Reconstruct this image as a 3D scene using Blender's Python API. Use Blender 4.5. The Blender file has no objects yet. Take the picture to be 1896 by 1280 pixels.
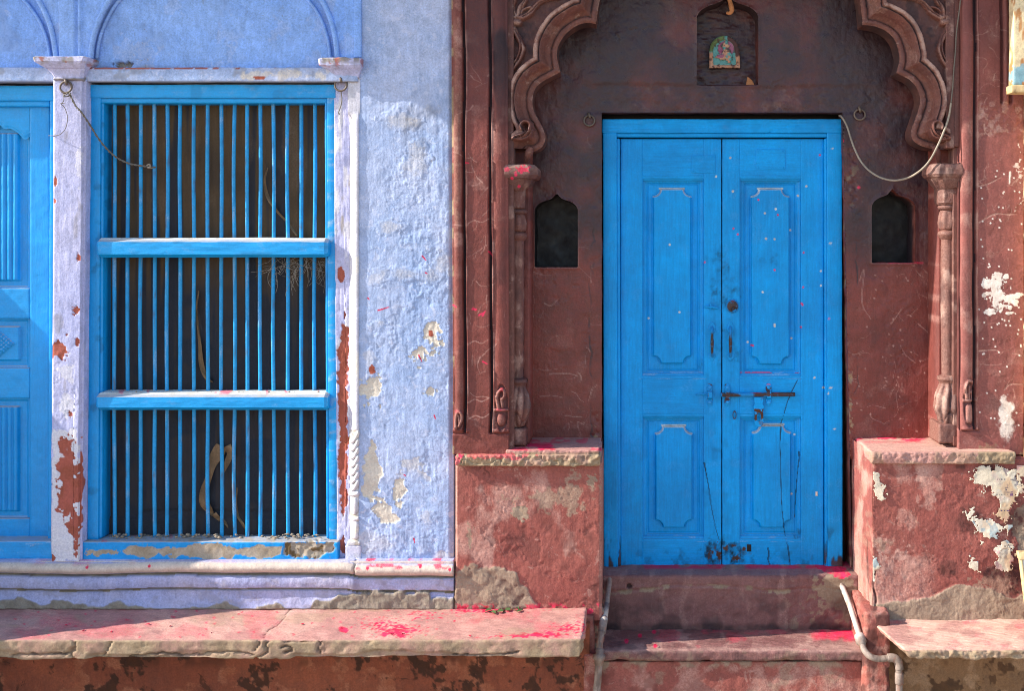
import bpy, math, random
import numpy as np
from mathutils import Vector, Matrix

random.seed(7)
sc = bpy.context.scene
COL = sc.collection

# ------------------------------------------------------------------ camera, sky, sun, exposure
S, D, VX, VY, ZC = 400.0, 5.5, 1170.0, 440.0, 2.53     # pixels per metre on the facade, distance, level point, eye height
cam = bpy.data.cameras.new("camera")
cam.sensor_width = 36.0
cam.lens = 36.0 * D / (1896 / S)
cam.shift_x = (948 - VX) / 1896
cam.shift_y = -(640 - VY) / 1896
cam.clip_end = 500
cam_o = bpy.data.objects.new("camera", cam)
cam_o.location = (0, -D, ZC)
cam_o.rotation_euler = (math.radians(90), 0, 0)
COL.objects.link(cam_o)
sc.camera = cam_o

AZ, EL = math.radians(80), math.radians(31)            # sun: far to the left, a little in front of the facade
world = bpy.data.worlds.new("World")
sc.world = world
world.use_nodes = True
wn = world.node_tree
wn.nodes.clear()
sky = wn.nodes.new("ShaderNodeTexSky")
sky.sky_type = 'NISHITA'
sky.sun_disc = False
sky.sun_elevation = EL
sky.sun_rotation = math.radians(180) + AZ
sky.air_density = 1.0
sky.dust_density = 0.7
bg = wn.nodes.new("ShaderNodeBackground")
bg.inputs[1].default_value = 0.15
wo = wn.nodes.new("ShaderNodeOutputWorld")
wn.links.new(sky.outputs[0], bg.inputs[0])
wn.links.new(bg.outputs[0], wo.inputs[0])

sun = bpy.data.lights.new("sun", 'SUN')
sun.energy = 4.0
sun.angle = math.radians(0.5)
sun.color = (1.0, 0.93, 0.82)
sun_o = bpy.data.objects.new("sun", sun)
sdir = Vector((math.sin(AZ) * math.cos(EL), math.cos(AZ) * math.cos(EL), -math.sin(EL)))
sun_o.rotation_euler = sdir.to_track_quat('-Z', 'Y').to_euler()
sun_o.location = (-8, -6, 8)
COL.objects.link(sun_o)

sc.view_settings.view_transform = 'Standard'
sc.view_settings.look = 'None'
sc.view_settings.gamma = 1
sc.view_settings.exposure = 1.12
sc.view_settings.use_curve_mapping = False
sc.cycles.filter_width = 1.0
sc.cycles.denoising_prefilter = 'NONE'

# ------------------------------------------------------------------ noise
def _h(ix, iy, seed):
    n = (ix * 374761393 + iy * 668265263 + seed * 1274126177) & 0xffffffff
    n = ((n ^ (n >> 13)) * 1274126177) & 0xffffffff
    n = ((n ^ (n >> 15)) * 2246822519) & 0xffffffff
    return ((n ^ (n >> 16)) & 0xffffff) / float(0xffffff)

def vn(x, y, seed):
    xf, yf = np.floor(x), np.floor(y)
    ix, iy = xf.astype(np.int64), yf.astype(np.int64)
    u, v = x - xf, y - yf
    u = u * u * u * (u * (u * 6 - 15) + 10)
    v = v * v * v * (v * (v * 6 - 15) + 10)
    a, b = _h(ix, iy, seed), _h(ix + 1, iy, seed)
    c, d = _h(ix, iy + 1, seed), _h(ix + 1, iy + 1, seed)
    return (a + (b - a) * u) * (1 - v) + (c + (d - c) * u) * v

def fbm(x, y, s, o=4, seed=0, g=0.5):
    t, a, n = 0.0, 1.0, 0.0
    x, y = np.asarray(x, float) / s, np.asarray(y, float) / s
    for i in range(o):
        t = t + a * (vn(x + 17.3 * i, y - 9.1 * i, seed + i * 31) * 2 - 1)
        n += a
        a *= g
        x, y = x * 2.03, y * 2.03
    return t / n * 1.6

def ss(a, b, x):
    t = np.clip((x - a) / (b - a), 0, 1)
    return t * t * (3 - 2 * t)

def ridge(x, y, s, seed, w=0.06, o=3):
    """thin crack lines: where a noise field crosses zero"""
    return 1 - ss(0, w, np.abs(fbm(x, y, s, o, seed)))

# ------------------------------------------------------------------ polygons and strokes
def catmull(pts, n=8, closed=False):
    P_ = [np.array(p, float) for p in pts]
    m = len(P_)
    out = []
    rng = range(m if closed else m - 1)
    for i in rng:
        if closed:
            p0, p1, p2, p3 = P_[(i - 1) % m], P_[i], P_[(i + 1) % m], P_[(i + 2) % m]
        else:
            p0, p1, p2, p3 = P_[max(i - 1, 0)], P_[i], P_[i + 1], P_[min(i + 2, m - 1)]
        for k in range(n):
            t = k / n
            out.append(0.5 * (2 * p1 + (p2 - p0) * t + (2 * p0 - 5 * p1 + 4 * p2 - p3) * t * t + (3 * p1 - p0 - 3 * p2 + p3) * t ** 3))
    if not closed:
        out.append(P_[-1])
    return np.array(out)

def seg_near(gx, gy, poly, closed=True):
    """distance to a polyline and the nearest point on it"""
    best = np.full(gx.shape, 1e9)
    nx, ny = gx.copy(), gy.copy()
    n = len(poly)
    for i in range(n if closed else n - 1):
        ax, ay = poly[i][:2]
        bx, by = poly[(i + 1) % n][:2]
        dx, dy = bx - ax, by - ay
        L = dx * dx + dy * dy
        if L < 1e-9:
            continue
        t = np.clip(((gx - ax) * dx + (gy - ay) * dy) / L, 0, 1)
        qx, qy = ax + t * dx, ay + t * dy
        dd = (gx - qx) ** 2 + (gy - qy) ** 2
        m = dd < best
        best = np.where(m, dd, best)
        nx = np.where(m, qx, nx)
        ny = np.where(m, qy, ny)
    return np.sqrt(best), nx, ny

def inside(gx, gy, poly):
    r = np.zeros(gx.shape, bool)
    n = len(poly)
    for i in range(n):
        ax, ay = poly[i][:2]
        bx, by = poly[(i + 1) % n][:2]
        if ay == by:
            continue
        c = ((ay > gy) != (by > gy)) & (gx < (bx - ax) * (gy - ay) / (by - ay) + ax)
        r ^= c
    return r

def sdf(gx, gy, poly):
    d, _, _ = seg_near(gx, gy, poly)
    return np.where(inside(gx, gy, poly), -d, d)

def stroke(gx, gy, pts, w0, w1=None, n=6, smooth=True):
    """rounded ridge along a curve, 0..1"""
    if w1 is None:
        w1 = w0
    c = catmull(pts, n) if smooth and len(pts) > 2 else np.array(pts, float)
    out = np.zeros(gx.shape)
    m = len(c) - 1
    for i in range(m):
        ax, ay = c[i][:2]
        bx, by = c[i + 1][:2]
        W = max(w0, w1) + 1
        bb = (gx > min(ax, bx) - W) & (gx < max(ax, bx) + W) & (gy > min(ay, by) - W) & (gy < max(ay, by) + W)
        if not bb.any():
            continue
        X, Y = gx[bb], gy[bb]
        dx, dy = bx - ax, by - ay
        L = dx * dx + dy * dy + 1e-9
        t = np.clip(((X - ax) * dx + (Y - ay) * dy) / L, 0, 1)
        dist = np.hypot(X - ax - t * dx, Y - ay - t * dy)
        w = w0 + (w1 - w0) * (i + t) / m
        h = np.sqrt(np.clip(1 - (dist / w) ** 2, 0, 1))
        out[bb] = np.maximum(out[bb], h)
    return out

def blob(gx, gy, cx, cy, rx, ry, seed=0, rough=0.5, sc_=None, soft=0.08):
    """ragged patch, 0..1"""
    s = sc_ or max(rx, ry) * 0.7
    r = np.hypot((gx - cx) / rx, (gy - cy) / ry)
    m = r < 2.2
    out = np.zeros(gx.shape)
    if m.any():
        f = 1 - r[m] + rough * fbm(gx[m], gy[m], s, 4, seed + 50, 0.6)
        out[m] = ss(-soft, soft, f)
    return out

def ragged(gx, gy, poly, seed=0, amp=6, s=14, soft=1.2):
    d = sdf(gx, gy, poly) + amp * fbm(gx, gy, s, 4, seed, 0.6)
    return 1 - ss(-soft, soft, d)

# ------------------------------------------------------------------ placing
def wx(px, d=0.0):
    return (px - VX) / S * (D - d) / D

def wz(py, d=0.0):
    return ZC - (py - VY) / S * (D - d) / D

def W3(px, py, d=0.0):
    return (wx(px, d), -d, wz(py, d))

def proj(V):
    k = D / (D + V[:, 1])
    return VX + V[:, 0] * S * k, VY - (V[:, 2] - ZC) * S * k

# ------------------------------------------------------------------ objects
def tagp(o, label=None, cat=None, group=None, kind=None):
    if label: o['label'] = label
    if cat: o['category'] = cat
    if group: o['group'] = group
    if kind: o['kind'] = kind
    return o

WORLD_LOC = {}
def link(o, par, loc):
    COL.objects.link(o)
    o.location = loc
    WORLD_LOC[o.name] = Vector(loc)
    if par is not None:
        o.parent = par
        o.matrix_parent_inverse = Matrix.Translation(-WORLD_LOC[par.name])
    return o

def empty(name, loc, par=None, **k):
    o = bpy.data.objects.new(name, None)
    o.empty_display_size = 0.1
    link(o, par, loc)
    return tagp(o, **k)

def mk(name, par, V, F, mat, M=None, smooth=True, **k):
    V = np.asarray(V, float)
    c = (V.min(0) + V.max(0)) / 2
    me = bpy.data.meshes.new(name)
    if isinstance(F, np.ndarray):
        sizes = np.full(len(F), F.shape[1], np.int32)
        flat = F.reshape(-1).astype(np.int32)
    else:
        sizes = np.array([len(f) for f in F], np.int32)
        flat = np.array([i for f in F for i in f], np.int32)
    me.vertices.add(len(V))
    me.vertices.foreach_set("co", (V - c).astype(np.float32).reshape(-1))
    me.loops.add(len(flat))
    me.loops.foreach_set("vertex_index", flat)
    me.polygons.add(len(sizes))
    st = np.concatenate([[0], np.cumsum(sizes)[:-1]]).astype(np.int32)
    me.polygons.foreach_set("loop_start", st)
    me.polygons.foreach_set("loop_total", sizes)
    me.polygons.foreach_set("use_smooth", np.full(len(sizes), smooth, bool))
    a = me.attributes.new("Mask", 'FLOAT_COLOR', 'POINT')
    if M is None:
        M = np.zeros((len(V), 4))
    a.data.foreach_set("color", np.clip(M, 0, 1).astype(np.float32).reshape(-1))
    me.update()
    me.validate()
    if mat: me.materials.append(mat)
    o = bpy.data.objects.new(name, me)
    link(o, par, c)
    return tagp(o, **k)

def gridF(ny, nx, keep=None):
    i = np.arange(ny * nx).reshape(ny, nx)
    q = np.stack([i[:-1, :-1], i[1:, :-1], i[1:, 1:], i[:-1, 1:]], -1).reshape(-1, 4)
    if keep is not None:
        k = keep.reshape(-1)
        q = q[k[q].all(1)]
    return q

def zeros4(gx):
    return np.zeros(gx.shape + (4,))

def sheet(name, par, x0, y0, x1, y1, st, d0, fn, mat, holes=(), keep=None, skirt=None, warp=None, drop=None, thick=None, **k):
    """a worked surface facing the street: fn gives depth (m, towards the street) and four wear masks per vertex"""
    nx, ny = max(2, int(round((x1 - x0) / st)) + 1), max(2, int(round((y1 - y0) / st)) + 1)
    gx, gy = np.meshgrid(np.linspace(x0, x1, nx), np.linspace(y0, y1, ny))
    ok = np.ones(gx.shape, bool)
    for poly in holes:
        poly = np.array(poly, float)
        b0, b1 = poly.min(0) - 3 * st, poly.max(0) + 3 * st
        bb = (gx > b0[0]) & (gx < b1[0]) & (gy > b0[1]) & (gy < b1[1])
        X, Y = gx[bb], gy[bb]
        dist, qx, qy = seg_near(X, Y, poly)
        ins = inside(X, Y, poly)
        snap = dist < st * 0.75
        gx[bb] = np.where(snap, qx, X)
        gy[bb] = np.where(snap, qy, Y)
        o_ = ok[bb]
        o_[ins & ~snap] = False
        ok[bb] = o_
    if keep is not None:
        dist, qx, qy = seg_near(gx, gy, keep)
        ins = inside(gx, gy, keep)
        snap = dist < st * 0.75
        gx = np.where(snap, qx, gx)
        gy = np.where(snap, qy, gy)
        ok &= ins | snap
    d, M = fn(gx, gy)
    d = np.broadcast_to(d, gx.shape).astype(float)
    if drop is not None:
        ok &= drop(gx, gy)
    if M is None:
        M = zeros4(gx)
    ax, ay = (gx, gy) if warp is None else warp(gx, gy)
    f = (D - d0) / D
    V = np.stack([(ax - VX) / S * f, -d, ZC - (ay - VY) / S * f], -1).reshape(-1, 3)
    M = M.reshape(-1, 4)
    F = gridF(ny, nx, ok)
    if skirt is not None:
        i = np.arange(ny * nx).reshape(ny, nx)
        ring = np.concatenate([i[0, :], i[1:, -1], i[-1, -2::-1], i[-2:0:-1, 0]])
        B = V[ring].copy()
        B[:, 1] = np.maximum(-skirt, B[:, 1] + 0.002)
        n0 = len(V)
        V = np.concatenate([V, B])
        M = np.concatenate([M, M[ring]])
        r2 = n0 + np.arange(len(ring))
        F = np.concatenate([F, np.stack([ring, np.roll(ring, -1), np.roll(r2, -1), r2], -1)])
    if thick is not None:
        e = {}
        for q in F:
            for a_, b_ in zip(q, np.roll(q, -1)):
                e[(a_, b_)] = 1
        bd = [(a_, b_) for (a_, b_) in e if (b_, a_) not in e]
        n0 = len(V)
        B = V.copy(); B[:, 1] += thick
        V = np.concatenate([V, B]); M = np.concatenate([M, M])
        F = np.concatenate([F, F[:, ::-1] + n0, np.array([[b_, a_, a_ + n0, b_ + n0] for a_, b_ in bd])])
    used = np.unique(F)
    if len(used) < len(V):
        mp = np.zeros(len(V), int)
        mp[used] = np.arange(len(used))
        V, M, F = V[used], M[used], mp[F]
    return mk(name, par, V, F, mat, M, **k)

def reveal(name, par, poly, d0, d1, mat, closed=True, n=6, maskfn=None, bump=0.0012, flip=False, **k):
    """the side faces of an opening, running back from the surface at d0 to d1"""
    poly = np.array(poly, float)
    # resample
    if closed: poly = np.concatenate([poly, poly[:1]])
    L = np.hypot(*(np.diff(poly, axis=0).T))
    pts = [poly[0]]
    for i in range(len(L)):
        m = max(1, int(L[i] / 6))
        for j in range(1, m + 1):
            pts.append(poly[i] + (poly[i + 1] - poly[i]) * j / m)
    pts = np.array(pts)
    f = (D - d0) / D
    X = (pts[:, 0] - VX) / S * f
    Z = ZC - (pts[:, 1] - VY) / S * f
    dd = np.linspace(d0, d1, n + 1)
    V = np.stack([np.repeat(X[None], n + 1, 0), -np.repeat(dd[:, None], len(X), 1), np.repeat(Z[None], n + 1, 0)], -1)
    nz = bump * fbm(pts[None, :, 0] + pts[None, :, 1] + 0 * dd[:, None], dd[:, None] * 400 + 0 * X[None], 20, 3, 5)
    nz[0] = 0
    V[..., 0] += nz; V[..., 2] += nz
    V = V.reshape(-1, 3)
    F = gridF(n + 1, len(X))
    if flip: F = F[:, ::-1]
    M = None
    if maskfn is not None:
        px, py = proj(V)
        M = maskfn(px, py, -V[:, 1])
    return mk(name, par, V, F, mat, M, **k)

def lattice(nx, ny, nz):
    """surface points of a box lattice, welded"""
    idx = {}
    keys = []
    faces = []
    def vid(a, b, c):
        key = (a * (ny + 1) + b) * (nz + 1) + c
        return key
    def face(fix, val, flip):
        if fix == 0: n1, n2 = ny, nz
        elif fix == 1: n1, n2 = nx, nz
        else: n1, n2 = nx, ny
        a, b = np.meshgrid(np.arange(n1 + 1), np.arange(n2 + 1), indexing='ij')
        v = np.full(a.shape, val)
        if fix == 0: K = vid(v, a, b)
        elif fix == 1: K = vid(a, v, b)
        else: K = vid(a, b, v)
        q = np.stack([K[:-1, :-1], K[1:, :-1], K[1:, 1:], K[:-1, 1:]], -1).reshape(-1, 4)
        return q[:, ::-1] if flip else q
    Q = np.concatenate([face(0, 0, True), face(0, nx, False), face(1, 0, False), face(1, ny, True), face(2, 0, True), face(2, nz, False)])
    u, inv = np.unique(Q, return_inverse=True)
    inv = inv.reshape(-1, 4)
    a = u // ((ny + 1) * (nz + 1))
    b = (u // (nz + 1)) % (ny + 1)
    c = u % (nz + 1)
    return np.stack([a, b, c], -1), inv

def rbox(name, par, x0, y0, x1, y1, df, db, cell, r, rough, mat, maskfn=None, seed=0, chip=0.0, shear=None, dispfn=None, **k):
    """a box with worn, rounded edges; the pixel rectangle is its front face at depth df"""
    X0, X1, Z1, Z0 = wx(x0, df), wx(x1, df), wz(y0, df), wz(y1, df)
    sx, sy, sz = X1 - X0, df - db, Z1 - Z0
    c = cell / S
    n = [min(400, max(2, int(math.ceil(s / c)))) for s in (sx, sy, sz)]
    L, F = lattice(*n)
    T = L / np.array(n)
    # cluster rows near the edges so the rounding has something to bend
    r = min(r, 0.45 * min(sx, sy, sz))
    size = np.array([sx, sy, sz])
    e = np.minimum(0.5, r / size)
    P_ = np.empty_like(T)
    for a in range(3):
        t = L[:, a].astype(float); m = n[a]
        if m >= 4:
            lin = e[a] + (t - 1) / (m - 2) * (1 - 2 * e[a])
            P_[:, a] = np.where(t < 1, 0, np.where(t > m - 1, 1, lin))
            # half-way ring on the edge itself
        else:
            P_[:, a] = t / m
    P_ = P_ * size
    s1 = P_[:, 0] * 400 + 2.3 * P_[:, 1] * 400 + seed * 77
    s2 = P_[:, 2] * 400 - 1.7 * P_[:, 1] * 400 + seed * 31
    rr = np.full(len(P_), r)
    if chip > 0:
        rr = r * (1 + chip * np.clip(fbm(s1, s2, 26, 4, seed + 3), -0.4, 2.0))
        rr = np.minimum(np.maximum(rr, r * 0.4), 0.48 * size.min())
    q = np.clip(P_, rr[:, None], size - rr[:, None])
    dv = P_ - q
    ln = np.linalg.norm(dv, axis=1)
    dirn = dv / np.maximum(ln, 1e-9)[:, None]
    P2 = q + dirn * rr[:, None]
    P2 = np.where(ln[:, None] < 1e-9, P_, P2)
    if rough > 0:
        P2 = P2 + dirn * (rough * (0.75 * fbm(s1, s2, 60, 4, seed) + 0.5 * fbm(s1, s2, 11, 3, seed + 9)))[:, None]
    V = np.stack([X0 + P2[:, 0], -df + P2[:, 1], Z0 + P2[:, 2]], -1)
    px, py = proj(V)
    if dispfn is not None:
        V = V + dirn * np.array([1, 1, 1])[None] * dispfn(px, py, -V[:, 1], dirn)[:, None]
    if shear is not None:
        V = shear(V)
    M = maskfn(px, py, -V[:, 1]) if maskfn is not None else None
    return mk(name, par, V, F, mat, M, **k)

def lathe(name, par, cx, dc, prof, mat, seg=32, a0=0, a1=2 * math.pi, disp=None, flat=1.0, maskfn=None, sides=0, st=2.0, **k):
    """turned shaft; prof = (py, radius px)"""
    prof = np.array(prof, float)
    L = np.concatenate([[0], np.cumsum(np.abs(np.diff(prof[:, 0])) + np.abs(np.diff(prof[:, 1])))])
    n = max(4, int(L[-1] / st))
    t = np.linspace(0, L[-1], n)
    y, r = np.interp(t, L, prof[:, 0]), np.interp(t, L, prof[:, 1])
    th = np.linspace(a0, a1, seg + 1)
    TH, Y = np.meshgrid(th, y)
    R = np.repeat(r[:, None], seg + 1, 1)
    if sides:
        a = 2 * math.pi / sides
        R = R * math.cos(a / 2) / np.cos((TH + a / 2) % a - a / 2) * 1.03
    dv = None
    if disp is not None:
        dv = disp(TH, Y, R)
        R = R + dv
    f = (D - dc) / D
    V = np.stack([wx(cx, dc) + R * np.cos(TH) / S * f, -dc + R * np.sin(TH) / S * f * flat, ZC - (Y - VY) / S * f], -1).reshape(-1, 3)
    F = gridF(n, seg + 1)[:, ::-1]
    M = None
    if maskfn is not None:
        px, py = proj(V)
        M = maskfn(px, py, -V[:, 1])
        if dv is not None:      # cut grooves darker, raised edges paler
            q = dv.reshape(-1)
            M[:, 2] = np.clip(M[:, 2] + 0.7 * np.clip(-q / 3 - 0.15, 0, 1), 0, 0.9)
            M[:, 0] = np.clip(M[:, 0] + 0.35 * np.clip(q / 2.5 - 0.2, 0, 1), 0, 0.9)
    return mk(name, par, V, F, mat, M, **k)

def tube(name, par, pts, r, mat, seg=8, n=6, smooth=True, cap=True, maskfn=None, wob=0.0, seed=0, **k):
    """pts = (px, py, depth); r in pixels, one value or one per control point"""
    pts = np.array(pts, float)
    rr = np.full(len(pts), r, float) if np.isscalar(r) else np.array(r, float)
    if smooth and len(pts) > 2:
        c = catmull(np.concatenate([pts, rr[:, None]], 1), n)
    else:
        c = np.concatenate([pts, rr[:, None]], 1)
    C = np.array([W3(*p[:3]) for p in c])
    R = c[:, 3] / S
    if wob:
        tt = np.arange(len(C))
        C[:, 0] += wob * fbm(tt * 1.0, tt * 0.0 + seed, 5, 2, seed)
        C[:, 2] += wob * fbm(tt * 1.0, tt * 0.0 + seed, 5, 2, seed + 4)
    V, F = tube_geo(C, R, seg, cap)
    M = None
    if maskfn is not None:
        px, py = proj(V)
        M = maskfn(px, py, -V[:, 1])
    return mk(name, par, V, F, mat, M, **k)

def tube_geo(C, R, seg=8, cap=True):
    T = np.gradient(C, axis=0)
    T /= np.maximum(np.linalg.norm(T, axis=1), 1e-9)[:, None]
    u = np.cross(T[0], [0.0, 1.0, 0.0])
    if np.linalg.norm(u) < 1e-3: u = np.cross(T[0], [1.0, 0, 0])
    V = []
    for i in range(len(C)):
        u = u - T[i] * np.dot(u, T[i])
        u /= max(np.linalg.norm(u), 1e-9)
        v = np.cross(T[i], u)
        for j in range(seg):
            a = 2 * math.pi * j / seg
            V.append(C[i] + (u * math.cos(a) + v * math.sin(a)) * R[i])
    F = []
    for i in range(len(C) - 1):
        for j in range(seg):
            F.append((i * seg + j, i * seg + (j + 1) % seg, (i + 1) * seg + (j + 1) % seg, (i + 1) * seg + j))
    if cap:
        F.append(tuple(range(seg))[::-1])
        F.append(tuple(range((len(C) - 1) * seg, len(C) * seg)))
    return np.array(V), F

def torus_geo(cx, cy, d, R, r, tilt=0.0, n=28, m=8, squash=1.0):
    c = np.array(W3(cx, cy, d))
    V = []
    for i in range(n):
        a = 2 * math.pi * i / n
        for j in range(m):
            b = 2 * math.pi * j / m
            rad = (R + r * math.cos(b)) / S
            x, z, y = rad * math.cos(a) * squash, rad * math.sin(a), r / S * math.sin(b)
            y += z * math.tan(tilt)
            V.append(c + np.array([x, y, z]))
    F = [(i * m + j, ((i + 1) % n) * m + j, ((i + 1) % n) * m + (j + 1) % m, i * m + (j + 1) % m) for i in range(n) for j in range(m)]
    return np.array(V), F

def loft(name, par, levels, mat, d0, rough=0.0015, st=2.0, seed=0, maskfn=None, **k):
    """stack of plan outlines: level = (py, x0, x1, dback, dfront, left chamfer px, right chamfer px); pixel x read at d0"""
    f = (D - d0) / D
    def outline(l):
        py, x0, x1, db, dfr, cl, cr = l
        cl_, cr_ = cl / S, cr / S
        pts = [(x0, db), (x0, dfr - cl_), (x0 + cl, dfr), (x1 - cr, dfr), (x1, dfr - cr_), (x1, db)]
        out = []
        ns = (6, 6, 26, 6, 6)
        for (a, b, n) in zip(pts[:-1], pts[1:], ns):
            for j in range(n):
                out.append((a[0] + (b[0] - a[0]) * j / n, a[1] + (b[1] - a[1]) * j / n))
        out.append(pts[-1])
        return np.array(out)
    lv = np.array(levels, float)
    L = np.concatenate([[0], np.cumsum(np.hypot(np.diff(lv[:, 0]), np.hypot(np.diff(lv[:, 1]), np.diff(lv[:, 4]) * S)))])
    n = max(4, int(L[-1] / st))
    t = np.unique(np.concatenate([np.linspace(0, L[-1], n), L]))
    rows = np.stack([np.interp(t, L, lv[:, c]) for c in range(7)], -1)
    V = []
    for r in rows:
        o_ = outline(r)
        V.append(np.stack([(o_[:, 0] - VX) / S * f, -o_[:, 1], np.full(len(o_), ZC - (r[0] - VY) / S * f)], -1))
    V = np.array(V)
    ny, nx = V.shape[:2]
    V = V.reshape(-1, 3)
    nz = rough * fbm(V[:, 0] * 400 + V[:, 1] * 300, V[:, 2] * 400, 16, 4, seed)
    V[:, 1] -= nz
    V[:, 2] += 0.6 * nz
    F = [tuple(q) for q in gridF(ny, nx)]
    F.append(tuple(range(nx))[::-1])
    F.append(tuple(range((ny - 1) * nx, ny * nx)))
    M = None
    if maskfn is not None:
        px, py = proj(V)
        M = maskfn(px, py, -V[:, 1])
    o = mk(name, par, V, F, mat, M, **k)
    o.data.set_sharp_from_angle(angle=math.radians(28))
    return o

# ------------------------------------------------------------------ materials
def lin(h):
    h = h.lstrip('#')
    v = [int(h[i:i + 2], 16) / 255 for i in (0, 2, 4)]
    return tuple((x / 12.92 if x <= 0.04045 else ((x + 0.055) / 1.055) ** 2.4) for x in v) + (1.0,)

def material(name, base, alt, layers=(), rough=0.8, mask_rough=True, bump=0.25, scale=1.0, streak=0.35, grain='plaster', speck=None, spec=0.35, coat=0.0, dust=None, fine_amt=None):
    """layered paint: base/alt vary by noise; each layer = (mask channel, colour, second colour) is what the wear uncovers"""
    if fine_amt is None: fine_amt = 0.35 if grain.startswith('wood') else 0.8
    m = bpy.data.materials.new(name)
    m.use_nodes = True
    nt = m.node_tree
    N, Lk = nt.nodes, nt.links
    N.clear()
    def nd(t, **kw):
        x = N.new(t)
        for a, b in kw.items(): setattr(x, a, b)
        return x
    out = nd("ShaderNodeOutputMaterial")
    b = nd("ShaderNodeBsdfPrincipled")
    Lk.new(b.outputs[0], out.inputs[0])
    geo = nd("ShaderNodeNewGeometry")
    def mapping(sx, sy, sz):
        mp = nd("ShaderNodeMapping")
        mp.inputs['Scale'].default_value = (sx * scale, sy * scale, sz * scale)
        Lk.new(geo.outputs['Position'], mp.inputs['Vector'])
        return mp
    def noise(mp, s, det=5, ro=0.6, dist=0.0):
        x = nd("ShaderNodeTexNoise")
        x.inputs['Scale'].default_value = s
        x.inputs['Detail'].default_value = det
        x.inputs['Roughness'].default_value = ro
        x.inputs['Distortion'].default_value = dist
        Lk.new(mp.outputs[0], x.inputs['Vector'])
        return x.outputs['Fac']
    def ramp(src, a, c):
        x = nd("ShaderNodeMapRange")
        x.interpolation_type = 'SMOOTHSTEP'
        x.inputs['From Min'].default_value = a
        x.inputs['From Max'].default_value = c
        Lk.new(src, x.inputs['Value'])
        return x.outputs[0]
    def math_(op, a, c):
        x = nd("ShaderNodeMath", operation=op)
        for i, v in enumerate((a, c)):
            if isinstance(v, (int, float)): x.inputs[i].default_value = v
            else: Lk.new(v, x.inputs[i])
        return x.outputs[0]
    def mix(fac, a, c, mode='MIX'):
        x = nd("ShaderNodeMix", data_type='RGBA', blend_type=mode)
        for sock, v in ((x.inputs[0], fac), (x.inputs[6], a), (x.inputs[7], c)):
            if isinstance(v, tuple): sock.default_value = v
            elif isinstance(v, (int, float)): sock.default_value = v
            else: Lk.new(v, sock)
        return x.outputs[2]
    iso = mapping(1, 1, 1)
    if grain == 'wood_v': st_ = mapping(14, 14, 0.9)
    elif grain == 'wood_h': st_ = mapping(0.9, 6, 14)
    elif grain == 'stone': st_ = mapping(1.5, 1.5, 2.2)
    else: st_ = mapping(7, 7, 1.1)
    big = noise(iso, 2.6, 6, 0.62, 0.4)
    mid = noise(iso, 17, 6, 0.65, 0.3)
    fine = noise(iso, 120, 4, 0.7)
    stk = noise(st_, 9, 5, 0.6)
    col = mix(ramp(big, 0.32, 0.68), lin(base), lin(alt))
    def hv(fac, lo, hi):     # multiply by a grey that wanders with fac
        c = nd("ShaderNodeMapRange")
        c.inputs['From Min'].default_value = 0.25
        c.inputs['From Max'].default_value = 0.75
        c.inputs['To Min'].default_value = lo
        c.inputs['To Max'].default_value = hi
        Lk.new(fac, c.inputs['Value'])
        cc = nd("ShaderNodeCombineColor")
        for i in range(3): Lk.new(c.outputs[0], cc.inputs[i])
        return cc.outputs[0]
    col = mix(0.4 if grain.startswith('wood') else 1.0, col, hv(mid, 0.80, 1.20), 'MULTIPLY')
    col = mix(streak, col, hv(stk, 0.70, 1.30), 'MULTIPLY')
    col = mix(fine_amt, col, hv(fine, 0.68, 1.32), 'MULTIPLY')
    if speck:
        v = noise(iso, speck[2], 5, 0.75, 0.6)
        col = mix(math_('MULTIPLY', ramp(v, speck[1], speck[1] + 0.07), speck[3] if len(speck) > 3 else 1.0), col, lin(speck[0]))
    if dust:
        sep_n = nd("ShaderNodeSeparateXYZ")
        Lk.new(geo.outputs['Normal'], sep_n.inputs[0])
        up = ramp(sep_n.outputs[2], 0.25, 0.85)
        dn = math_('MULTIPLY', up, math_('ADD', 0.35, math_('MULTIPLY', mid, 0.9)))
        col = mix(math_('MINIMUM', dn, 0.92), col, lin(dust))
    at = nd("ShaderNodeAttribute", attribute_name="Mask")
    sep = nd("ShaderNodeSeparateColor")
    Lk.new(at.outputs['Color'], sep.inputs[0])
    ch = {'R': sep.outputs[0], 'G': sep.outputs[1], 'B': sep.outputs[2], 'A': at.outputs['Alpha']}
    powder = noise(iso, 260, 3, 0.75)
    for (c, ca, cb) in layers:
        lc = mix(ramp(mid, 0.35, 0.65), lin(ca), lin(cb))
        lc = mix(0.6, lc, hv(fine, 0.7, 1.3), 'MULTIPLY')
        # masks break up against the grain instead of fading evenly
        nz = powder if c == 'A' else fine
        e = math_('ADD', ch[c], math_('MULTIPLY', math_('SUBTRACT', nz, 0.5), math_('MULTIPLY', math_('MULTIPLY', ch[c], math_('SUBTRACT', 1.0, ch[c])), 5.0 if c == 'A' else 2.6)))
        col = mix(ramp(e, 0.06, 0.94), col, lc)
    Lk.new(col, b.inputs['Base Color'])
    r = nd("ShaderNodeMapRange")
    r.inputs['From Min'].default_value = 0.3
    r.inputs['From Max'].default_value = 0.7
    r.inputs['To Min'].default_value = max(0.05, rough - 0.12)
    r.inputs['To Max'].default_value = min(1, rough + 0.12)
    Lk.new(mid, r.inputs['Value'])
    mx = math_('MAXIMUM', math_('MAXIMUM', ch['R'], ch['G']), ch['B'])
    rr = math_('ADD', r.outputs[0], math_('MULTIPLY', mx, max(0, 0.85 - rough) if mask_rough else 0.0))
    Lk.new(rr, b.inputs['Roughness'])
    b.inputs['Specular IOR Level'].default_value = spec
    b.inputs['Coat Weight'].default_value = coat
    b.inputs['Coat Roughness'].default_value = 0.25
    grit = noise(iso, 48, 8, 0.72, 0.3)
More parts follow.
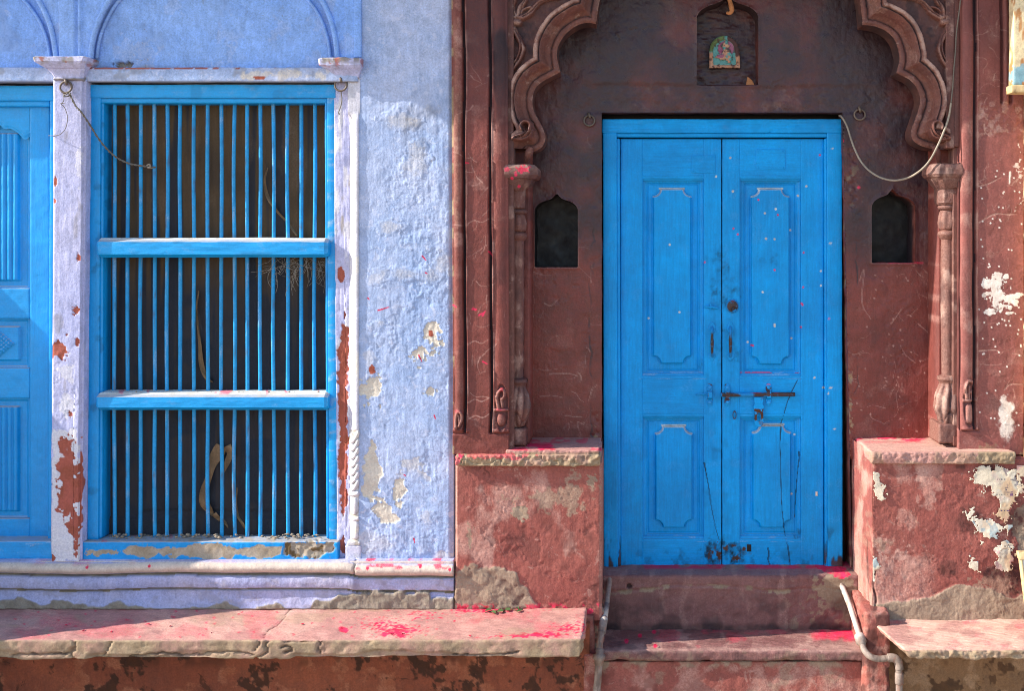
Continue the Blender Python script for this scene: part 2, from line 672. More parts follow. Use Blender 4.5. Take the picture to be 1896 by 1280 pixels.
    h = math_('ADD', math_('MULTIPLY', fine, 0.30), math_('ADD', math_('MULTIPLY', grit, 0.75 if not grain.startswith('wood') else 0.3), math_('MULTIPLY', stk, 0.45)))
    bp = nd("ShaderNodeBump")
    bp.inputs['Strength'].default_value = bump
    bp.inputs['Distance'].default_value = 0.006
    Lk.new(h, bp.inputs['Height'])
    Lk.new(bp.outputs[0], b.inputs['Normal'])
    return m

POW = ('A', '#c8143c', '#d8305a')
M_blue = material("blue_limewash", '#93a8cf', '#adb8d6', [('B', '#75757c', '#8a8580'), ('R', '#d2c8ba', '#c6bbae'), ('G', '#a45540', '#8c4434'), POW], rough=0.85, bump=0.5, speck=('#c6cbe2', 0.55, 30, 0.55))
M_blue_up = material("deeper_blue_limewash", '#7fa6e6', '#8fb0e6', [('B', '#6f7078', '#85827e'), ('R', '#cfc6bc', '#c3b8ac'), ('G', '#a45540', '#8c4434'), POW], rough=0.85, bump=0.45, speck=('#a9bce6', 0.62, 22, 0.5))
M_pale = material("pale_limewash", '#adb0d6', '#bab9d8', [('B', '#7d7570', '#968c80'), ('R', '#dcd8da', '#d0ccd2'), ('G', '#a8584a', '#96503e'), POW], rough=0.85, bump=0.5, speck=('#d8d4dc', 0.62, 30, 0.6))
M_white = material("white_limewash", '#bebdce', '#c8c5cc', [('B', '#8a8078', '#a0968a'), ('R', '#e6dccb', '#dccfb9'), ('G', '#a0503c', '#8a4232'), POW], rough=0.85, bump=0.4)
M_blue_lo = material("stained_limewash", '#9aa0c8', '#aaa7c2', [('B', '#75695a', '#8e8068'), ('R', '#cdbcae', '#bfada0'), ('G', '#94887a', '#807466'), POW], rough=0.88, bump=0.5)
M_brown = material("maroon_paint", '#7c4039', '#6b3630', [('R', '#a97e74', '#97695f'), ('G', '#9c8468', '#87705a'), ('B', '#30242a', '#3d2d30'), POW], rough=0.5, bump=0.5, speck=('#8f625a', 0.62, 24, 0.5), spec=0.32)
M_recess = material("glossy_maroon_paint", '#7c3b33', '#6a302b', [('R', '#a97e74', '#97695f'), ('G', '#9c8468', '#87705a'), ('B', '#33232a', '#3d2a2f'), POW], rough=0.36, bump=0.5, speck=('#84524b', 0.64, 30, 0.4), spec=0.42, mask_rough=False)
M_carve = material("carved_stone_paint", '#74493f', '#653e38', [('R', '#b29184', '#a07d70'), ('G', '#a08a70', '#8c765e'), ('B', '#3a2b2e', '#4a3737'), POW], rough=0.55, bump=0.55, speck=('#94786c', 0.60, 30, 0.6))
M_red = material("faded_red_plaster", '#96564c', '#8a4a42', [('R', '#bd9184', '#ad7e72'), ('G', '#a08a76', '#8f7a68'), ('B', '#4c2a28', '#5c3630'), POW], rough=0.75, bump=0.6, speck=('#ac7e72', 0.58, 14, 0.7))
M_stone = material("pink_stone_slab", '#ad7d75', '#b8897e', [('R', '#d3ab9a', '#c9a08f'), ('G', '#a38d72', '#917b62'), ('B', '#5c4a42', '#6e5a4c'), POW], rough=0.8, bump=0.5, grain='stone', speck=('#8f7060', 0.62, 40, 0.5))
M_step = material("step_stone", '#7c5450', '#6e4846', [('R', '#a58076', '#957068'), ('G', '#8f7c68', '#7f6c5a'), ('B', '#3e2c2e', '#4c3634'), POW], rough=0.55, bump=0.55, speck=('#8a6c64', 0.6, 24, 0.6))
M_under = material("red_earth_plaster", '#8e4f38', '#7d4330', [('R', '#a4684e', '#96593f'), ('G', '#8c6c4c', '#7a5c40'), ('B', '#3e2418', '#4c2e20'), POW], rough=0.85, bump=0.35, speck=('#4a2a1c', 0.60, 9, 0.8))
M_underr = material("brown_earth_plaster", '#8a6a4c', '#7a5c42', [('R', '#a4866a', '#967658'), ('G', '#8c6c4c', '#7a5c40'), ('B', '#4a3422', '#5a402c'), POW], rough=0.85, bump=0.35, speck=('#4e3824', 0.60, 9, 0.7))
W_LAY = [('B', '#123a52', '#1c2f38'), ('R', '#d0d4d2', '#b4aea4'), ('G', '#5f4030', '#4a3026'), ('A', '#c8305a', '#d8386a')]
M_door_v = material("blue_enamel_upright", '#009fea', '#0a8cd2', W_LAY, rough=0.38, bump=0.26, streak=0.42, grain='wood_v', spec=0.22, dust='#3f90bf')
M_door_h = material("blue_enamel_level", '#009fea', '#0a8cd2', W_LAY, rough=0.38, bump=0.26, streak=0.42, grain='wood_h', spec=0.22, dust='#3f90bf')
M_win_v = material("window_enamel_upright", '#069ade', '#0590d4', W_LAY, rough=0.38, bump=0.25, streak=0.25, grain='wood_v', spec=0.45, dust='#b3aba3')
M_win_h = material("window_enamel_level", '#069ade', '#0590d4', W_LAY, rough=0.38, bump=0.28, streak=0.25, grain='wood_h', spec=0.45, dust='#b3aba3')
M_bar = material("window_bar_enamel", '#1490ce', '#2092c8', W_LAY, rough=0.38, bump=0.06, streak=0.2, speck=('#8a9aa4', 0.64, 60, 0.6))
S_LAY = [('B', '#2a2c30', '#3a3630'), ('R', '#a89a88', '#94846e'), ('G', '#6a5030', '#54401f'), ('A', '#d2264e', '#e0506a')]
M_sill = material("worn_sill_enamel", '#0694dc', '#058ad0', S_LAY, rough=0.45, bump=0.35, streak=0.25, grain='wood_h', spec=0.3, dust='#b3aba3')
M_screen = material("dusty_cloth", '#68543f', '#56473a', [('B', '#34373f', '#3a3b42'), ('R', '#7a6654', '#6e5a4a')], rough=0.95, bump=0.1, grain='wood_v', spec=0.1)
M_strip = material("tan_cloth_strip", '#8c7256', '#7c6248', rough=0.95, bump=0.1)
M_iron = material("dark_iron", '#5a5149', '#6a5a4e', [('G', '#6a4430', '#54341f')], rough=0.55, bump=0.12, spec=0.5, speck=('#6a4a38', 0.58, 60, 0.7))
M_rust = material("rusty_painted_iron", '#4c3630', '#362c2a', [('R', '#1583c8', '#2288c4'), ('A', '#c83a5a', '#b83050')], rough=0.55, bump=0.15, speck=('#2a78a8', 0.57, 70, 0.7))
M_pipe = material("grey_plastic_pipe", '#94847a', '#80726a', [('B', '#54443c', '#665248'), ('R', '#c2b8ae', '#b6aaa0'), ('G', '#95604c', '#84523f')], rough=0.5, bump=0.08, speck=('#8a6a5c', 0.58, 30, 0.7))
M_wire = material("pale_wire", '#9c9080', '#8a7e70', rough=0.5, bump=0.05)
M_wire_d = material("grey_twisted_wire", '#5e5750', '#6e665c', rough=0.6, bump=0.05)
M_paper = material("torn_paper", '#ddd2c0', '#cfc0a8', [('R', '#c9a98a', '#c0a07c'), ('G', '#4a8ca8', '#86a8b4'), ('B', '#4a4a58', '#5a4a6a'), ('A', '#b8507a', '#c86a8a')], rough=0.9, bump=0.1)
M_tile = material("painted_clay_tile", '#58938f', '#6aa09a', [('R', '#c9987c', '#b98468'), ('G', '#6a7a4a', '#58683c'), ('B', '#4c3434', '#5c403c'), ('A', '#a8607c', '#8c4460')], rough=0.5, bump=0.12)
M_clay = material("bare_clay", '#b57a50', '#a56a44', rough=0.9, bump=0.1)
M_cream = material("cream_lime_paint", '#e2cfa8', '#d8c298', [('R', '#c08a58', '#b07848'), ('G', '#8fb0b8', '#7aa0aa'), ('B', '#7a5a40', '#8a6848')], rough=0.75, bump=0.2, speck=('#b98a58', 0.64, 20, 0.6))
M_board = material("white_board", '#dcdce0', '#d2d4da', rough=0.6, bump=0.05)
M_ply = material("raw_wood_edge", '#d3b88a', '#c6a878', [('B', '#7a5a3a', '#8a6a48')], rough=0.7, bump=0.1, grain='wood_v')
M_ground = material("street_paving", '#a89482', '#9a8674', rough=0.9, bump=0.4)
M_twig = material("dry_stem", '#4c4a30', '#5c4a34', rough=0.8, bump=0.1)
M_leaf = material("dry_green_leaf", '#3e5a30', '#55643a', rough=0.7, bump=0.1)
M_petal = material("red_petal", '#c8143c', '#b00e34', rough=0.7, bump=0.05)
M_dirt = material("lint_and_mortar_crumbs", '#9c8e7c', '#86786a', rough=0.95, bump=0.3)
M_web = material("cobweb_thread", '#9a9084', '#8a8074', rough=0.9, bump=0.0)
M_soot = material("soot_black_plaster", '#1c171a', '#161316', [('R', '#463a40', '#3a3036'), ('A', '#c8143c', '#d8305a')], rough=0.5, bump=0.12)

# ------------------------------------------------------------------ shared wear
def plaster(gx, gy, seed=0, a=1.0, stroke_=1.0):
    d = 0.0034 * fbm(gx, gy, 150, 3, seed) + 0.0026 * fbm(gx, gy, 46, 4, seed + 1) + 0.0009 * fbm(gx, gy, 14, 3, seed + 2)
    d = d + stroke_ * 0.00060 * fbm(gx * 1.0, gy * 0.16, 7, 3, seed + 3)
    return d * a

def flakes(gx, gy, seed, s=40, th=0.15, h=0.0011):
    """old coats that have lifted off in steps with curled edges"""
    wx_ = gx + 9 * fbm(gx, gy, 18, 3, seed + 5)
    wy_ = gy + 9 * fbm(gx, gy, 18, 3, seed + 6)
    n = fbm(wx_, wy_, s, 4, seed, 0.6)
    step = ss(th - 0.015, th + 0.015, n)
    curl = np.exp(-((n - th + 0.03) / 0.03) ** 2) * 0.5
    return h * (-step + curl), step

def scratches(gx, gy, n, seed, x0, y0, x1, y1, w=1.5):
    rnd = random.Random(seed)
    out = np.zeros(gx.shape)
    for i in range(n):
        x, y = rnd.uniform(x0, x1), rnd.uniform(y0, y1)
        a = rnd.uniform(0, 6.28)
        L = rnd.uniform(10, 45)
        pts = [(x, y)]
        for j in range(3):
            a += rnd.uniform(-0.7, 0.7)
            x, y = x + math.cos(a) * L / 3, y + math.sin(a) * L / 3
            pts.append((x, y))
        out = np.maximum(out, stroke(gx, gy, pts, w, w * 0.5, 3) * rnd.uniform(0.3, 0.9))
    return out

def specks(gx, gy, pts, r):
    out = np.zeros(gx.shape)
    for (x, y) in pts:
        m = (np.abs(gx - x) < r * 2) & (np.abs(gy - y) < r * 2)
        out[m] = np.maximum(out[m], 1 - ss(r * 0.6, r * 1.3, np.hypot(gx[m] - x, gy[m] - y)))
    return out

def chamfer_bar(name, par, x0, x1, prof, mat, cell=3, end=6, rough=0.0008, seed=0, maskfn=None, **k):
    """a level bar: prof = closed outline of (py, depth), run from x0 to x1 with chamfered ends"""
    prof = np.array(prof, float)
    pts = []
    for i in range(len(prof)):
        a, b = prof[i], prof[(i + 1) % len(prof)]
        m = max(2, int(math.hypot(b[0] - a[0], (b[1] - a[1]) * S) / 3))
        for j in range(m): pts.append(a + (b - a) * j / m)
    pts = np.array(pts)
    dr = prof[:, 1].max()
    c = pts.mean(0)
    n = int((x1 - x0) / cell)
    xs = np.concatenate([[x0, x0 + end * .5], np.linspace(x0 + end, x1 - end, n), [x1 - end * .5, x1]])
    sc_ = np.concatenate([[0.80, 0.92], np.ones(n), [0.92, 0.80]])
    V = []
    for x, q in zip(xs, sc_):
        o = c + (pts - c) * q
        nz = rough * fbm(o[:, 0] * 2 + seed * 50, np.full(len(o), x) * 0.4 + o[:, 1] * 300, 16, 4, seed)
        V.append(np.stack([np.full(len(o), wx(x, dr)), -o[:, 1] - nz, wz(0, dr) - o[:, 0] / S * (D - dr) / D + nz], -1))
    V = np.array(V)
    ny, nx = V.shape[:2]
    i = np.arange(ny * nx).reshape(ny, nx)
    F = np.stack([i[:-1], np.roll(i[:-1], -1, 1), np.roll(i[1:], -1, 1), i[1:]], -1).reshape(-1, 4)
    F = [tuple(q) for q in F] + [tuple(i[0][::-1]), tuple(i[-1])]
    V = V.reshape(-1, 3)
    M = None
    if maskfn is not None:
        px, py = proj(V)
        M = maskfn(px, py, -V[:, 1])
    return mk(name, par, V, F, mat, M, smooth=False, **k)

# ================================================================== ground and unseen things added to shade the picture
GZ = -0.0
def ground_fn(V): pass
gx_, gy_ = np.meshgrid(np.linspace(-30, 30, 121), np.linspace(-34, 1.2, 90))
gz_ = 0.012 * fbm(gx_ * 40, gy_ * 40, 60, 4, 77)
mk("street", None, np.stack([gx_, gy_, gz_], -1).reshape(-1, 3), gridF(90, 121)[:, ::-1], M_ground, kind="structure",
   label="worn stone paving of the lane below the house fronts")

# ================================================================== BLUE HOUSE
blue = empty("blue_house", (wx(420), 0, 0.0), label="pale blue limewashed house front with a barred window", cat="house")

# --- wall to the right of the window
CREAM = [(752, 508, 52, 13, 1), (700, 512, 20, 16, 2), (802, 622, 15, 24, 3), (782, 655, 24, 19, 4), (690, 722, 17, 22, 5), (797, 726, 12, 8, 6),
         (684, 672, 10, 26, 7), (738, 908, 13, 22, 8), (706, 938, 16, 18, 9), (724, 962, 18, 9, 10), (684, 880, 14, 42, 11), (742, 222, 34, 12, 12),
         (664 + 30, 1010, 46, 26, 13), (770, 300, 20, 26, 14), (820, 490, 16, 22, 15), (720, 420, 22, 10, 16), (790, 955, 12, 9, 17), (700, 600, 14, 9, 18)]
def wall_fn(gx, gy):
    d = plaster(gx, gy, 11, 0.85, 2.0) + 0.4 * plaster(gx * 1.7, gy * 0.8, 19, 0.9)
    fl, step = flakes(gx, gy, 23, 70, 0.34, 0.0016)
    fl = fl + flakes(gx, gy, 26, 44, 0.10, 0.0011)[0] + flakes(gx, gy, 29, 30, -0.2, 0.0010)[0] + 0.00045 * fbm(gx, gy, 5.5, 2, 27)
    fade = ss(150, 420, gy)
    d = (d + fl * (0.4 + 0.6 * fade)) * (0.40 + 0.60 * ss(-0.45, 0.6, fbm(gx, gy, 130, 3, 32)))
    M = zeros4(gx)
    cr = np.zeros(gx.shape)
    for (cx, cy, rx, ry, sd) in CREAM:
        soft = 0.05 if sd in (3, 4, 5, 6, 8, 9, 10, 11) else 0.6
        amt = 1.0 if soft < 0.1 else 0.38
        cr = np.maximum(cr, amt * blob(gx, gy, cx, cy, rx, ry, sd, 0.75, None, soft))
    M[..., 0] = np.maximum(cr, 0.5 * step * fade * ss(0.1, 0.6, fbm(gx, gy, 120, 3, 31)))
    hard = ss(0.5, 0.9, cr)
    d = d - 0.0030 * hard
    edge = (cr > 0.05) & (cr < 0.45)
    d = d + 0.0016 * edge
    M[..., 1] = np.maximum.reduce([blob(gx, gy, 689, 683, 6, 8, 61, 0.5), blob(gx, gy, 797, 618, 5, 6, 62, 0.5)])
    g = 0.45 * ss(0.25, 0.9, fbm(gx, gy, 60, 4, 41)) + 0.55 * blob(gx, gy, 750, 225, 60, 26, 64, 0.8, 20, 0.7)
    g = g + 0.5 * ss(985, 1050, gy) * ss(-0.2, 0.5, fbm(gx, gy, 22, 4, 44))
    crack = ridge(gx, gy, 70, 47, 0.022) * ss(0.15, 0.5, fbm(gx, gy, 110, 2, 48))
    d = d - 0.0012 * crack
    M[..., 2] = np.clip(0.5 * g + 0.5 * crack, 0, 0.75)
    pk = np.zeros(gx.shape)
    for pts in ([(782, 474), (789, 482)], [(788, 505), (792, 507)], [(681, 552), (684, 555)], [(775, 658), (781, 670)], [(804, 770), (806, 776)],
                [(766, 998), (768, 1006)], [(748, 880), (751, 882)], [(700, 575), (720, 569)]):
        pk = np.maximum(pk, stroke(gx, gy, pts, 1.8, 1.0, 2))
    M[..., 3] = pk
    # rounded arris beside the brown house
    d = d - 0.012 * ss(830, 838, gx)
    return d, M
sheet("wall", blue, 664, -140, 839, 1052, 1.5, 0.0, wall_fn, M_blue, skirt=-0.10)

# --- plain wall above the mouldings (spandrels of the blind arches) 
ARCH_L = [(-70, -66), (-30, -60), (20, -46), (58, -18), (82, 20), (97, 62), (104, 108)]
ARCH_R = [(168, 108), (172, 74), (184, 36), (204, -2), (236, -38), (290, -66), (380, -76), (480, -70), (548, -44), (586, -14), (608, 24), (620, 66), (625, 108)]
def upper_fn(gx, gy):
    d = plaster(gx, gy, 51, 0.8, 0.5) - 0.035
    c = catmull(ARCH_R, 6)
    poly = np.concatenate([c, [[625, 140], [168, 140]]])
    polyl = np.concatenate([catmull(ARCH_L, 6), [[104, 140], [-300, 140], [-300, -66]]])
    ins = np.maximum(1 - ss(-4, 4, sdf(gx, gy, poly)), 1 - ss(-4, 4, sdf(gx, gy, polyl)))
    d = d + 0.03 * (1 - ins)
    fl, step = flakes(gx, gy, 53, 46, 0.30, 0.0015)
    fl = fl + flakes(gx, gy, 54, 60, 0.0, 0.0012)[0]
    d = d + fl
    crack = ridge(gx, gy, 60, 57, 0.02) * ss(0.05, 0.5, fbm(gx, gy, 90, 2, 58))
    d = d - 0.0012 * crack
    # pilaster strip above each capital, with its raised edges
    d = d + 0.012 * (ss(108, 111, gx) - ss(138, 141, gx)) + 0.010 * (ss(143, 145, gx) - ss(149, 152, gx))
    d = d + 0.012 * (ss(638, 641, gx))
    M = zeros4(gx)
    M[..., 2] = np.clip(0.30 * ss(0.2, 0.9, fbm(gx, gy, 70, 4, 59)) + 0.45 * crack + 0.35 * ss(112, 124, gy) * ss(-0.3, 0.4, fbm(gx, gy, 26, 3, 60)), 0, 0.8)
    M[..., 0] = 0.25 * step * ss(0.0, 0.5, fbm(gx, gy, 80, 3, 66))
    # knocked hole with a bit of black cable in it
    h = blob(gx, gy, 220, 118, 17, 6, 67, 0.5, 8)
    d = d - 0.02 * h
    M[..., 2] = np.maximum(M[..., 2], h)
    return d, M
sheet("upper_wall", blue, -320, -140, 667, 127, 2.0, 0.0, upper_fn, M_blue_up, skirt=-0.10)
for c, o1 in ((ARCH_L, 0), (ARCH_R, 0)):
    pts = [(x, y, -0.004) for x, y in c]
    tube("arch_moulding", blue, pts, 5.0, M_blue_up, 8, 8)
inner = [(-70, -40), (-20, -32), (30, -12), (64, 24), (84, 64), (93, 108)]
tube("arch_moulding", blue, [(x, y, -0.026) for x, y in inner], 3.2, M_blue_up, 8, 8)
inner = [(179, 108), (184, 74), (196, 40), (216, 6), (248, -26), (300, -50), (380, -58), (470, -52), (534, -28), (572, 2), (595, 36), (607, 74), (612, 108)]
tube("arch_moulding", blue, [(x, y, -0.026) for x, y in inner], 3.2, M_blue_up, 8, 8)
rbox("wall_edge", blue, 655, -140, 669, 106, 0.010, -0.06, 3, 0.004, 0.001, M_blue_up, seed=3)

# --- lintel band
def lint_m(px, py, d):
    M = np.zeros((len(px), 4))
    M[:, 2] = 0.5 * ss(0.1, 0.7, fbm(px, py, 22, 4, 71)) * ss(150, 144, py) + 0.75 * ss(147, 153, py)
    M[:, 1] = np.maximum(blob(px, py, 480, 144, 11, 4, 72, 0.5), 0.8 * blob(px, py, 300, 125, 160, 2.2, 73, 0.9, 10))
    M[:, 0] = 0.6 * blob(px, py, 530, 138, 70, 9, 74, 0.9, 18, 0.3)
    return M
rbox("lintel", blue, -320, 124, 662, 151, 0.012, -0.12, 3, 0.006, 0.002, M_blue, lint_m, seed=5, chip=0.4)

# --- window pilasters
LEFTRED = [(118, 812), (126, 806), (138, 816), (146, 840), (150, 858), (158, 850), (157, 940), (150, 990), (146, 1002), (130, 990), (122, 960), (106, 948), (103, 900), (110, 872), (116, 850)]
def pil_l_fn(gx, gy):
    d = 0.04 + plaster(gx, gy, 81, 0.6, 1.6)
    d = d - 0.006 * ss(103, 97, gx) ** 2
    red = ragged(gx, gy, LEFTRED, 82, 10, 16)
    red = np.maximum.reduce([red, blob(gx, gy, 141, 574, 9, 9, 83, 0.6), blob(gx, gy, 111, 650, 15, 17, 84, 0.5), blob(gx, gy, 146, 634, 4, 8, 85, 0.5),
                             blob(gx, gy, 133, 768, 4, 6, 86, 0.5), blob(gx, gy, 146, 478, 4, 9, 87, 0.5), blob(gx, gy, 102, 336, 3, 9, 88, 0.4),
                             blob(gx, gy, 101, 372, 2.5, 5, 89, 0.4), blob(gx, gy, 146, 1010, 6, 16, 90, 0.5), blob(gx, gy, 101, 1034, 5, 6, 91, 0.4), blob(gx, gy, 125, 620, 2, 2, 92, 0.3)])
    chipsw = red * ss(0.52, 0.62, fbm(gx, gy, 13, 3, 93)) * ss(820, 860, gy)
    red = np.clip(red - chipsw, 0, 1)
    wh = np.maximum(ragged(gx, gy, [(98, 798), (150, 796), (152, 830), (160, 1040), (96, 1040), (98, 900)], 94, 6, 14),
                    np.maximum.reduce([0.8 * blob(gx, gy, 126, 690, 16, 16, 95, 0.7), 0.8 * blob(gx, gy, 128, 752, 12, 22, 96, 0.7), 0.7 * blob(gx, gy, 146, 300, 6, 40, 97, 0.6, 12)]))
    fl, step = flakes(gx, gy, 98, 26, 0.28, 0.0012)
    d = d + fl * ss(600, 700, gy) - 0.0035 * red
    d = d + 0.0007 * red * fbm(gx, gy * 3, 9, 3, 99)
    M = zeros4(gx)
    M[..., 0] = np.clip(0.7 * wh, 0, 0.7)
    M[..., 1] = red
    M[..., 2] = np.clip(0.45 * ss(0.35, 0.9, fbm(gx, gy * 0.3, 18, 4, 100)) + 0.5 * ss(0.0, 0.6, fbm(gx, gy, 10, 4, 101)) * ss(980, 1030, gy), 0, 0.6)
    return d, M
def pil_warp(gx, gy):
    return gx - 4 * ss(300, 1000, gy) * (1 + (gx > 140) * 0.6), gy
sheet("pilaster", blue, 98, 143, 151, 1041, 1.6, 0.04, pil_l_fn, M_pale, skirt=-0.06, warp=pil_warp)
rbox("pilaster_return", blue, 149, 146, 159, 1041, 0.022, -0.09, 3, 0.004, 0.0015, M_pale,
     lambda px, py, d: np.stack([0 * px, blob(px, py, 154, 900, 8, 60, 104, 0.8), 0.3 * ss(0.2, 0.8, fbm(px, py, 16, 3, 105)), 0 * px], -1), seed=8,
     shear=lambda V: V + np.stack([-0.018 * (V[:, 2] < 3) * np.clip((3.0 - V[:, 2]) / 1.8, 0, 1), 0 * V[:, 0], 0 * V[:, 0]], -1))

def strip_fn(gx, gy):
    d = -0.028 + plaster(gx, gy, 111, 0.8, 1.4) + 0.0012 * fbm(gx * 2, gy * 0.12, 8, 3, 112)
    red = np.maximum.reduce([blob(gx, gy, 627, 508, 7, 14, 113, 0.4), blob(gx, gy, 634, 585, 3, 7, 114, 0.4), blob(gx, gy, 630, 1016, 8, 16, 118, 0.5),
                             ragged(gx, gy, [(628, 606), (636, 596), (642, 612), (641, 930), (634, 944), (627, 960), (622, 930), (620, 860), (619, 660)], 115, 5, 12)])
    d = d - 0.004 * red + red * (0.0016 * fbm(gx, gy * 0.5, 9, 3, 116) - 0.003 * (1 - ss(0, 2.0, np.abs(gx - 628 - 2.5 * fbm(gy, gy * 0, 60, 3, 117)))) * ss(740, 790, gy))
    M = zeros4(gx)
    M[..., 1] = red
    M[..., 0] = 0.7 * ss(0.1, 0.7, fbm(gx, gy * 0.3, 16, 4, 119))
    M[..., 2] = np.clip(0.7 * ss(0.25, 0.8, fbm(gx * 1.4, gy * 0.25, 14, 4, 120)) * ss(230, 300, gy) * ss(640, 500, gy) + 0.25 * ss(0.2, 0.8, fbm(gx, gy, 14, 4, 121)), 0, 0.7)
    return d, M
sheet("pilaster", blue, 616, 143, 645, 1045, 1.6, 0.0, strip_fn, M_pale, skirt=-0.10, warp=lambda x, y: (x + 5 * ss(200, 1000, y) * (x < 635), y))

# white half-round edge moulding with a carved leaf foot
def rib_fn(gx, gy):
    u = (gx - 653.5) / 10.5
    prof = np.sqrt(np.clip(1 - u * u, 0, 1))
    low = ss(205, 225, gy)
    foot = ss(796, 802, gy)
    ramp_ = np.clip((gx - 642.5) / 17.0, 0, 1)
    prof = np.sin(ramp_ * math.pi / 2) * ss(665, 662, gx)
    d = -0.030 + 0.037 * prof * low + 0.030 * (1 - low) + plaster(gx, gy, 131, 0.3, 0.5)
    # leaf foot: slanting blades, then a bead, a vase, a block
    c = np.zeros(gx.shape)
    for k in range(7):
        y0 = 806 + 15 * k
        c = np.maximum(c, stroke(gx, gy, [(662, y0 - 3), (654, y0 + 10), (645, y0 + 16)], 4.6, 3.6, 4) * (gy < 912))
        c = np.maximum(c, 0.7 * stroke(gx, gy, [(646, y0 + 2), (653, y0 + 9)], 3.4, 2.6, 3) * (gy < 912))
    c = np.maximum(c, 0.9 * stroke(gx, gy, [(644, 918), (663, 916)], 5, 5, 2))
    c = np.maximum(c, 0.9 * np.sqrt(np.clip(1 - ((gx - 653) / 9) ** 2 - ((gy - 940) / 17) ** 2, 0, 1)))
    c = np.maximum(c, 0.8 * stroke(gx, gy, [(644, 964), (663, 963)], 4, 4, 2))
    c = np.maximum(c, 0.75 * np.sqrt(np.clip(1 - ((gx - 653) / 9.5) ** 4 - ((gy - 985) / 17) ** 4, 0, 1)))
    d = d + foot * (0.016 * c - 0.010 * prof)
    bt = ss(1004, 1006, gy)
    d = d * (1 - bt) + bt * 0.006
    M = zeros4(gx)
    M[..., 2] = np.clip(0.8 * foot * ss(0.5, 0.15, c) * ss(-0.4, 0.4, fbm(gx, gy, 9, 3, 132)) + 0.25 * ss(0.3, 0.8, fbm(gx, gy, 20, 3, 133)), 0, 0.8)
    M[..., 0] = 0.5 * ss(0.1, 0.8, fbm(gx, gy * 0.4, 18, 3, 134)) + 0.3 * foot
    return d, M
sheet("edge_moulding", blue, 642, 143, 665, 1012, 1.25, 0.02, rib_fn, M_white, skirt=-0.08)
rbox("edge_plinth", blue, 639, 1011, 668, 1047, 0.006, -0.05, 3, 0.004, 0.0015, M_pale, lambda px, py, d: np.stack([0.5 + 0 * px, 0 * px, 0.4 * ss(0, 0.6, fbm(px, py, 12, 3, 135)), 0 * px], -1), seed=13)

# --- capitals
def cap_m(px, py, d):
    M = np.zeros((len(px), 4))
    M[:, 1] = 0.6 * ss(0.42, 0.6, fbm(px, py, 11, 4, 141)) * ss(136, 118, py)
    M[:, 2] = np.clip(0.75 * ss(126, 108, py) * ss(-0.5, 0.4, fbm(px, py, 10, 4, 142)) + 0.7 * ss(141, 146, py) + 0.25 * ss(0.1, 0.6, fbm(px, py, 8, 3, 143)), 0, 0.85)
    return M
loft("capital", blue, [(107, 72, 168, -0.05, 0.085, 3, 6), (108.5, 70, 170, -0.05, 0.095, 4, 6), (116, 72, 168, -0.05, 0.095, 4, 6), (120, 78, 164, -0.05, 0.088, 3, 6), (127, 88, 160, -0.05, 0.07, 3, 6),
     (128, 90, 159, -0.05, 0.062, 3, 5), (136, 97, 156, -0.05, 0.055, 3, 5), (143, 101, 154, -0.05, 0.052, 3, 5), (146.5, 100, 155, -0.05, 0.056, 3, 5), (148.5, 101, 154, -0.05, 0.05, 3, 5)],
     M_pale, 0.04, 0.0025, seed=3, maskfn=cap_m)
loft("capital", blue, [(106, 592, 668, -0.05, 0.04, 4, 1), (108, 588, 669, -0.05, 0.046, 4, 1), (120, 590, 669, -0.05, 0.046, 4, 1), (124, 598, 668, -0.05, 0.038, 3, 1), (128, 606, 666, -0.05, 0.026, 3, 1),
     (134, 613, 664, -0.05, 0.016, 3, 1), (140, 617, 662, -0.05, 0.010, 3, 1), (144, 617, 660, -0.05, 0.006, 3, 1)], M_pale, 0.04, 0.0025, seed=9, maskfn=cap_m)

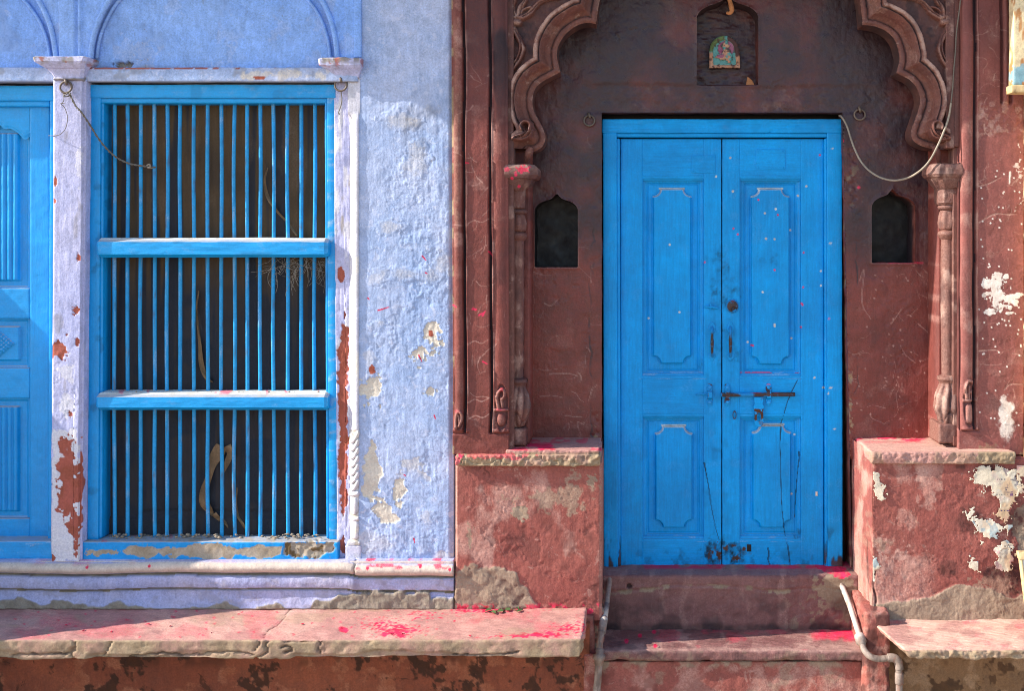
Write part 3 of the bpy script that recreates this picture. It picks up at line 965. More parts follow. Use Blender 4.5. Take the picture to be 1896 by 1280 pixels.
# --- base mouldings under the window: a roll, a fascia, a lower band
def base_fn(gx, gy):
    y = gy + 2.0 * fbm(gx, gx * 0, 180, 3, 151) - 5.0 * ss(640, 668, gx)
    right = ss(656, 664, gx)
    roll = np.sqrt(np.clip(1 - ((y - 1051) / 12.5) ** 2, 0, 1))
    d = 0.010 + 0.055 * roll
    fas = 0.048 + 0.006 * (1 - ((y - 1077) / 12) ** 2)
    d = np.where(y > 1064, np.where(y < 1067, 0.016, fas), d)
    d = np.where(y > 1090, np.where(y < 1094.5, 0.010, 0.034 - 0.0004 * (1108 - y)), d)
    d = np.where(y < 1039, 0.030 + 0.0 * y, d)
    d = d * (1 - 0.30 * right * ss(1064, 1070, y))
    d = d + plaster(gx, gy, 152, 0.7, 0.3) + 0.0016 * fbm(gx, gy, 20, 4, 153)
    # mortar filled in at the foot
    n = fbm(gx, gy * 1.4, 46, 4, 154)
    fill = ss(0.0, 5.0, gy - (1121 - 12 * np.clip(n, -0.2, 1.2) - 9 * ss(600, 700, gx) - 14 * blob(gx, gy * 0 + 1105, 690, 1105, 100, 60, 155, 0.3)
                               - 16 * ss(60, 20, np.abs(gx - 30)) - 9 * ss(40, 10, np.abs(gx - 112))))
    d = d * (1 - fill) + fill * (0.044 + 0.004 * fbm(gx, gy, 12, 4, 156))
    brk = 1 - ss(0, 2.5, np.abs(gx - 658 - 2 * fbm(gy, gx * 0, 12, 2, 157)))
    d = d - 0.02 * brk * ss(1066, 1060, y)
    M = zeros4(gx)
    M[..., 1] = fill
    M[..., 0] = np.clip(0.95 * ss(0.45, 0.8, roll) * ss(1064, 1062, y) + 0.2 * ss(0, 0.6, fbm(gx, gy, 30, 3, 158)), 0, 0.9)
    M[..., 2] = np.clip(0.85 * ((y > 1062) & (y < 1067)) + 0.85 * ((y > 1089) & (y < 1095)) + 0.35 * ss(0.2, 0.7, fbm(gx, gy * 2, 22, 4, 159)), 0, 0.85)
    pk = 0.35 * ss(1050, 1040, y) * ss(330, 100, np.abs(gx - 230)) * ss(-0.3, 0.5, fbm(gx, gy, 40, 3, 160)) + 0.7 * ss(1052, 1044, y) * right * ss(0.0, 0.5, fbm(gx, gy * 3, 18, 4, 161))
    pk = np.maximum(pk, specks(gx, gy, [(167, 1048), (281, 1046), (683, 1050), (780, 1047), (835, 1052)], 3))
    M[..., 3] = np.clip(pk, 0, 0.9)
    return d, M
sheet("base_moulding", blue, -320, 1038, 840, 1127, 1.8, 0.03, base_fn, M_blue_lo, skirt=-0.10)
def ledge_top(px, py, d):
    return np.stack([0.7 + 0 * px, 0 * px, 0.3 * ss(0, 0.6, fbm(px, py, 24, 3, 163)), 0.4 * ss(0.0, 0.6, fbm(px, py, 34, 4, 164))], -1)
rbox("base_ledge", blue, -320, 1040, 840, 1060, 0.036, -0.12, 6, 0.004, 0.001, M_blue_lo, ledge_top, seed=23)

# --- window
win = empty("window", (wx(390), 0, wz(1040)), blue)
def wood_m(seed, grime=0.3, bare=0.0, pinkish=0.0):
    def f(px, py, d):
        M = np.zeros((len(px), 4))
        M[:, 2] = grime * ss(0.25, 0.8, fbm(px, py, 26, 4, seed))
        M[:, 0] = bare * ss(0.2, 0.6, fbm(px, py * 2, 18, 4, seed + 1))
        M[:, 3] = pinkish * ss(0.6, 0.75, fbm(px, py, 9, 3, seed + 2)) * 0.4
        return M
    return f
tilt = lambda k: (lambda V: V + np.stack([k * np.clip((wz(190) - V[:, 2]) / 2.1, 0, 1), 0 * V[:, 0], 0 * V[:, 0]], -1))
rbox("frame_stile", win, 166, 157, 186, 1000, -0.030, -0.15, 4, 0.003, 0.0008, M_win_v, wood_m(201, 0.4), seed=1, shear=tilt(-0.012))
rbox("frame_bead", win, 184, 186, 192, 998, -0.042, -0.15, 3, 0.006, 0.0008, M_win_v, wood_m(202, 0.4), seed=2, shear=tilt(-0.010))
rbox("frame_stile", win, 605, 157, 620, 1000, -0.030, -0.15, 4, 0.003, 0.0010, M_win_v, wood_m(203, 0.4, 0.35), seed=3, shear=tilt(0.012))
rbox("frame_bead", win, 601, 186, 607, 998, -0.040, -0.15, 3, 0.005, 0.0008, M_win_v, wood_m(204, 0.3), seed=4, shear=tilt(0.008))
rbox("frame_head", win, 160, 156, 621, 181, -0.024, -0.15, 4, 0.003, 0.0010, M_win_h, wood_m(205, 0.3, 0.2), seed=5)
rbox("frame_bead", win, 182, 180, 607, 191, -0.036, -0.15, 3, 0.007, 0.0008, M_win_h, wood_m(206, 0.3), seed=6)
def sill_m(px, py, d):
    M = np.zeros((len(px), 4))
    front = ss(1003, 1006, py)
    b = blob(px, py, 395, 1022, 150, 12, 211, 0.55, 30) + blob(px, py, 195, 1024, 30, 5, 212, 0.8, 10)
    M[:, 1] = 0
    M[:, 0] = np.clip(b * front + 0.55 * (1 - front) * ss(-0.3, 0.4, fbm(px, py, 20, 3, 215)) + 0.25 * ss(0.3, 0.7, fbm(px, py, 9, 4, 213)), 0, 1)
    hole = ragged(px, py, [(528, 1008), (545, 1004), (618, 1004), (622, 1016), (600, 1030), (575, 1036), (545, 1030), (524, 1024)], 214, 5, 12)
    M[:, 0] = np.maximum(M[:, 0], hole * 0.85)
    M[:, 2] = 0.7 * hole * ss(0.1, 0.4, fbm(px, py, 9, 4, 216)) + 0.2 * ss(0.2, 0.7, fbm(px, py, 30, 3, 217))
    M[:, 1] = 0.8 * hole * ss(0.25, 0.5, fbm(px + 90, py, 12, 3, 218))
    M[:, 3] = 0.5 * (1 - front) * ss(0.45, 0.7, fbm(px, py, 18, 3, 219))
    return M
def sill_d(px, py, d, nrm):
    hole = ragged(px, py, [(528, 1008), (545, 1004), (618, 1004), (622, 1016), (600, 1030), (575, 1036), (545, 1030), (524, 1024)], 214, 5, 12)
    b = blob(px, py, 395, 1022, 150, 12, 211, 0.55, 30)
    return -0.006 * hole + 0.004 * hole * fbm(px, py, 8, 3, 220) - 0.0012 * b + 0.0007 * fbm(px, py, 8, 3, 221)
rbox("sill", win, 153, 1004, 626, 1041, 0.012, -0.15, 2.0, 0.005, 0.0016, M_sill, sill_m, seed=7, chip=0.8, dispfn=sill_d)
for k, (y0, y1) in enumerate(((447, 472), (735, 756))):
    def rail_m(px, py, d, k=k):
        M = np.zeros((len(px), 4))
        top = ss(7, 1, py - (440 if k == 0 else 727))
        M[:, 0] = np.clip(0.18 * ss(0.3, 0.6, fbm(px * 0.6, py * 2, 16, 4, 231 + k, 0.6)) + top * 0.9, 0, 1)
        M[:, 2] = 0.3 * ss(0.3, 0.7, fbm(px, py * 4, 40, 3, 233 + k))
        M[:, 3] = 0.6 * top * ss(0.5, 0.7, fbm(px, py, 14, 3, 236 + k)) * k
        return M
    chamfer_bar("cross_rail", win, 176.5 - k, 606, [(y0 - 7, -0.11), (y0 - 6, -0.012), (y0 + 1, 0.016), (y1 - 1, 0.016), (y1 + 5, -0.012), (y1 + 5, -0.11)], M_win_h, rough=0.0012, seed=30 + k, maskfn=rail_m)
rnd = random.Random(5)
for i in range(16):
    x = 211.5 + i * (581.5 - 211.5) / 15 + rnd.uniform(-1.2, 1.2)
    bx = rnd.uniform(-1.2, 1.2)
    pts = [(x + rnd.uniform(-.8, .8) + bx * 0.2, 180, -0.085), (x + bx + rnd.uniform(-.7, .7), 320, -0.085), (x + rnd.uniform(-.6, .6), 455, -0.085),
           (x - bx * .7 + rnd.uniform(-.6, .6), 600, -0.083), (x + rnd.uniform(-.6, .6), 740, -0.085), (x + bx + rnd.uniform(-.9, .9), 880, -0.084), (x + rnd.uniform(-.5, 1.2), 1000, -0.085)]
    tube("window_bar", win, pts, 3.7, M_bar, 10, 8, maskfn=lambda px, py, d, i=i: np.stack([0.3 * ss(0.42, 0.6, fbm(px * 3, py * 0.6, 22, 4, 260 + i)), 0.5 * ss(0.55, 0.7, fbm(px * 3, py, 20, 3, 290 + i)), 0.3 * ss(0.3, .7, fbm(px, py, 40, 3, 270)), 0 * px], -1))
def screen_fn(gx, gy):
    fold = fbm(gx, gy * 0.05, 18, 3, 301) * 0.009 + fbm(gx, gy * 0.2, 60, 3, 302) * 0.008 + 0.003 * fbm(gx, gy * 0.03, 8, 2, 305)
    d = -0.128 + fold
    M = zeros4(gx)
    bar_shade = ss(0.05, 0.6, fbm(gx, gy * 0.035, 15, 3, 306))  # dark upright streaks painted on the cloth in place of the bars' shadows
    M[..., 2] = np.clip(ss(430, 600, gy) * (0.7 + 0.3 * ss(0, 0.5, fbm(gx, gy, 60, 3, 303))) + 0.75 * bar_shade, 0, 1)
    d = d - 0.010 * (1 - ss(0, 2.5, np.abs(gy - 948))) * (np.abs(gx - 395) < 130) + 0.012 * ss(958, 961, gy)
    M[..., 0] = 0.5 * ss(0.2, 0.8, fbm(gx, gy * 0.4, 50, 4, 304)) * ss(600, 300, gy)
    return d, M
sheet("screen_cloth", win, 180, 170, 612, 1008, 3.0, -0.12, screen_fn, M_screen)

# --- blue door at the left edge (its right leaf is in the picture, the other is past the frame)
dl = empty("side_door", (wx(-40), 0.08, wz(1040)), blue)
rbox("door_head", dl, -292, 158, 99, 186, -0.045, -0.18, 4, 0.003, 0.001, M_win_h, wood_m(321, 0.25), seed=51)
rbox("door_bead", dl, -290, 185, 92, 197, -0.060, -0.18, 4, 0.006, 0.001, M_win_h, wood_m(322, 0.25), seed=52)
rbox("door_post", dl, 92, 178, 101, 1008, -0.050, -0.18, 3, 0.004, 0.001, M_win_v, wood_m(323, 0.3), seed=53, shear=tilt(-0.010))
rbox("door_sill", dl, -292, 1003, 98, 1039, 0.004, -0.18, 3, 0.004, 0.0025, M_win_h, wood_m(324, 0.4, 0.3), seed=54, chip=0.4)
def leaf(ox):
    q = lambda n, x0, y0, x1, y1, df, mat, sd, **k: rbox(n, dl, x0 + ox, y0, x1 + ox, y1, df, -0.17, 3.2, 0.0035, 0.0012, mat, wood_m(330 + sd, 0.22), seed=60 + sd, **k)
    q("stile", 57, 190, 94, 1004, -0.092, M_win_v, 1)
    q("stile", -94, 190, -57, 1004, -0.092, M_win_v, 2)
    q("rail", -57, 534, 57, 590, -0.094, M_win_h, 4)
    q("rail", -57, 682, 57, 738, -0.094, M_win_h, 5)
    q("rail", -57, 961, 57, 1004, -0.094, M_win_h, 6)
    # top rail with a serpentine lower edge
    curve = catmull([(57, 252), (46, 258), (34, 246), (20, 238), (8, 238), (0, 231), (-8, 238), (-20, 238), (-34, 246), (-46, 258), (-57, 252)], 5)
    keep = np.concatenate([[(-57 + ox, 192), (57 + ox, 192)], curve + np.array([ox, 0])])
    def top_fn(gx, gy):
        dd, _, _ = seg_near(gx, gy, curve + np.array([ox, 0]), False)
        d = -0.094 - 0.006 * ss(12, 2, dd) + 0.003 * (1 - ss(0, 2.5, np.abs(dd - 6)))
        return d + 0.0005 * fbm(gx, gy, 20, 3, 345), None
    sheet("rail", dl, -57 + ox, 192, 57 + ox, 262, 1.5, -0.094, top_fn, M_win_h, keep=keep)
    def panel_fn(gx, gy, y0, y1, reeds):
        u = gx - ox
        e = np.minimum(np.minimum(u + 57, 57 - u), np.minimum(gy - y0, y1 - gy))
        d = -0.124 - 0.005 * ss(8, 0, e)
        d = d + 0.012 * ss(6, 1.5, e) * (e < 6)
        inr = ss(17, 18.5, np.minimum(u + 57, 57 - u)) * ss(14, 16, np.minimum(gy - y0, y1 - gy))
        if reeds:
            d = d + inr * (0.012 + 0.0125 * np.sqrt(np.clip(1 - (((u + 38.5) % 11 - 5.5) / 4.6) ** 2, 0, 1)))
        else:
            d = d + inr * 0.018
            dia = np.abs(u) / 31 + np.abs(gy - (y0 + y1) / 2) / 26
            lat = np.maximum(0.5 + 0.5 * np.cos((u + (gy - 632) * 1.15) * 2 * np.pi / 9), 0) * np.maximum(0.5 + 0.5 * np.cos((u - (gy - 632) * 1.15) * 2 * np.pi / 9), 0)
            d = d + (dia < 1) * (0.006 + 0.012 * np.sqrt(lat))
        return d + 0.0008 * fbm(gx, gy, 16, 3, 346) + 0.0004 * fbm(gx * 2, gy * .3, 8, 3, 347), None
    sheet("door_panel", dl, -58 + ox, 228, 58 + ox, 536, 1.5, -0.118, lambda x, y: panel_fn(x, y, 232, 534, True), M_win_v)
    sheet("door_panel", dl, -58 + ox, 588, 58 + ox, 684, 1.5, -0.118, lambda x, y: panel_fn(x, y, 590, 682, False), M_win_h)
    sheet("door_panel", dl, -58 + ox, 736, 58 + ox, 963, 1.5, -0.118, lambda x, y: panel_fn(x, y, 738, 961, True), M_win_v)
leaf(-2)
leaf(-191)

# the eave slab above both fronts, unseen, added and stepped to shade their tops
rbox("shade_eave", blue, -1100, -262, 72, -232, 0.262, -0.30, 40, 0.01, 0.0, M_pale, seed=91)
rbox("upper_storey", blue, -1100, -700, 839, -262, 0.0, -0.4, 60, 0.01, 0.0, M_blue, seed=92)
rbox("upper_band", blue, -1100, -262, 839, -139, -0.01, -0.4, 60, 0.01, 0.0, M_blue, seed=93)
rbox("far_wall", blue, -1100, -140, -318, 1130, 0.0, -0.4, 60, 0.01, 0.0, M_blue, seed=94)
rbox("wall_core", blue, -330, -140, 845, 1130, -0.20, -0.4, 60, 0.01, 0.0, M_blue, seed=95)

# ================================================================== BROWN HOUSE
brown = empty("brown_house", (wx(1350), 0, 0.0), label="maroon painted house front with a scalloped arch around a blue double door", cat="house")
RD = -0.30                       # back wall of the porch recess

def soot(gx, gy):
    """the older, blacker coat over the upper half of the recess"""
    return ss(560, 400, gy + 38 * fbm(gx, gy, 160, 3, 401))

# --- left pilaster
def pl_fn(gx, gy):
    base = ss(801, 804, gy)
    d = 0.030 + plaster(gx, gy, 411, 0.55, 0.8)
    # ridge | groove | flat | groove | band, stopped above a plain foot
    g = np.zeros(gx.shape)
    wob = 1.2 * fbm(gy, gx * 0, 140, 3, 412)
    x = gx + wob
    d_up = -0.004 * ss(839, 836, x) * 0
    ridge_ = np.sqrt(np.clip(1 - ((x - 849) / 8.5) ** 2, 0, 1))
    d_up = d_up - 0.008 * (x < 858) + 0.016 * ridge_ * ss(800, 792, gy)
    d_up = d_up - 0.026 * (ss(856.5, 858, x) - ss(861.5, 863, x)) * ss(806, 804, gy)
    d_up = d_up + 0.006 * (1 - ss(0, 1.6, np.abs(x - 864.5)))
    d_up = d_up - 0.024 * (ss(905, 906.5, x) - ss(910, 911.5, x))
    d_up = d_up + 0.006 * (1 - ss(0, 1.8, np.abs(x - 913)))
    d_up = d_up + 0.010 * np.sqrt(np.clip(1 - ((x - 925) / 11.5) ** 2, 0, 1)) - 0.006 * (x > 913)
    d = d + d_up * (1 - base)
    # foot line of each stopped groove
    for (a, b) in ((838, 864), (909, 940)):
        d = d + 0.007 * stroke(gx, gy, [(a, 798), (b, 798)], 4, 4, 2)
        d = d - 0.010 * stroke(gx, gy, [(a, 804), (b, 804)], 2.0, 2.0, 2)
    # little carved buds at the foot
    c = stroke(gx, gy, [(843, 792), (842, 778), (846, 764), (853, 766), (854, 778), (849, 789)], 3.4, 2.4)
    c = np.maximum(c, 0.7 * stroke(gx, gy, [(848, 770), (850, 785)], 2.4, 2))
    c = np.maximum(c, stroke(gx, gy, [(922, 756), (919, 738), (924, 724), (931, 722), (933, 732), (928, 740)], 3.6, 2.6))
    c = np.maximum(c, 0.8 * stroke(gx, gy, [(927, 738), (929, 754)], 3, 2.4))
    c = np.maximum(c, 0.9 * stroke(gx, gy, [(917, 759.5), (938, 759.5)], 3, 3, 2))
    c = np.maximum(c, 0.8 * np.sqrt(np.clip(1 - ((gx - 927) / 8.5) ** 2 - ((gy - 778) / 12) ** 2, 0, 1)))
    pit = ss(0.0, 0.3, np.maximum(blob(gx, gy, 928, 757, 11, 42, 413, 0.05), blob(gx, gy, 848, 779, 8, 17, 413, 0.05)))
    d = d - 0.008 * pit + 0.017 * c
    d = d + 0.0008 * fbm(gx, gy, 7, 3, 414) * base
    M = zeros4(gx)
    sc1 = scratches(gx, gy, 46, 415, 866, 100, 905, 800, 1.4) + 0.6 * scratches(gx, gy, 26, 416, 912, 300, 940, 700, 1.3)
    hl = 0
    for (y, a, b) in ((740, 866, 905), (770, 868, 904), (632, 866, 903), (408, 867, 905)):
        hl = np.maximum(hl, stroke(gx, gy, [(a, y + 6), (a + 12, y), (a + 25, y + 4), (b, y - 3)], 1.5, 1.0))
    wear = (1 - base) * (0.8 * np.exp(-((x - 864.5) / 2.2) ** 2) + 0.8 * np.exp(-((x - 913) / 2.4) ** 2) + 0.4 * ridge_)
    M[..., 0] = np.clip(0.8 * sc1 + 0.9 * hl + wear * (0.5 + 0.5 * fbm(gx, gy, 24, 3, 417)) + 0.35 * ss(0.2, 0.9, fbm(gx, gy, 34, 4, 418)) + 0.5 * c, 0, 0.95)
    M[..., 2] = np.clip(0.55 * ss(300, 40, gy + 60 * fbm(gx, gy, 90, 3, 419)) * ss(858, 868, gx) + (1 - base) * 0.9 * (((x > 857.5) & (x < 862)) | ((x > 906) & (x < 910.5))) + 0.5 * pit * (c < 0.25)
                        + 0.35 * ss(913, 918, gx) * ss(0.0, 0.6, fbm(gx, gy * 0.3, 30, 3, 420)), 0, 0.9)
    M[..., 1] = 0.85 * ss(0.15, 0.4, fbm(gx, gy * 0.5, 12, 4, 421)) * ss(842, 838, gx) + 0.25 * blob(gx, gy, 846, 260, 10, 180, 422, 0.8, 40, 0.3)
    pk = 0
    for pts in ([(862, 301), (869, 302)], [(905, 466), (911, 474)], [(876, 571), (880, 575)], [(874, 573), (882, 573)], [(886, 584), (897, 578)], [(893, 585), (898, 576)], [(838, 565), (845, 569)], [(893, 670), (901, 674)]):
        pk = np.maximum(pk, stroke(gx, gy, pts, 2.0, 1.2, 2))
    pk = np.maximum(pk, 0.45 * blob(gx, gy, 927, 722, 6, 4, 423, 0.7) + 0.35 * blob(gx, gy, 927, 759, 10, 2, 424, 0.7) + 0.3 * blob(gx, gy, 849, 762, 7, 3, 425, 0.7))
    M[..., 3] = pk
    return d, M
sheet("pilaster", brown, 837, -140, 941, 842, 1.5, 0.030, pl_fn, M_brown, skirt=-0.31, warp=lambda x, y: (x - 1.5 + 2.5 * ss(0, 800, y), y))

def plain(seed, a=0.5, sootk=0.0, pale=0.3):
    def f(gx, gy):
        d = plaster(gx, gy, seed, a, 0.6)
        M = zeros4(gx)
        M[..., 0] = pale * ss(0.1, 0.8, fbm(gx, gy, 26, 4, seed + 4)) 
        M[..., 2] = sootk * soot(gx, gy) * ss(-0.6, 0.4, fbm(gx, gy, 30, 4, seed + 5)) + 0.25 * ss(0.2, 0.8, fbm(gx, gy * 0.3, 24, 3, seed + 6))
        return d, M
    return f
def at(dd, f):
    def g(gx, gy):
        d, M = f(gx, gy)
        return d + dd, M
    return g
# stepped strips between pilaster and column
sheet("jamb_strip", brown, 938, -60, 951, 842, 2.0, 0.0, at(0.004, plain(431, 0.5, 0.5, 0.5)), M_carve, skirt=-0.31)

# --- scalloped arch
RIM_L = [(1103, 40), (1086, 38), (1068, 43), (1047, 58), (1033, 80), (1030, 100), (1033, 118), (1036, 130)]
RIM_L2 = [(1036, 130), (1019, 139), (1000, 150), (988, 164), (984, 186), (988, 206), (1000, 228), (1007, 245), (1008, 257), (1002, 270), (990, 278), (977, 279)]
RIM_T = [(1352, -230), (1310, -190), (1252, -150), (1190, -120), (1146, -80), (1120, -36), (1109, 0), (1103, 40)]
arcL = np.concatenate([catmull(RIM_T, 6)[:-1], catmull(RIM_L, 6)[:-1], catmull(RIM_L2, 6)])
R_a = [(1601, 42), (1622, 44), (1644, 53), (1660, 68), (1668, 90), (1670, 108), (1664, 132)]
R_b = [(1664, 132), (1688, 144), (1703, 161), (1709, 182), (1705, 202), (1698, 222), (1692, 242), (1695, 257), (1706, 266), (1722, 272), (1733, 274)]
R_t = [(1352, -230), (1394, -190), (1452, -150), (1514, -120), (1560, -80), (1586, -36), (1597, 0), (1601, 42)]
arcR = np.concatenate([catmull(R_t, 6)[:-1], catmull(R_a, 6)[:-1], catmull(R_b, 6)])

def carve(gx, gy, mir):
    if mir: gx = 1355 * 2 - gx - 3
    L = [([(950, 52), (958, 66), (967, 84), (968, 94), (962, 110), (951, 126)], 6.0, 3.6),
         ([(955, 56), (961, 74), (962, 92), (956, 108), (950, 116)], 2.6, 2.0),
         ([(953, 40), (961, 41)], 7.5, 7.0),
         ([(953, 30), (948, 14), (953, -6), (950, -24)], 6.0, 4.0), ([(960, 30), (962, 14), (972, 0), (976, -20)], 6.0, 4.0),
         ([(965, 32), (978, 26), (988, 14), (1000, 2), (1016, -4), (1034, -6)], 6.5, 3.5),
         ([(962, 26), (970, 16), (984, 12), (987, 22), (976, 31)], 3.0, 2.4),
         ([(951, 256), (962, 252), (974, 248), (981, 238), (981, 228), (972, 225), (965, 231), (966, 240)], 6.4, 3.6),
         ([(954, 258), (966, 258), (980, 252), (986, 240)], 3.4, 2.6)]
    out = np.zeros(gx.shape)
    for pts, a, b in L:
        out = np.maximum(out, stroke(gx, gy, pts, a, b) * (0.6 + 0.4 * a / 7))
    groove = np.zeros(gx.shape)
    for pts, a in (([(953, 54), (963, 72), (965, 92), (958, 112)], 1.3), ([(952, 28), (950, 10), (952, -10)], 1.2), ([(962, 28), (966, 10), (974, -4)], 1.2),
                   ([(968, 30), (984, 20), (998, 5), (1016, -3)], 1.2), ([(955, 255), (968, 251), (977, 243), (978, 232)], 1.3)):
        groove = np.maximum(groove, stroke(gx, gy, pts, a, a))
    return out - 0.35 * groove
def arch_fn(arc, mir):
    def f(gx, gy):
        t, _, _ = seg_near(gx, gy, arc, False)
        t = np.where(t > 3, t + 0.6 * fbm(gx, gy, 40, 3, 442) + 0.35 * fbm(gx, gy, 7, 2, 443), t)
        field = -0.030 + plaster(gx, gy, 441 + mir, 0.5, 0.3)
        bead = 0.014 * ss(33.5, 36, t)
        u_ = np.clip((t - 11) / 21, 0, 1)
        lip = -0.072 + 0.018 * np.sqrt(np.clip(1 - ((t - 6) / 7) ** 2, 0, 1))
        cove = -0.064 + 0.066 * u_ ** 1.5 + 0.010 * np.sqrt(np.clip(1 - ((t - 27) / 6) ** 2, 0, 1))
        rim = np.where(t < 11, lip, np.where(t < 33, cove, 0.002)) + bead - 0.006 * (1 - ss(0, 1.5, np.abs(t - 11.5))) - 0.009 * (1 - ss(0, 1.5, np.abs(t - 33.2)))
        w = ss(45, 42.5, t)
        c = carve(gx, gy, mir)
        d = field * (1 - w) + rim * w
        d = np.maximum(d, np.where(gy > 215, -0.030 + 0.062 * c, field + 0.032 * c) * (c > 0.02) + (c <= 0.02) * -1)
        cm = ss(0.05, 0.3, c) * (1 - w)
        d = d + 0.0014 * fbm(gx, gy, 9, 3, 445) + 0.0007 * fbm(gx, gy, 4, 2, 449) - 0.004 * np.clip(fbm(gx, gy, 12, 3, 450) - 0.45, 0, 1)
        M = zeros4(gx)
        M[..., 0] = np.clip(0.95 * np.exp(-((t - 39) / 4.0) ** 2) * (0.8 + 0.5 * fbm(gx, gy, 20, 3, 446)) + 0.35 * ss(0.5, 0.95, c) * (1 - w) + 0.25 * np.exp(-(t / 2.0) ** 2) + 0.3 * ss(0.15, 0.8, fbm(gx, gy, 18, 4, 447)), 0, 0.9)  # pale bead along the arch: a highlight painted into the colour
        M[..., 2] = np.clip(0.8 * np.exp(-((t - 33) / 1.6) ** 2) + 0.6 * np.exp(-((t - 11.5) / 1.6) ** 2) + 0.45 * (1 - w) * ss(0.25, 0.0, c) + 0.35 * ss(0.0, 0.7, fbm(gx, gy, 26, 4, 448)), 0, 0.8)
        return d, M
    return f
keepL = np.concatenate([arcL, [(972, 274), (948, 274), (948, -240)]])
keepR = np.concatenate([arcR, [(1738, 276), (1757, 276), (1757, -240)]])
sheet("arch", brown, 948, -66, 1352, 284, 1.5, -0.01, arch_fn(arcL, 0), M_carve, keep=keepL)
sheet("arch", brown, 1352, -66, 1757, 284, 1.5, -0.01, arch_fn(arcR, 1), M_carve, keep=keepR)
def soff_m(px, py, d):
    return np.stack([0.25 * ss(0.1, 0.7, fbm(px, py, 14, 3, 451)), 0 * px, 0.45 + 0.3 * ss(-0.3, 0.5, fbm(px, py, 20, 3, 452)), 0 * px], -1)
reveal("arch_soffit", brown, np.concatenate([arcL, [(950, 279)]]), -0.072, -0.255, M_carve, closed=False, n=10, maskfn=soff_m)
reveal("arch_soffit", brown, np.concatenate([arcR, [(1755, 277)]]), -0.072, -0.255, M_carve, closed=False, n=10, maskfn=soff_m, flip=True)
keepLb, keepRb = keepL[::-1], keepR[::-1]
sheet("arch_back", brown, 948, -66, 1352, 284, 4, -0.255, lambda x, y: (-0.255 + 0 * x, None), M_carve, keep=keepL)
sheet("arch_back", brown, 1352, -66, 1757, 284, 4, -0.255, lambda x, y: (-0.255 + 0 * x, None), M_carve, keep=keepR)
# small leaf under each foot of the arch
for (pts, w) in (([(984, 272, -0.03), (979, 284, -0.04), (974, 300, -0.06), (973, 306, -0.06)], [5, 8, 4, 2]), ([(1728, 270, -0.03), (1735, 282, -0.04), (1739, 300, -0.06), (1740, 306, -0.06)], [5, 7, 4, 2])):
    tube("arch_leaf", brown, pts, w, M_carve, 10, 6)

# --- recess wall round the door
def ogee(cx, x0, x1, y0, ytop, y1, sh):
    """cusped little arch: sill y1, springing y0, tip ytop"""
    h = y0 - ytop
    half = [(x0, y0), (x0 + sh * 0.35, y0 - 0.26 * h), (x0 + sh, y0 - 0.46 * h), (cx - (cx - x0 - sh) * 0.45, y0 - 0.62 * h), (cx - 5, y0 - 0.80 * h), (cx, ytop)]
    l = catmull(half, 6)
    r = np.stack([2 * cx - l[::-1, 0], l[::-1, 1]], -1)
    r[:, 0] = cx + (r[:, 0] - cx) * (x1 - cx) / (cx - x0)
    return np.concatenate([[(x0, y1)], l, r[1:], [(x1, y1)]])
NI_L = ogee(1031, 990, 1070, 388, 357, 495, 14)
NI_R = ogee(1652, 1614, 1695, 381, 349, 487, 14)
NI_S = ogee(1347, 1290, 1404, 30, -12, 157, 22)
DOORH = [(1114, 1066), (1114, 208), (1560, 208), (1578, 1066)]
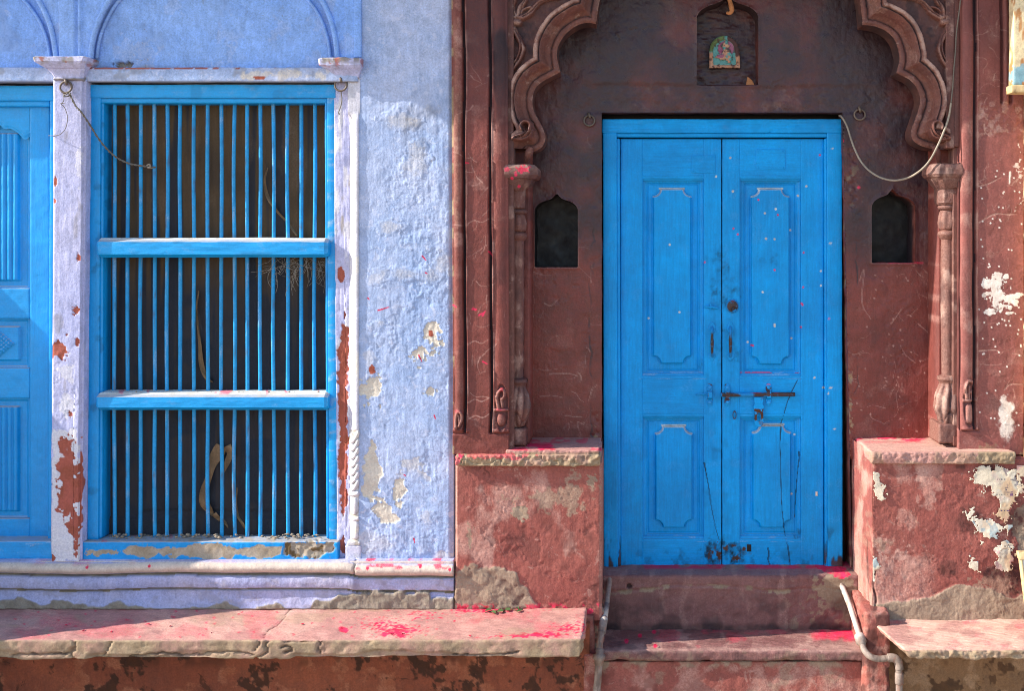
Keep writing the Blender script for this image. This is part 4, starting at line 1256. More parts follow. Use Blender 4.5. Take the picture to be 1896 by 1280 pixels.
def rec_fn(gx, gy):
    d = RD + plaster(gx, gy, 461, 0.6, 0.5) + 0.0015 * ss(560, 380, gy) * fbm(gx, gy, 24, 4, 462) + 0.0007 * ss(560, 380, gy) * fbm(gx, gy, 8, 3, 463)
    lint_ = ss(152, 162, gy + 4 * fbm(gx, gx * 0, 90, 3, 464)) * ss(215, 205, gy) * ss(1070, 1090, gx) * ss(1650, 1600, gx)
    d = d - 0.004 * lint_ + lint_ * 0.0022 * fbm(gx, gy, 14, 4, 465, 0.6)
    fl, step = flakes(gx, gy, 466, 60, 0.42, 0.0014)
    d = d + fl
    cr = np.zeros(gx.shape)
    for pts in ([(1092, 232), (1093, 262), (1094, 300), (1096, 340), (1098, 380), (1099, 420), (1095, 450), (1097, 480), (1092, 494)],
                [(1094, 500), (1092, 560), (1093, 640), (1096, 690), (1091, 730), (1093, 780), (1098, 812)],
                [(1589, 232), (1588, 300), (1585, 380), (1586, 470), (1585, 560), (1587, 640), (1586, 700)]):
        jit = [(x + random.Random(int(y * 7 + k_)).uniform(-4, 4), y + k_) for x, y in pts for k_ in (0, 13, 27)]
        jit.sort(key=lambda q_: q_[1])
        cr = np.maximum(cr, stroke(gx, gy, jit, 1.7, 1.4, 3))
    cr = cr * ss(-0.3, 0.4, fbm(gx, gy, 40, 3, 467)) * ss(380, 460, gy)
    d = d - 0.0028 * cr
    # patched broken edge right of the door
    br = np.maximum.reduce([blob(gx, gy, 1571, 700, 7, 18, 468, 0.5), blob(gx, gy, 1571, 770, 8, 34, 469, 0.7, 12), blob(gx, gy, 1578, 330, 9, 60, 470, 0.9, 14), blob(gx, gy, 1104, 800, 8, 26, 471, .6, 12)])
    d = d - 0.004 * br * ss(-0.2, 0.3, fbm(gx, gy, 9, 3, 472))
    M = zeros4(gx)
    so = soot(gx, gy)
    s1 = scratches(gx, gy, 60, 473, 985, 380, 1100, 800, 1.2) + scratches(gx, gy, 90, 474, 1585, 200, 1735, 800, 1.2) + 0.6 * scratches(gx, gy, 120, 475, 990, 160, 1700, 330, 1.1)
    hz = np.zeros(gx.shape)
    for pts in ([(1000, 735), (1020, 733), (1040, 736)], [(1018, 693), (1052, 692), (1070, 697)], [(1046, 770), (1080, 773)], [(1008, 562), (1020, 566), (1032, 555)], [(1592, 520), (1600, 500), (1596, 560), (1612, 590)],
                [(1650, 600), (1672, 570)], [(1700, 600), (1735, 630)]):
        hz = np.maximum(hz, stroke(gx, gy, pts, 1.4, 0.9))
    M[..., 0] = np.clip(0.75 * s1 + 0.8 * hz + 0.28 * ss(0.3, 0.9, fbm(gx, gy, 40, 4, 476)) + 0.45 * lint_ * ss(0.0, 0.6, fbm(gx, gy, 12, 4, 477)) + 0.15 * step * so + specks(gx, gy, [(random.Random(k).uniform(1585, 1735), random.Random(k + 500).uniform(260, 800)) for k in range(60)], 1.8), 0, 0.95)
    for npoly in (NI_L, NI_R, NI_S):
        bb = (np.abs(gx - npoly[:, 0].mean()) < 80) & (np.abs(gy - npoly[:, 1].mean()) < 130)
        nd_ = seg_near(gx[bb], gy[bb], npoly)[0]
        M[..., 0][bb] = np.maximum(M[..., 0][bb], 0.6 * np.exp(-(nd_ / 2.2) ** 2))
        d[bb] += 0.004 * np.exp(-(nd_ / 4.0) ** 2)
    M[..., 1] = 0.7 * br * ss(0.0, 0.4, fbm(gx, gy, 10, 3, 478))
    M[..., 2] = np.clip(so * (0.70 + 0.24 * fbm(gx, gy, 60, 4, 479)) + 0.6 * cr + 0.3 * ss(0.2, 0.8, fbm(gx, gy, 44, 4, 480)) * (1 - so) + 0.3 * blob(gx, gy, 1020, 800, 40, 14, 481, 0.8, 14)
                        + 0.45 * ss(160, 60, gy) * ss(1230, 1120, np.where(gx < 1352, gx, 2710 - gx) + 30 * fbm(gx, gy, 60, 3, 482)), 0, 0.85)  # upper corners by the arch: near-black shade painted over the coat
    M[..., 3] = np.maximum(specks(gx, gy, [(1560, 260), (1558, 443), (1590, 347)], 3), 0.55 * blob(gx, gy, 1668, 487, 28, 2.0, 483, 0.8))
    return d, M
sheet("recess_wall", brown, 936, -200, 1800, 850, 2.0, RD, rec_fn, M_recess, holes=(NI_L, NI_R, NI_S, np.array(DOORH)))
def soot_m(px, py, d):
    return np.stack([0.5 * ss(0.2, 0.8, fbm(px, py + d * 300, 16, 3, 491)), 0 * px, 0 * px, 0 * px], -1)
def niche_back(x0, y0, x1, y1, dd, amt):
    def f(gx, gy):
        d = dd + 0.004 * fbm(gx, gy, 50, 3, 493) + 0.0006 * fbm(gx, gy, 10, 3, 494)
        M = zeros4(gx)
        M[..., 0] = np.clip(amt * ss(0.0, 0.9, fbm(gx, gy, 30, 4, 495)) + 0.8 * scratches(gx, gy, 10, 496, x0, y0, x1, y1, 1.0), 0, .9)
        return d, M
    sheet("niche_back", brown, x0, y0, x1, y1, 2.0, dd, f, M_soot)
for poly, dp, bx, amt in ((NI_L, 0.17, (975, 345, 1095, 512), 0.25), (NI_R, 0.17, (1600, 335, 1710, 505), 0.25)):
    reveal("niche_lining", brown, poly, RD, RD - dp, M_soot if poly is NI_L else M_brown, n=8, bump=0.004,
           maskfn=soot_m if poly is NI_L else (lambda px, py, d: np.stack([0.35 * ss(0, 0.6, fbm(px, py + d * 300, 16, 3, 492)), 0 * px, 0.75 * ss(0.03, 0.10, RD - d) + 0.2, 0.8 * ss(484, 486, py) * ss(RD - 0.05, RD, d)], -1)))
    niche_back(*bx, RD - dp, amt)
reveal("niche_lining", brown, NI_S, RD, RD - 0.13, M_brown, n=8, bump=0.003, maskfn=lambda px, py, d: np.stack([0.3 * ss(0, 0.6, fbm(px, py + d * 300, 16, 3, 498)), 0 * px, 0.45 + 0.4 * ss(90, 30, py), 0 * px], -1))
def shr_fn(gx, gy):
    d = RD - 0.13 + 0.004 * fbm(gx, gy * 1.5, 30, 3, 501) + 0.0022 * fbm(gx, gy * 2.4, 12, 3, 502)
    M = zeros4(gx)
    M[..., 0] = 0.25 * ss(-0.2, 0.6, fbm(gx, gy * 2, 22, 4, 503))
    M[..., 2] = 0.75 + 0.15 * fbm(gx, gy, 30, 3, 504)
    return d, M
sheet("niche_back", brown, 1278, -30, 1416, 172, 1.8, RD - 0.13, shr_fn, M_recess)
# a thin bead round the two small niches' edges
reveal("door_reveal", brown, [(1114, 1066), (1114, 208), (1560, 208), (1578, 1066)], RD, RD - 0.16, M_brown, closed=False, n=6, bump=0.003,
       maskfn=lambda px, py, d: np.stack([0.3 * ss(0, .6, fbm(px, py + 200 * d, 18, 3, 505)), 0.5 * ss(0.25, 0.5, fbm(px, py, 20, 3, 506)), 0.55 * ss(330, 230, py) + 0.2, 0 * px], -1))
rbox("back_core", brown, 930, -200, 1810, 1100, -0.60, -0.9, 60, 0.01, 0, M_brown, seed=7)

# --- columns: capital, block, ring, bud, ring, shaft, leafy bulb, plinth
def col_m(seed, light):
    def f(px, py, d):
        M = np.zeros((len(px), 4))
        M[:, 0] = np.clip(light + 0.4 * ss(0.1, 0.7, fbm(px, py * 0.5, 16, 4, seed)), 0, 0.8)
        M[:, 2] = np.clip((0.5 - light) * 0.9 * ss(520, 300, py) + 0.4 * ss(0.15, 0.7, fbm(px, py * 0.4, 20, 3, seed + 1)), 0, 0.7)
        M[:, 3] = 0
        return M
    return f
def column(mir, cx, dc, y, light, rs, seed):
    root = empty("column", W3(cx, y[-1], dc), brown)
    cm = col_m(seed, light)
    yt, yk, yr1, yb0, yb1, yr2, ys, yl, yp, ye = y
    # shaft with entasis, turned from one block with its rings
    shaft = [(yr2, rs + 0.5), (yr2 + 40, rs + 1.2), ((yr2 + ys) / 2, rs + 1), (ys - 30, rs), (ys, rs - 0.5)]
    lathe("shaft", root, cx, dc, [(p, r) for p, r in shaft], M_carve, 28, disp=lambda th, yy, r: 0.35 * fbm(th * 12, yy, 14, 3, seed) + 0.3 * fbm(th * 30, yy, 5, 2, seed + 2), maskfn=cm, st=3)
    lathe("ring", root, cx, dc, [(yr1 - 1, rs - 1), (yr1 + 1, rs + 4), (yr1 + 5, rs + 7.5), (yr1 + 9, rs + 6), (yb0, rs + 1)], M_carve, 28, maskfn=cm, disp=lambda th, yy, r: 0.5 * fbm(th * 10, yy, 8, 3, seed + 4))
    def bud(th, yy, r):
        u = (yy - yb0) / (yb1 - yb0)
        petal = np.abs(np.cos(th * 3 + 0.6))
        return 2.8 * (petal - 0.5) * np.sin(np.clip(u, 0, 1) * math.pi) ** 0.6 + 0.3 * fbm(th * 10, yy, 8, 3, seed + 5)
    lathe("bud", root, cx, dc, [(yb0 - 1, rs + 1), (yb0 + 3, rs + 2.5), (yb0 + (yb1 - yb0) * .6, rs + 5.5), (yb1 - 4, rs + 4), (yb1, rs)], M_carve, 40, maskfn=cm, disp=bud, st=1.5)
    lathe("ring", root, cx, dc, [(yb1 - 1, rs), (yb1 + 2, rs + 5), (yb1 + 7, rs + 6.5), (yb1 + 12, rs + 4.5), (yr2 + 1, rs)], M_carve, 28, maskfn=cm, disp=lambda th, yy, r: 0.6 * fbm(th * 10, yy, 8, 3, seed + 6))
    def bulb(th, yy, r):
        u = (yy - ys) / (yl - ys)
        s_ = np.sin(np.clip((u - 0.12) / 0.88, 0, 1) * math.pi) ** 0.5
        tw = th * 4 + 1.6 * u + 0.8 * np.sin(3 * u)
        leafy = np.abs(np.cos(tw)) ** 0.7 - 0.55
        cut = -2.6 * np.exp(-((u - 0.80 + 0.10 * np.cos(th * 4)) / 0.03) ** 2)
        return s_ * (6.5 * leafy + cut) + 0.4 * fbm(th * 10, yy, 8, 3, seed + 7)
    H = yl - ys
    lathe("leaf_bulb", root, cx, dc, [(ys - 2, rs - 1), (ys + 1, rs + 7), (ys + 6, rs + 8), (ys + 11, rs + 4), (ys + 14, rs + 2.5), (ys + H * .35, rs + 9), (ys + H * .62, rs + 12), (ys + H * .85, rs + 5.5), (yl - 2, rs + 1.5), (yl, rs)],
          M_carve, 64, maskfn=cm, disp=bulb, st=1.2)
    return root, cm
colL, cmL = column(False, 958, -0.075, (305, 353, 386, 397, 430, 446, 701, 790, 790, 822), 0.15, 11.5, 511)
def capL_m(px, py, d):
    M = cmL(px, py, d)
    M[:, 0] = np.clip(M[:, 0] + 0.4 * ss(330, 306, py), 0, 0.8)
    M[:, 3] = np.clip(0.7 * blob(px, py, 968, 313, 13, 7, 516, 0.9, 5) + 0.6 * blob(px, py, 938, 312, 5, 5, 517, 0.6, 5) + specks(px, py, [(958, 388), (961, 345), (948, 330), (930 + 25, 324)], 3), 0, 1)
    return M
loft("capital", colL, [(305, 929, 985, -0.20, 0.015, 2, 12), (306, 927, 990, -0.20, 0.022, 2, 13), (312, 927, 996, -0.20, 0.030, 2, 15), (324, 927, 997, -0.20, 0.030, 2, 15), (331, 928, 992, -0.20, 0.024, 2, 14), (332, 929, 985, -0.20, 0.012, 2, 12),
     (340, 930, 982, -0.20, 0.006, 2, 12), (349, 932, 973, -0.2, -0.004, 2, 10), (353, 933, 969, -0.2, -0.012, 2, 9)], M_carve, -0.02, 0.0026, seed=5, maskfn=capL_m)
loft("block", colL, [(350, 934, 971, -0.2, -0.022, 2, 8), (384, 936, 971, -0.2, -0.026, 2, 7), (386, 938, 970, -0.2, -0.034, 2, 7)], M_carve, -0.03, 0.0018, seed=6, maskfn=cmL)
rbox("plinth", colL, 943, 794, 974, 827, -0.030, -0.16, 2.4, 0.008, 0.003, M_carve, cmL, seed=102, chip=0.8)
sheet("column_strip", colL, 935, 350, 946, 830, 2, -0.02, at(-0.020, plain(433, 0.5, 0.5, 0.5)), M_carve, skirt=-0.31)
sheet("backing", colL, 944, 270, 980, 822, 3, -0.10, at(-0.105, plain(434, 0.5, 0.5, 0.3)), M_brown, skirt=-0.31)

colR, cmR = column(True, 1754, -0.075, (305, 345, 378, 390, 427, 444, 696, 790, 790, 822), 0.30, 11.0, 521)  # paler tone than the left column: sunlight put into the colour
loft("capital", colR, [(303, 1726, 1778, -0.12, 0.012, 14, 2), (305, 1722, 1779, -0.12, 0.022, 16, 2), (313, 1717, 1779, -0.12, 0.028, 18, 2), (323, 1716, 1779, -0.12, 0.028, 18, 2), (328, 1720, 1778, -0.12, 0.020, 16, 2),
     (330, 1725, 1777, -0.12, 0.014, 15, 2), (337, 1730, 1776, -0.12, 0.006, 14, 2), (345, 1736, 1775, -0.12, -0.006, 12, 2), (348, 1738, 1774, -0.12, -0.012, 11, 2)], M_carve, -0.02, 0.0026, seed=15, maskfn=cmR)
loft("block", colR, [(344, 1738, 1771, -0.12, -0.022, 10, 2), (375, 1739, 1770, -0.12, -0.026, 9, 2), (379, 1741, 1769, -0.12, -0.034, 9, 2)], M_carve, -0.03, 0.0018, seed=16, maskfn=cmR)
rbox("plinth", colR, 1738, 786, 1772, 822, -0.020, -0.2, 2.4, 0.007, 0.0025, M_carve, cmR, seed=103, chip=0.6)
sheet("column_strip", colR, 1765, 270, 1776, 826, 2, -0.02, at(-0.022, plain(435, 0.5, 0.1, 0.6)), M_carve, skirt=-0.31)
sheet("backing", colR, 1738, 270, 1768, 822, 3, -0.10, at(-0.105, plain(436, 0.5, 0.1, 0.5)), M_brown, skirt=-0.31)

# --- right side: strips, roll, grooves and the flat wall to the edge
def pr_fn(gx, gy):
    d = 0.012 + plaster(gx, gy, 531, 0.55, 0.8)
    base = ss(794, 797, gy)
    wob = 1.2 * fbm(gy, gx * 0, 140, 3, 532)
    x = gx + wob
    up = ss(60, 220, gy)
    roll = np.sqrt(np.clip(1 - ((x - 1788) / 11.5) ** 2, 0, 1))
    du = -0.022 * ss(1779, 1776, x) * (gy < 300) + 0.016 * roll * (np.abs(x - 1788) < 11.5) - 0.026 * (ss(1800, 1801.5, x) - ss(1805.5, 1807, x)) + 0.006 * (1 - ss(0, 1.6, np.abs(x - 1808.5)))
    du = du - 0.020 * (1 - ss(0, 1.6, np.abs(x - 1776.5)))
    d = d + du * (1 - base)
    d = d + 0.007 * stroke(gx, gy, [(1783, 793), (1806, 793)], 4, 4, 2) * (gx > 1778) - 0.010 * stroke(gx, gy, [(1782, 798), (1810, 798)], 2, 2, 2)
    c = stroke(gx, gy, [(1787, 735), (1785, 718), (1790, 706), (1798, 707), (1801, 717), (1796, 726)], 3.4, 2.4)
    c = np.maximum(c, 0.8 * stroke(gx, gy, [(1793, 716), (1792, 736)], 2.6, 2.0))
    c = np.maximum(c, 0.8 * stroke(gx, gy, [(1800, 722), (1797, 738)], 2.6, 2.2))
    c = np.maximum(c, 0.9 * stroke(gx, gy, [(1783, 741), (1804, 741)], 3, 3, 2))
    c = np.maximum(c, 0.85 * np.sqrt(np.clip(1 - ((gx - 1794) / 9.5) ** 4 - ((gy - 766) / 18) ** 4, 0, 1)))
    pit = blob(gx, gy, 1794, 746, 12, 46, 533, 0.05)
    d = d - 0.012 * pit + 0.018 * c
    wall = ss(1809, 1812, gx)
    fl, step = flakes(gx, gy, 535, 60, 0.40, 0.0012)
    d = d + fl * wall
    # outer groove and roll near the top right, stopping above the rough repair
    topg = ss(196, 186, gy)
    d = d - 0.026 * topg * (ss(1850, 1852, x) - ss(1855, 1857, x)) + 0.012 * topg * np.sqrt(np.clip(1 - ((x - 1861) / 5) ** 2, 0, 1)) - 0.02 * topg * (ss(1866, 1868, x) - ss(1872, 1874, x))
    rough_ = ss(178, 196, gy) * ss(270, 240, gy) * wall
    d = d + rough_ * 0.0030 * fbm(gx, gy, 9, 4, 536, 0.6)
    cr = np.zeros(gx.shape)
    for pts in ([(1812, 412), (1832, 400), (1845, 396), (1860, 397), (1880, 397)], [(1811, 345), (1830, 340), (1852, 328)], [(1858, 722), (1870, 712), (1896, 712)], [(1812, 650), (1840, 648), (1850, 652)]):
        cr = np.maximum(cr, stroke(gx, gy, pts, 1.7, 1.2))
    d = d - 0.0015 * cr
    M = zeros4(gx)
    wh = np.zeros(gx.shape)
    for (cx, cy, rx, ry, sd) in ((1845, 520, 9, 9, 1), (1838, 530, 14, 12, 2), (1845, 548, 17, 16, 3), (1852, 565, 13, 9, 4), (1866, 552, 9, 7, 5), (1875, 549, 10, 5, 6), (1888, 545, 8, 3, 7),
                                 (1827, 577, 13, 5, 8), (1862, 515, 6, 8, 9), (1822, 523, 6, 8, 10), (1845, 508, 7, 4, 11), (1830, 545, 10, 4, 12), (1869, 580, 6, 3, 13), (1876, 558, 7, 5, 18)):
        wh = np.maximum(wh, blob(gx, gy, cx, cy, rx, ry, 540 + sd, 0.9, 10, 0.12))
    wh = np.maximum(wh, np.maximum.reduce([stroke(gx, gy, [(1869, 319), (1867, 340)], 2.4, 1.6, 2), 0.6 * blob(gx, gy, 1886, 330, 8, 50, 555, 1.2, 7, 0.1) * ss(0.35, 0.5, fbm(gx, gy, 8, 3, 556))]))
    wh = np.maximum(wh, specks(gx, gy, [(random.Random(k + 9).uniform(1812, 1892), random.Random(k + 777).uniform(300, 830)) for k in range(70)], 1.8))
    sc1 = scratches(gx, gy, 60, 557, 1812, 30, 1880, 480, 1.3) + scratches(gx, gy, 20, 558, 1812, 600, 1890, 800, 1.2)
    wear = (1 - base) * (0.8 * np.exp(-((x - 1808.5) / 2.2) ** 2) + 0.35 * roll * (np.abs(x - 1788) < 11.5) * ss(120, 240, gy))
    M[..., 0] = np.clip(0.7 * sc1 + 0.85 * cr + wear * (0.6 + 0.4 * fbm(gx, gy, 24, 3, 559)) + 0.4 * c + 0.3 * ss(0.2, 0.9, fbm(gx, gy, 34, 4, 560)) + 0.55 * rough_ * ss(0, 0.4, fbm(gx, gy, 12, 3, 561)), 0, 0.95)
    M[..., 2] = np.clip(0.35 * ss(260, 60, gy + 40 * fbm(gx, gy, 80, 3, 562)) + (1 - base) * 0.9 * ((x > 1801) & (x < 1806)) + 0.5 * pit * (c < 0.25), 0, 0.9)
    whx = np.maximum(wh, 0.85 * blob(gx, gy, 1862, 778, 13, 36, 563, 0.55, 16, 0.45))
    M[..., 1] = np.clip(0.6 * ss(800, 822, gy) * ss(-0.1, 0.5, fbm(gx, gy, 16, 4, 564)) * wall, 0, 1)
    # white scraps use the lightest layer through a separate sheet of lime below
    M[..., 3] = 0
    pr_fn.white = whx
    M[..., 1] = np.where(whx > 0.02, 0, M[..., 1])
    M[..., 0] = np.maximum(M[..., 0], 0)
    d = d + 0.0008 * ss(0.4, 0.6, whx)
    return d, np.concatenate([M[..., :3], whx[..., None]], -1)
M_brown_w = material("maroon_paint_with_lime", '#8a5049', '#7c4641', [('R', '#b48c80', '#a5766a'), ('G', '#9c8468', '#87705a'), ('B', '#3c2c30', '#483438'), ('A', '#e8ddd4', '#d4c4b8')], rough=0.6, bump=0.25, speck=('#a0736a', 0.60, 24, 0.6))
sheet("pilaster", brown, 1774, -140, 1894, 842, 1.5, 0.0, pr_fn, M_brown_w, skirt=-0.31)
sheet("jamb_strip", brown, 1752, -60, 1767, 274, 2.0, 0.0, at(0.0, plain(437, 0.5, 0.35, 0.5)), M_carve, skirt=-0.31)
rbox("jamb_strip", brown, 1765, -60, 1777, 272, -0.004, -0.3, 3, 0.004, 0.001, M_carve, seed=44)
rbox("upper_storey", brown, 836, -700, 1896, -64, -0.004, -0.62, 40, 0.01, 0, M_brown, seed=45)
rbox("shade_eave", brown, 72, -262, 2900, -232, 0.335, 0.01, 40, 0.01, 0, M_brown, seed=46)  # unseen slab added to shade this front, reaching out further than the other

# --- plinths each side of the steps
PL_TAN = [(838, 1130), (848, 1062), (862, 1050), (882, 1048), (905, 1052), (935, 1050), (958, 1060), (974, 1086), (990, 1112), (996, 1130)]
def ped_l_fn(gx, gy):
    d = 0.036 + plaster(gx, gy, 571, 0.7, 0.3) + 0.0010 * fbm(gx, gy, 12, 4, 572, 0.6)
    tan = ragged(gx, gy, PL_TAN, 573, 7, 20, 2.5)
    tan = np.maximum(tan, np.maximum.reduce([blob(gx, gy, 962, 950, 14, 14, 574, 0.5, 8), 0.8 * blob(gx, gy, 1094, 890, 12, 10, 575, 0.8, 8), 0.6 * blob(gx, gy, 1040, 920, 60, 30, 576, 1.0, 22, 0.2), 0.7 * blob(gx, gy, 870, 990, 5, 24, 577, 0.8, 8)]))
    fl, step = flakes(gx, gy, 578, 38, 0.30, 0.0016)
    d = d + fl + 0.006 * ragged(gx, gy, PL_TAN, 573, 7, 20, 4) + 0.0016 * tan * fbm(gx, gy, 14, 4, 579)
    d = d - 0.010 * ss(846, 843, gx) - 0.010 * ss(1110, 1113, gx)
    M = zeros4(gx)
    M[..., 1] = tan
    M[..., 0] = np.clip(0.65 * ss(-0.05, 0.7, fbm(gx, gy * 0.7, 50, 5, 580)) + 0.4 * scratches(gx, gy, 40, 581, 850, 870, 1100, 1040, 1.3) + 0.7 * ss(849, 845, gx) + 0.5 * ss(1107, 1111, gx), 0, 0.9)
    M[..., 2] = np.clip(0.4 * ss(0.2, 0.8, fbm(gx, gy, 30, 4, 582)) + 0.4 * step * ss(0, .5, fbm(gx, gy, 60, 3, 583)), 0, 0.6)
    M[..., 3] = 0.7 * ss(0.3, 0.6, fbm(gx, gy, 14, 3, 584)) * ss(1112, 1124, gy)
    return d, M
sheet("plinth_block", brown, 843, 858, 1114, 1150, 1.8, 0.036, ped_l_fn, M_red, skirt=-0.5, warp=lambda x, y: (x - 3 * ss(1040, 1150, y) * (x < 900), y))
def rough_edge(px, py, d, n):
    f = np.clip(-n[:, 1], 0, 1)
    return f * (0.007 * fbm(px, py, 13, 4, 597, 0.62) + 0.003 * fbm(px, py * 0.6, 5, 2, 598) - 0.007 * ridge(px * 0.5, py, 40, 599, 0.05))
def slab_l(px, py, d):
    M = np.zeros((len(px), 4))
    top = ss(840, 836, py)
    M[:, 1] = (1 - top) * (0.55 + 0.45 * ss(-0.2, 0.5, fbm(px, py, 24, 4, 591)))
    M[:, 2] = (1 - top) * 0.5 * ss(0.1, 0.6, fbm(px, py, 12, 4, 592))
    M[:, 3] = np.clip((0.35 + 0.45 * ss(-0.4, 0.5, fbm(px, py * 2, 11, 4, 588, 0.65))) * ss(838, 832, py) * ss(818, 830, py) * ss(-0.5, 0.1, fbm(px, py * 0, 40, 3, 589)) + 0.55 * ss(836, 834, py) * ss(0.1, 0.5, fbm(px, py * 3, 24, 4, 593)) + 0.55 * blob(px, py, 850, 852, 12, 10, 594, 0.9, 6) + 0.5 * blob(px, py, 905, 844, 60, 6, 595, 0.9, 12), 0, 1)
    return M
rbox("plinth_slab", brown, 843, 843, 1111, 864, 0.062, -0.42, 1.8, 0.006, 0.003, M_stone, slab_l, seed=111, chip=1.3, dispfn=rough_edge)
rbox("plinth_bed", brown, 936, 834, 1109, 846, 0.046, -0.42, 1.8, 0.004, 0.002, M_stone, slab_l, seed=112, chip=1.3, dispfn=lambda px, py, d, n: 0.4 * rough_edge(px, py, d, n))

PR_TAN = [(1896, 1160), (1896, 1100), (1880, 1108), (1862, 1106), (1840, 1094), (1815, 1088), (1790, 1082), (1768, 1082), (1748, 1094), (1728, 1104), (1700, 1112), (1660, 1116), (1616, 1120), (1616, 1160)]
def ped_r_fn(gx, gy):
    d = 0.075 + plaster(gx, gy, 601, 0.7, 0.3) + 0.0012 * fbm(gx, gy, 10, 4, 602, 0.6)
    t = ragged(gx, gy, PR_TAN, 603, 5, 24, 2.5)
    d = d + 0.005 * t + 0.002 * t * fbm(gx, gy, 22, 4, 604)
    edge = ragged(gx, gy, [(1900, 930), (1885, 940), (1874, 960), (1872, 990), (1884, 1010), (1900, 1040)], 605, 6, 14, 2.5)
    fl, step = flakes(gx, gy, 606, 40, 0.2, 0.0012)
    d = d + fl - 0.004 * edge
    crk = stroke(gx, gy, [(1620, 1060), (1617, 1085), (1622, 1110), (1619, 1138)], 2.2, 2.6)
    d = d - 0.006 * crk
    M = zeros4(gx)
    faded = ss(-0.15, 0.6, fbm(gx, gy, 40, 5, 607, 0.62)) * ss(1760, 1660, gx + 30 * fbm(gx, gy, 50, 3, 608))
    low = ss(1020, 1050, gy) * ss(1760, 1700, gx)
    M[..., 1] = np.clip(np.maximum.reduce([t, edge, 0.5 * faded * ss(0.0, 0.5, fbm(gx, gy, 22, 4, 609)), 0.55 * blob(gx, gy, 1850, 1090, 40, 26, 610, 0.9, 16)]), 0, 1)
    M[..., 0] = np.clip(0.55 * faded + 0.5 * low + 0.75 * ss(0.32, 0.55, fbm(gx, gy, 11, 4, 611, 0.62)) * blob(gx, gy, 1655, 1030, 46, 40, 612, 0.7, 26, 0.5) + 0.35 * ridge(gx, gy, 26, 613, 0.05) + 0.6 * blob(gx, gy, 1720, 880, 20, 50, 614, 0.8, 20, 0.4), 0, 0.9)
    M[..., 2] = np.clip(0.6 * ss(0.0, 0.7, fbm(gx, gy, 46, 5, 615)) * ss(1700, 1760, gx) * ss(1085, 1060, gy) + 0.8 * crk + 0.3 * ss(0.1, 0.6, fbm(gx, gy, 9, 4, 616)) + 0.6 * blob(gx, gy, 1885, 1100, 14, 60, 617, 0.9, 12), 0, 0.85) * (1 - 0.8 * t)
    return d, M
sheet("plinth_block", brown, 1616, 850, 1900, 1160, 1.6, 0.075, ped_r_fn, M_red, skirt=-0.36)
# splayed inner cheek of the right plinth
def cheek():
    ny, nx = 150, 22
    t = np.linspace(0, 1, nx); y = np.linspace(0, 1, ny)
    T, Y = np.meshgrid(t, y)
    Xf, Xb = wx(1615.5, 0.072), wx(1577, RD)
    X = Xb + (Xf - Xb) * T
    Dp = RD - 0.06 + (0.070 - RD + 0.06) * T
    Ztop = wz(838, 0.06)
    Z = Ztop * (1 - Y) + 0.0 * Y
    px = VX + X * S * D / (D - Dp); py = VY - (Z - ZC) * S * D / (D - Dp)
    n = 0.0018 * fbm(py, T * 60, 40, 4, 621) + 0.0016 * fbm(T * 30, py * 0.2, 9, 3, 622)
    crk = np.exp(-((T - 0.80 - 0.06 * fbm(py, py * 0, 60, 3, 623)) / 0.03) ** 2) * ss(990, 1010, py)
    X = X + n + 0.008 * crk
    M = np.zeros(T.shape + (4,))
    M[..., 0] = np.clip(0.75 * ss(-0.5, 0.5, fbm(T * 60, py * 0.25, 14, 4, 624)), 0, 0.9)
    M[..., 2] = np.clip(0.8 * crk + 0.3 * ss(0.2, 0.7, fbm(T * 60, py, 20, 4, 625)), 0, 0.9)
    M[..., 1] = 0.4 * ss(0.2, 0.6, fbm(T * 50, py, 14, 4, 626))
    V = np.stack([X, -Dp, Z], -1).reshape(-1, 3)
    mk("plinth_cheek", brown, V, gridF(ny, nx), M_red, M.reshape(-1, 4))
cheek()
def slab_r(px, py, d):
    M = np.zeros((len(px), 4))
    top = ss(839, 835, py)
    rp = ss(1806, 1812, px + 5 * fbm(px, py, 10, 3, 630))
    M[:, 1] = (1 - top) * np.maximum(0.5 * ss(-0.2, 0.5, fbm(px, py, 30, 4, 631)), 0.95 * rp) + top * 0.25
    M[:, 2] = (1 - top) * 0.4 * ss(0.15, 0.6, fbm(px, py, 10, 4, 632))
    M[:, 0] = 0.5 * top
    M[:, 3] = np.clip((0.75 * ss(824, 813, py) * ss(-0.6, 0.4, fbm(px, py * 3, 18, 4, 633)) + 0.16) * ss(1750, 1690, px) * top, 0, 1)
    return M
rbox("plinth_slab", brown, 1614, 838, 1880, 860, 0.092, -0.36, 1.8, 0.006, 0.003, M_stone, slab_r, seed=121, chip=1.3, dispfn=lambda px, py, d, n: 0.6 * rough_edge(px, py, d, n))
def post_m(px, py, d):
    return np.stack([0.5 * ss(-.3, .5, fbm(px, py, 18, 4, 641)), 0.3 * ss(0, .5, fbm(px, py, 10, 3, 642)), 0.75 * ss(0.0, 0.5, fbm(px, py * .5, 16, 4, 643)), 0 * px], -1)
rbox("plinth_post", brown, 1602, 1136, 1648, 1460, 0.16, -0.2, 2.6, 0.012, 0.004, M_red, post_m, seed=131, chip=0.8,
     shear=lambda V: V)
rbox("plinth_base", brown, 836, 1140, 1100, 1460, 0.06, -0.5, 10, 0.01, 0.003, M_red, post_m, seed=132)

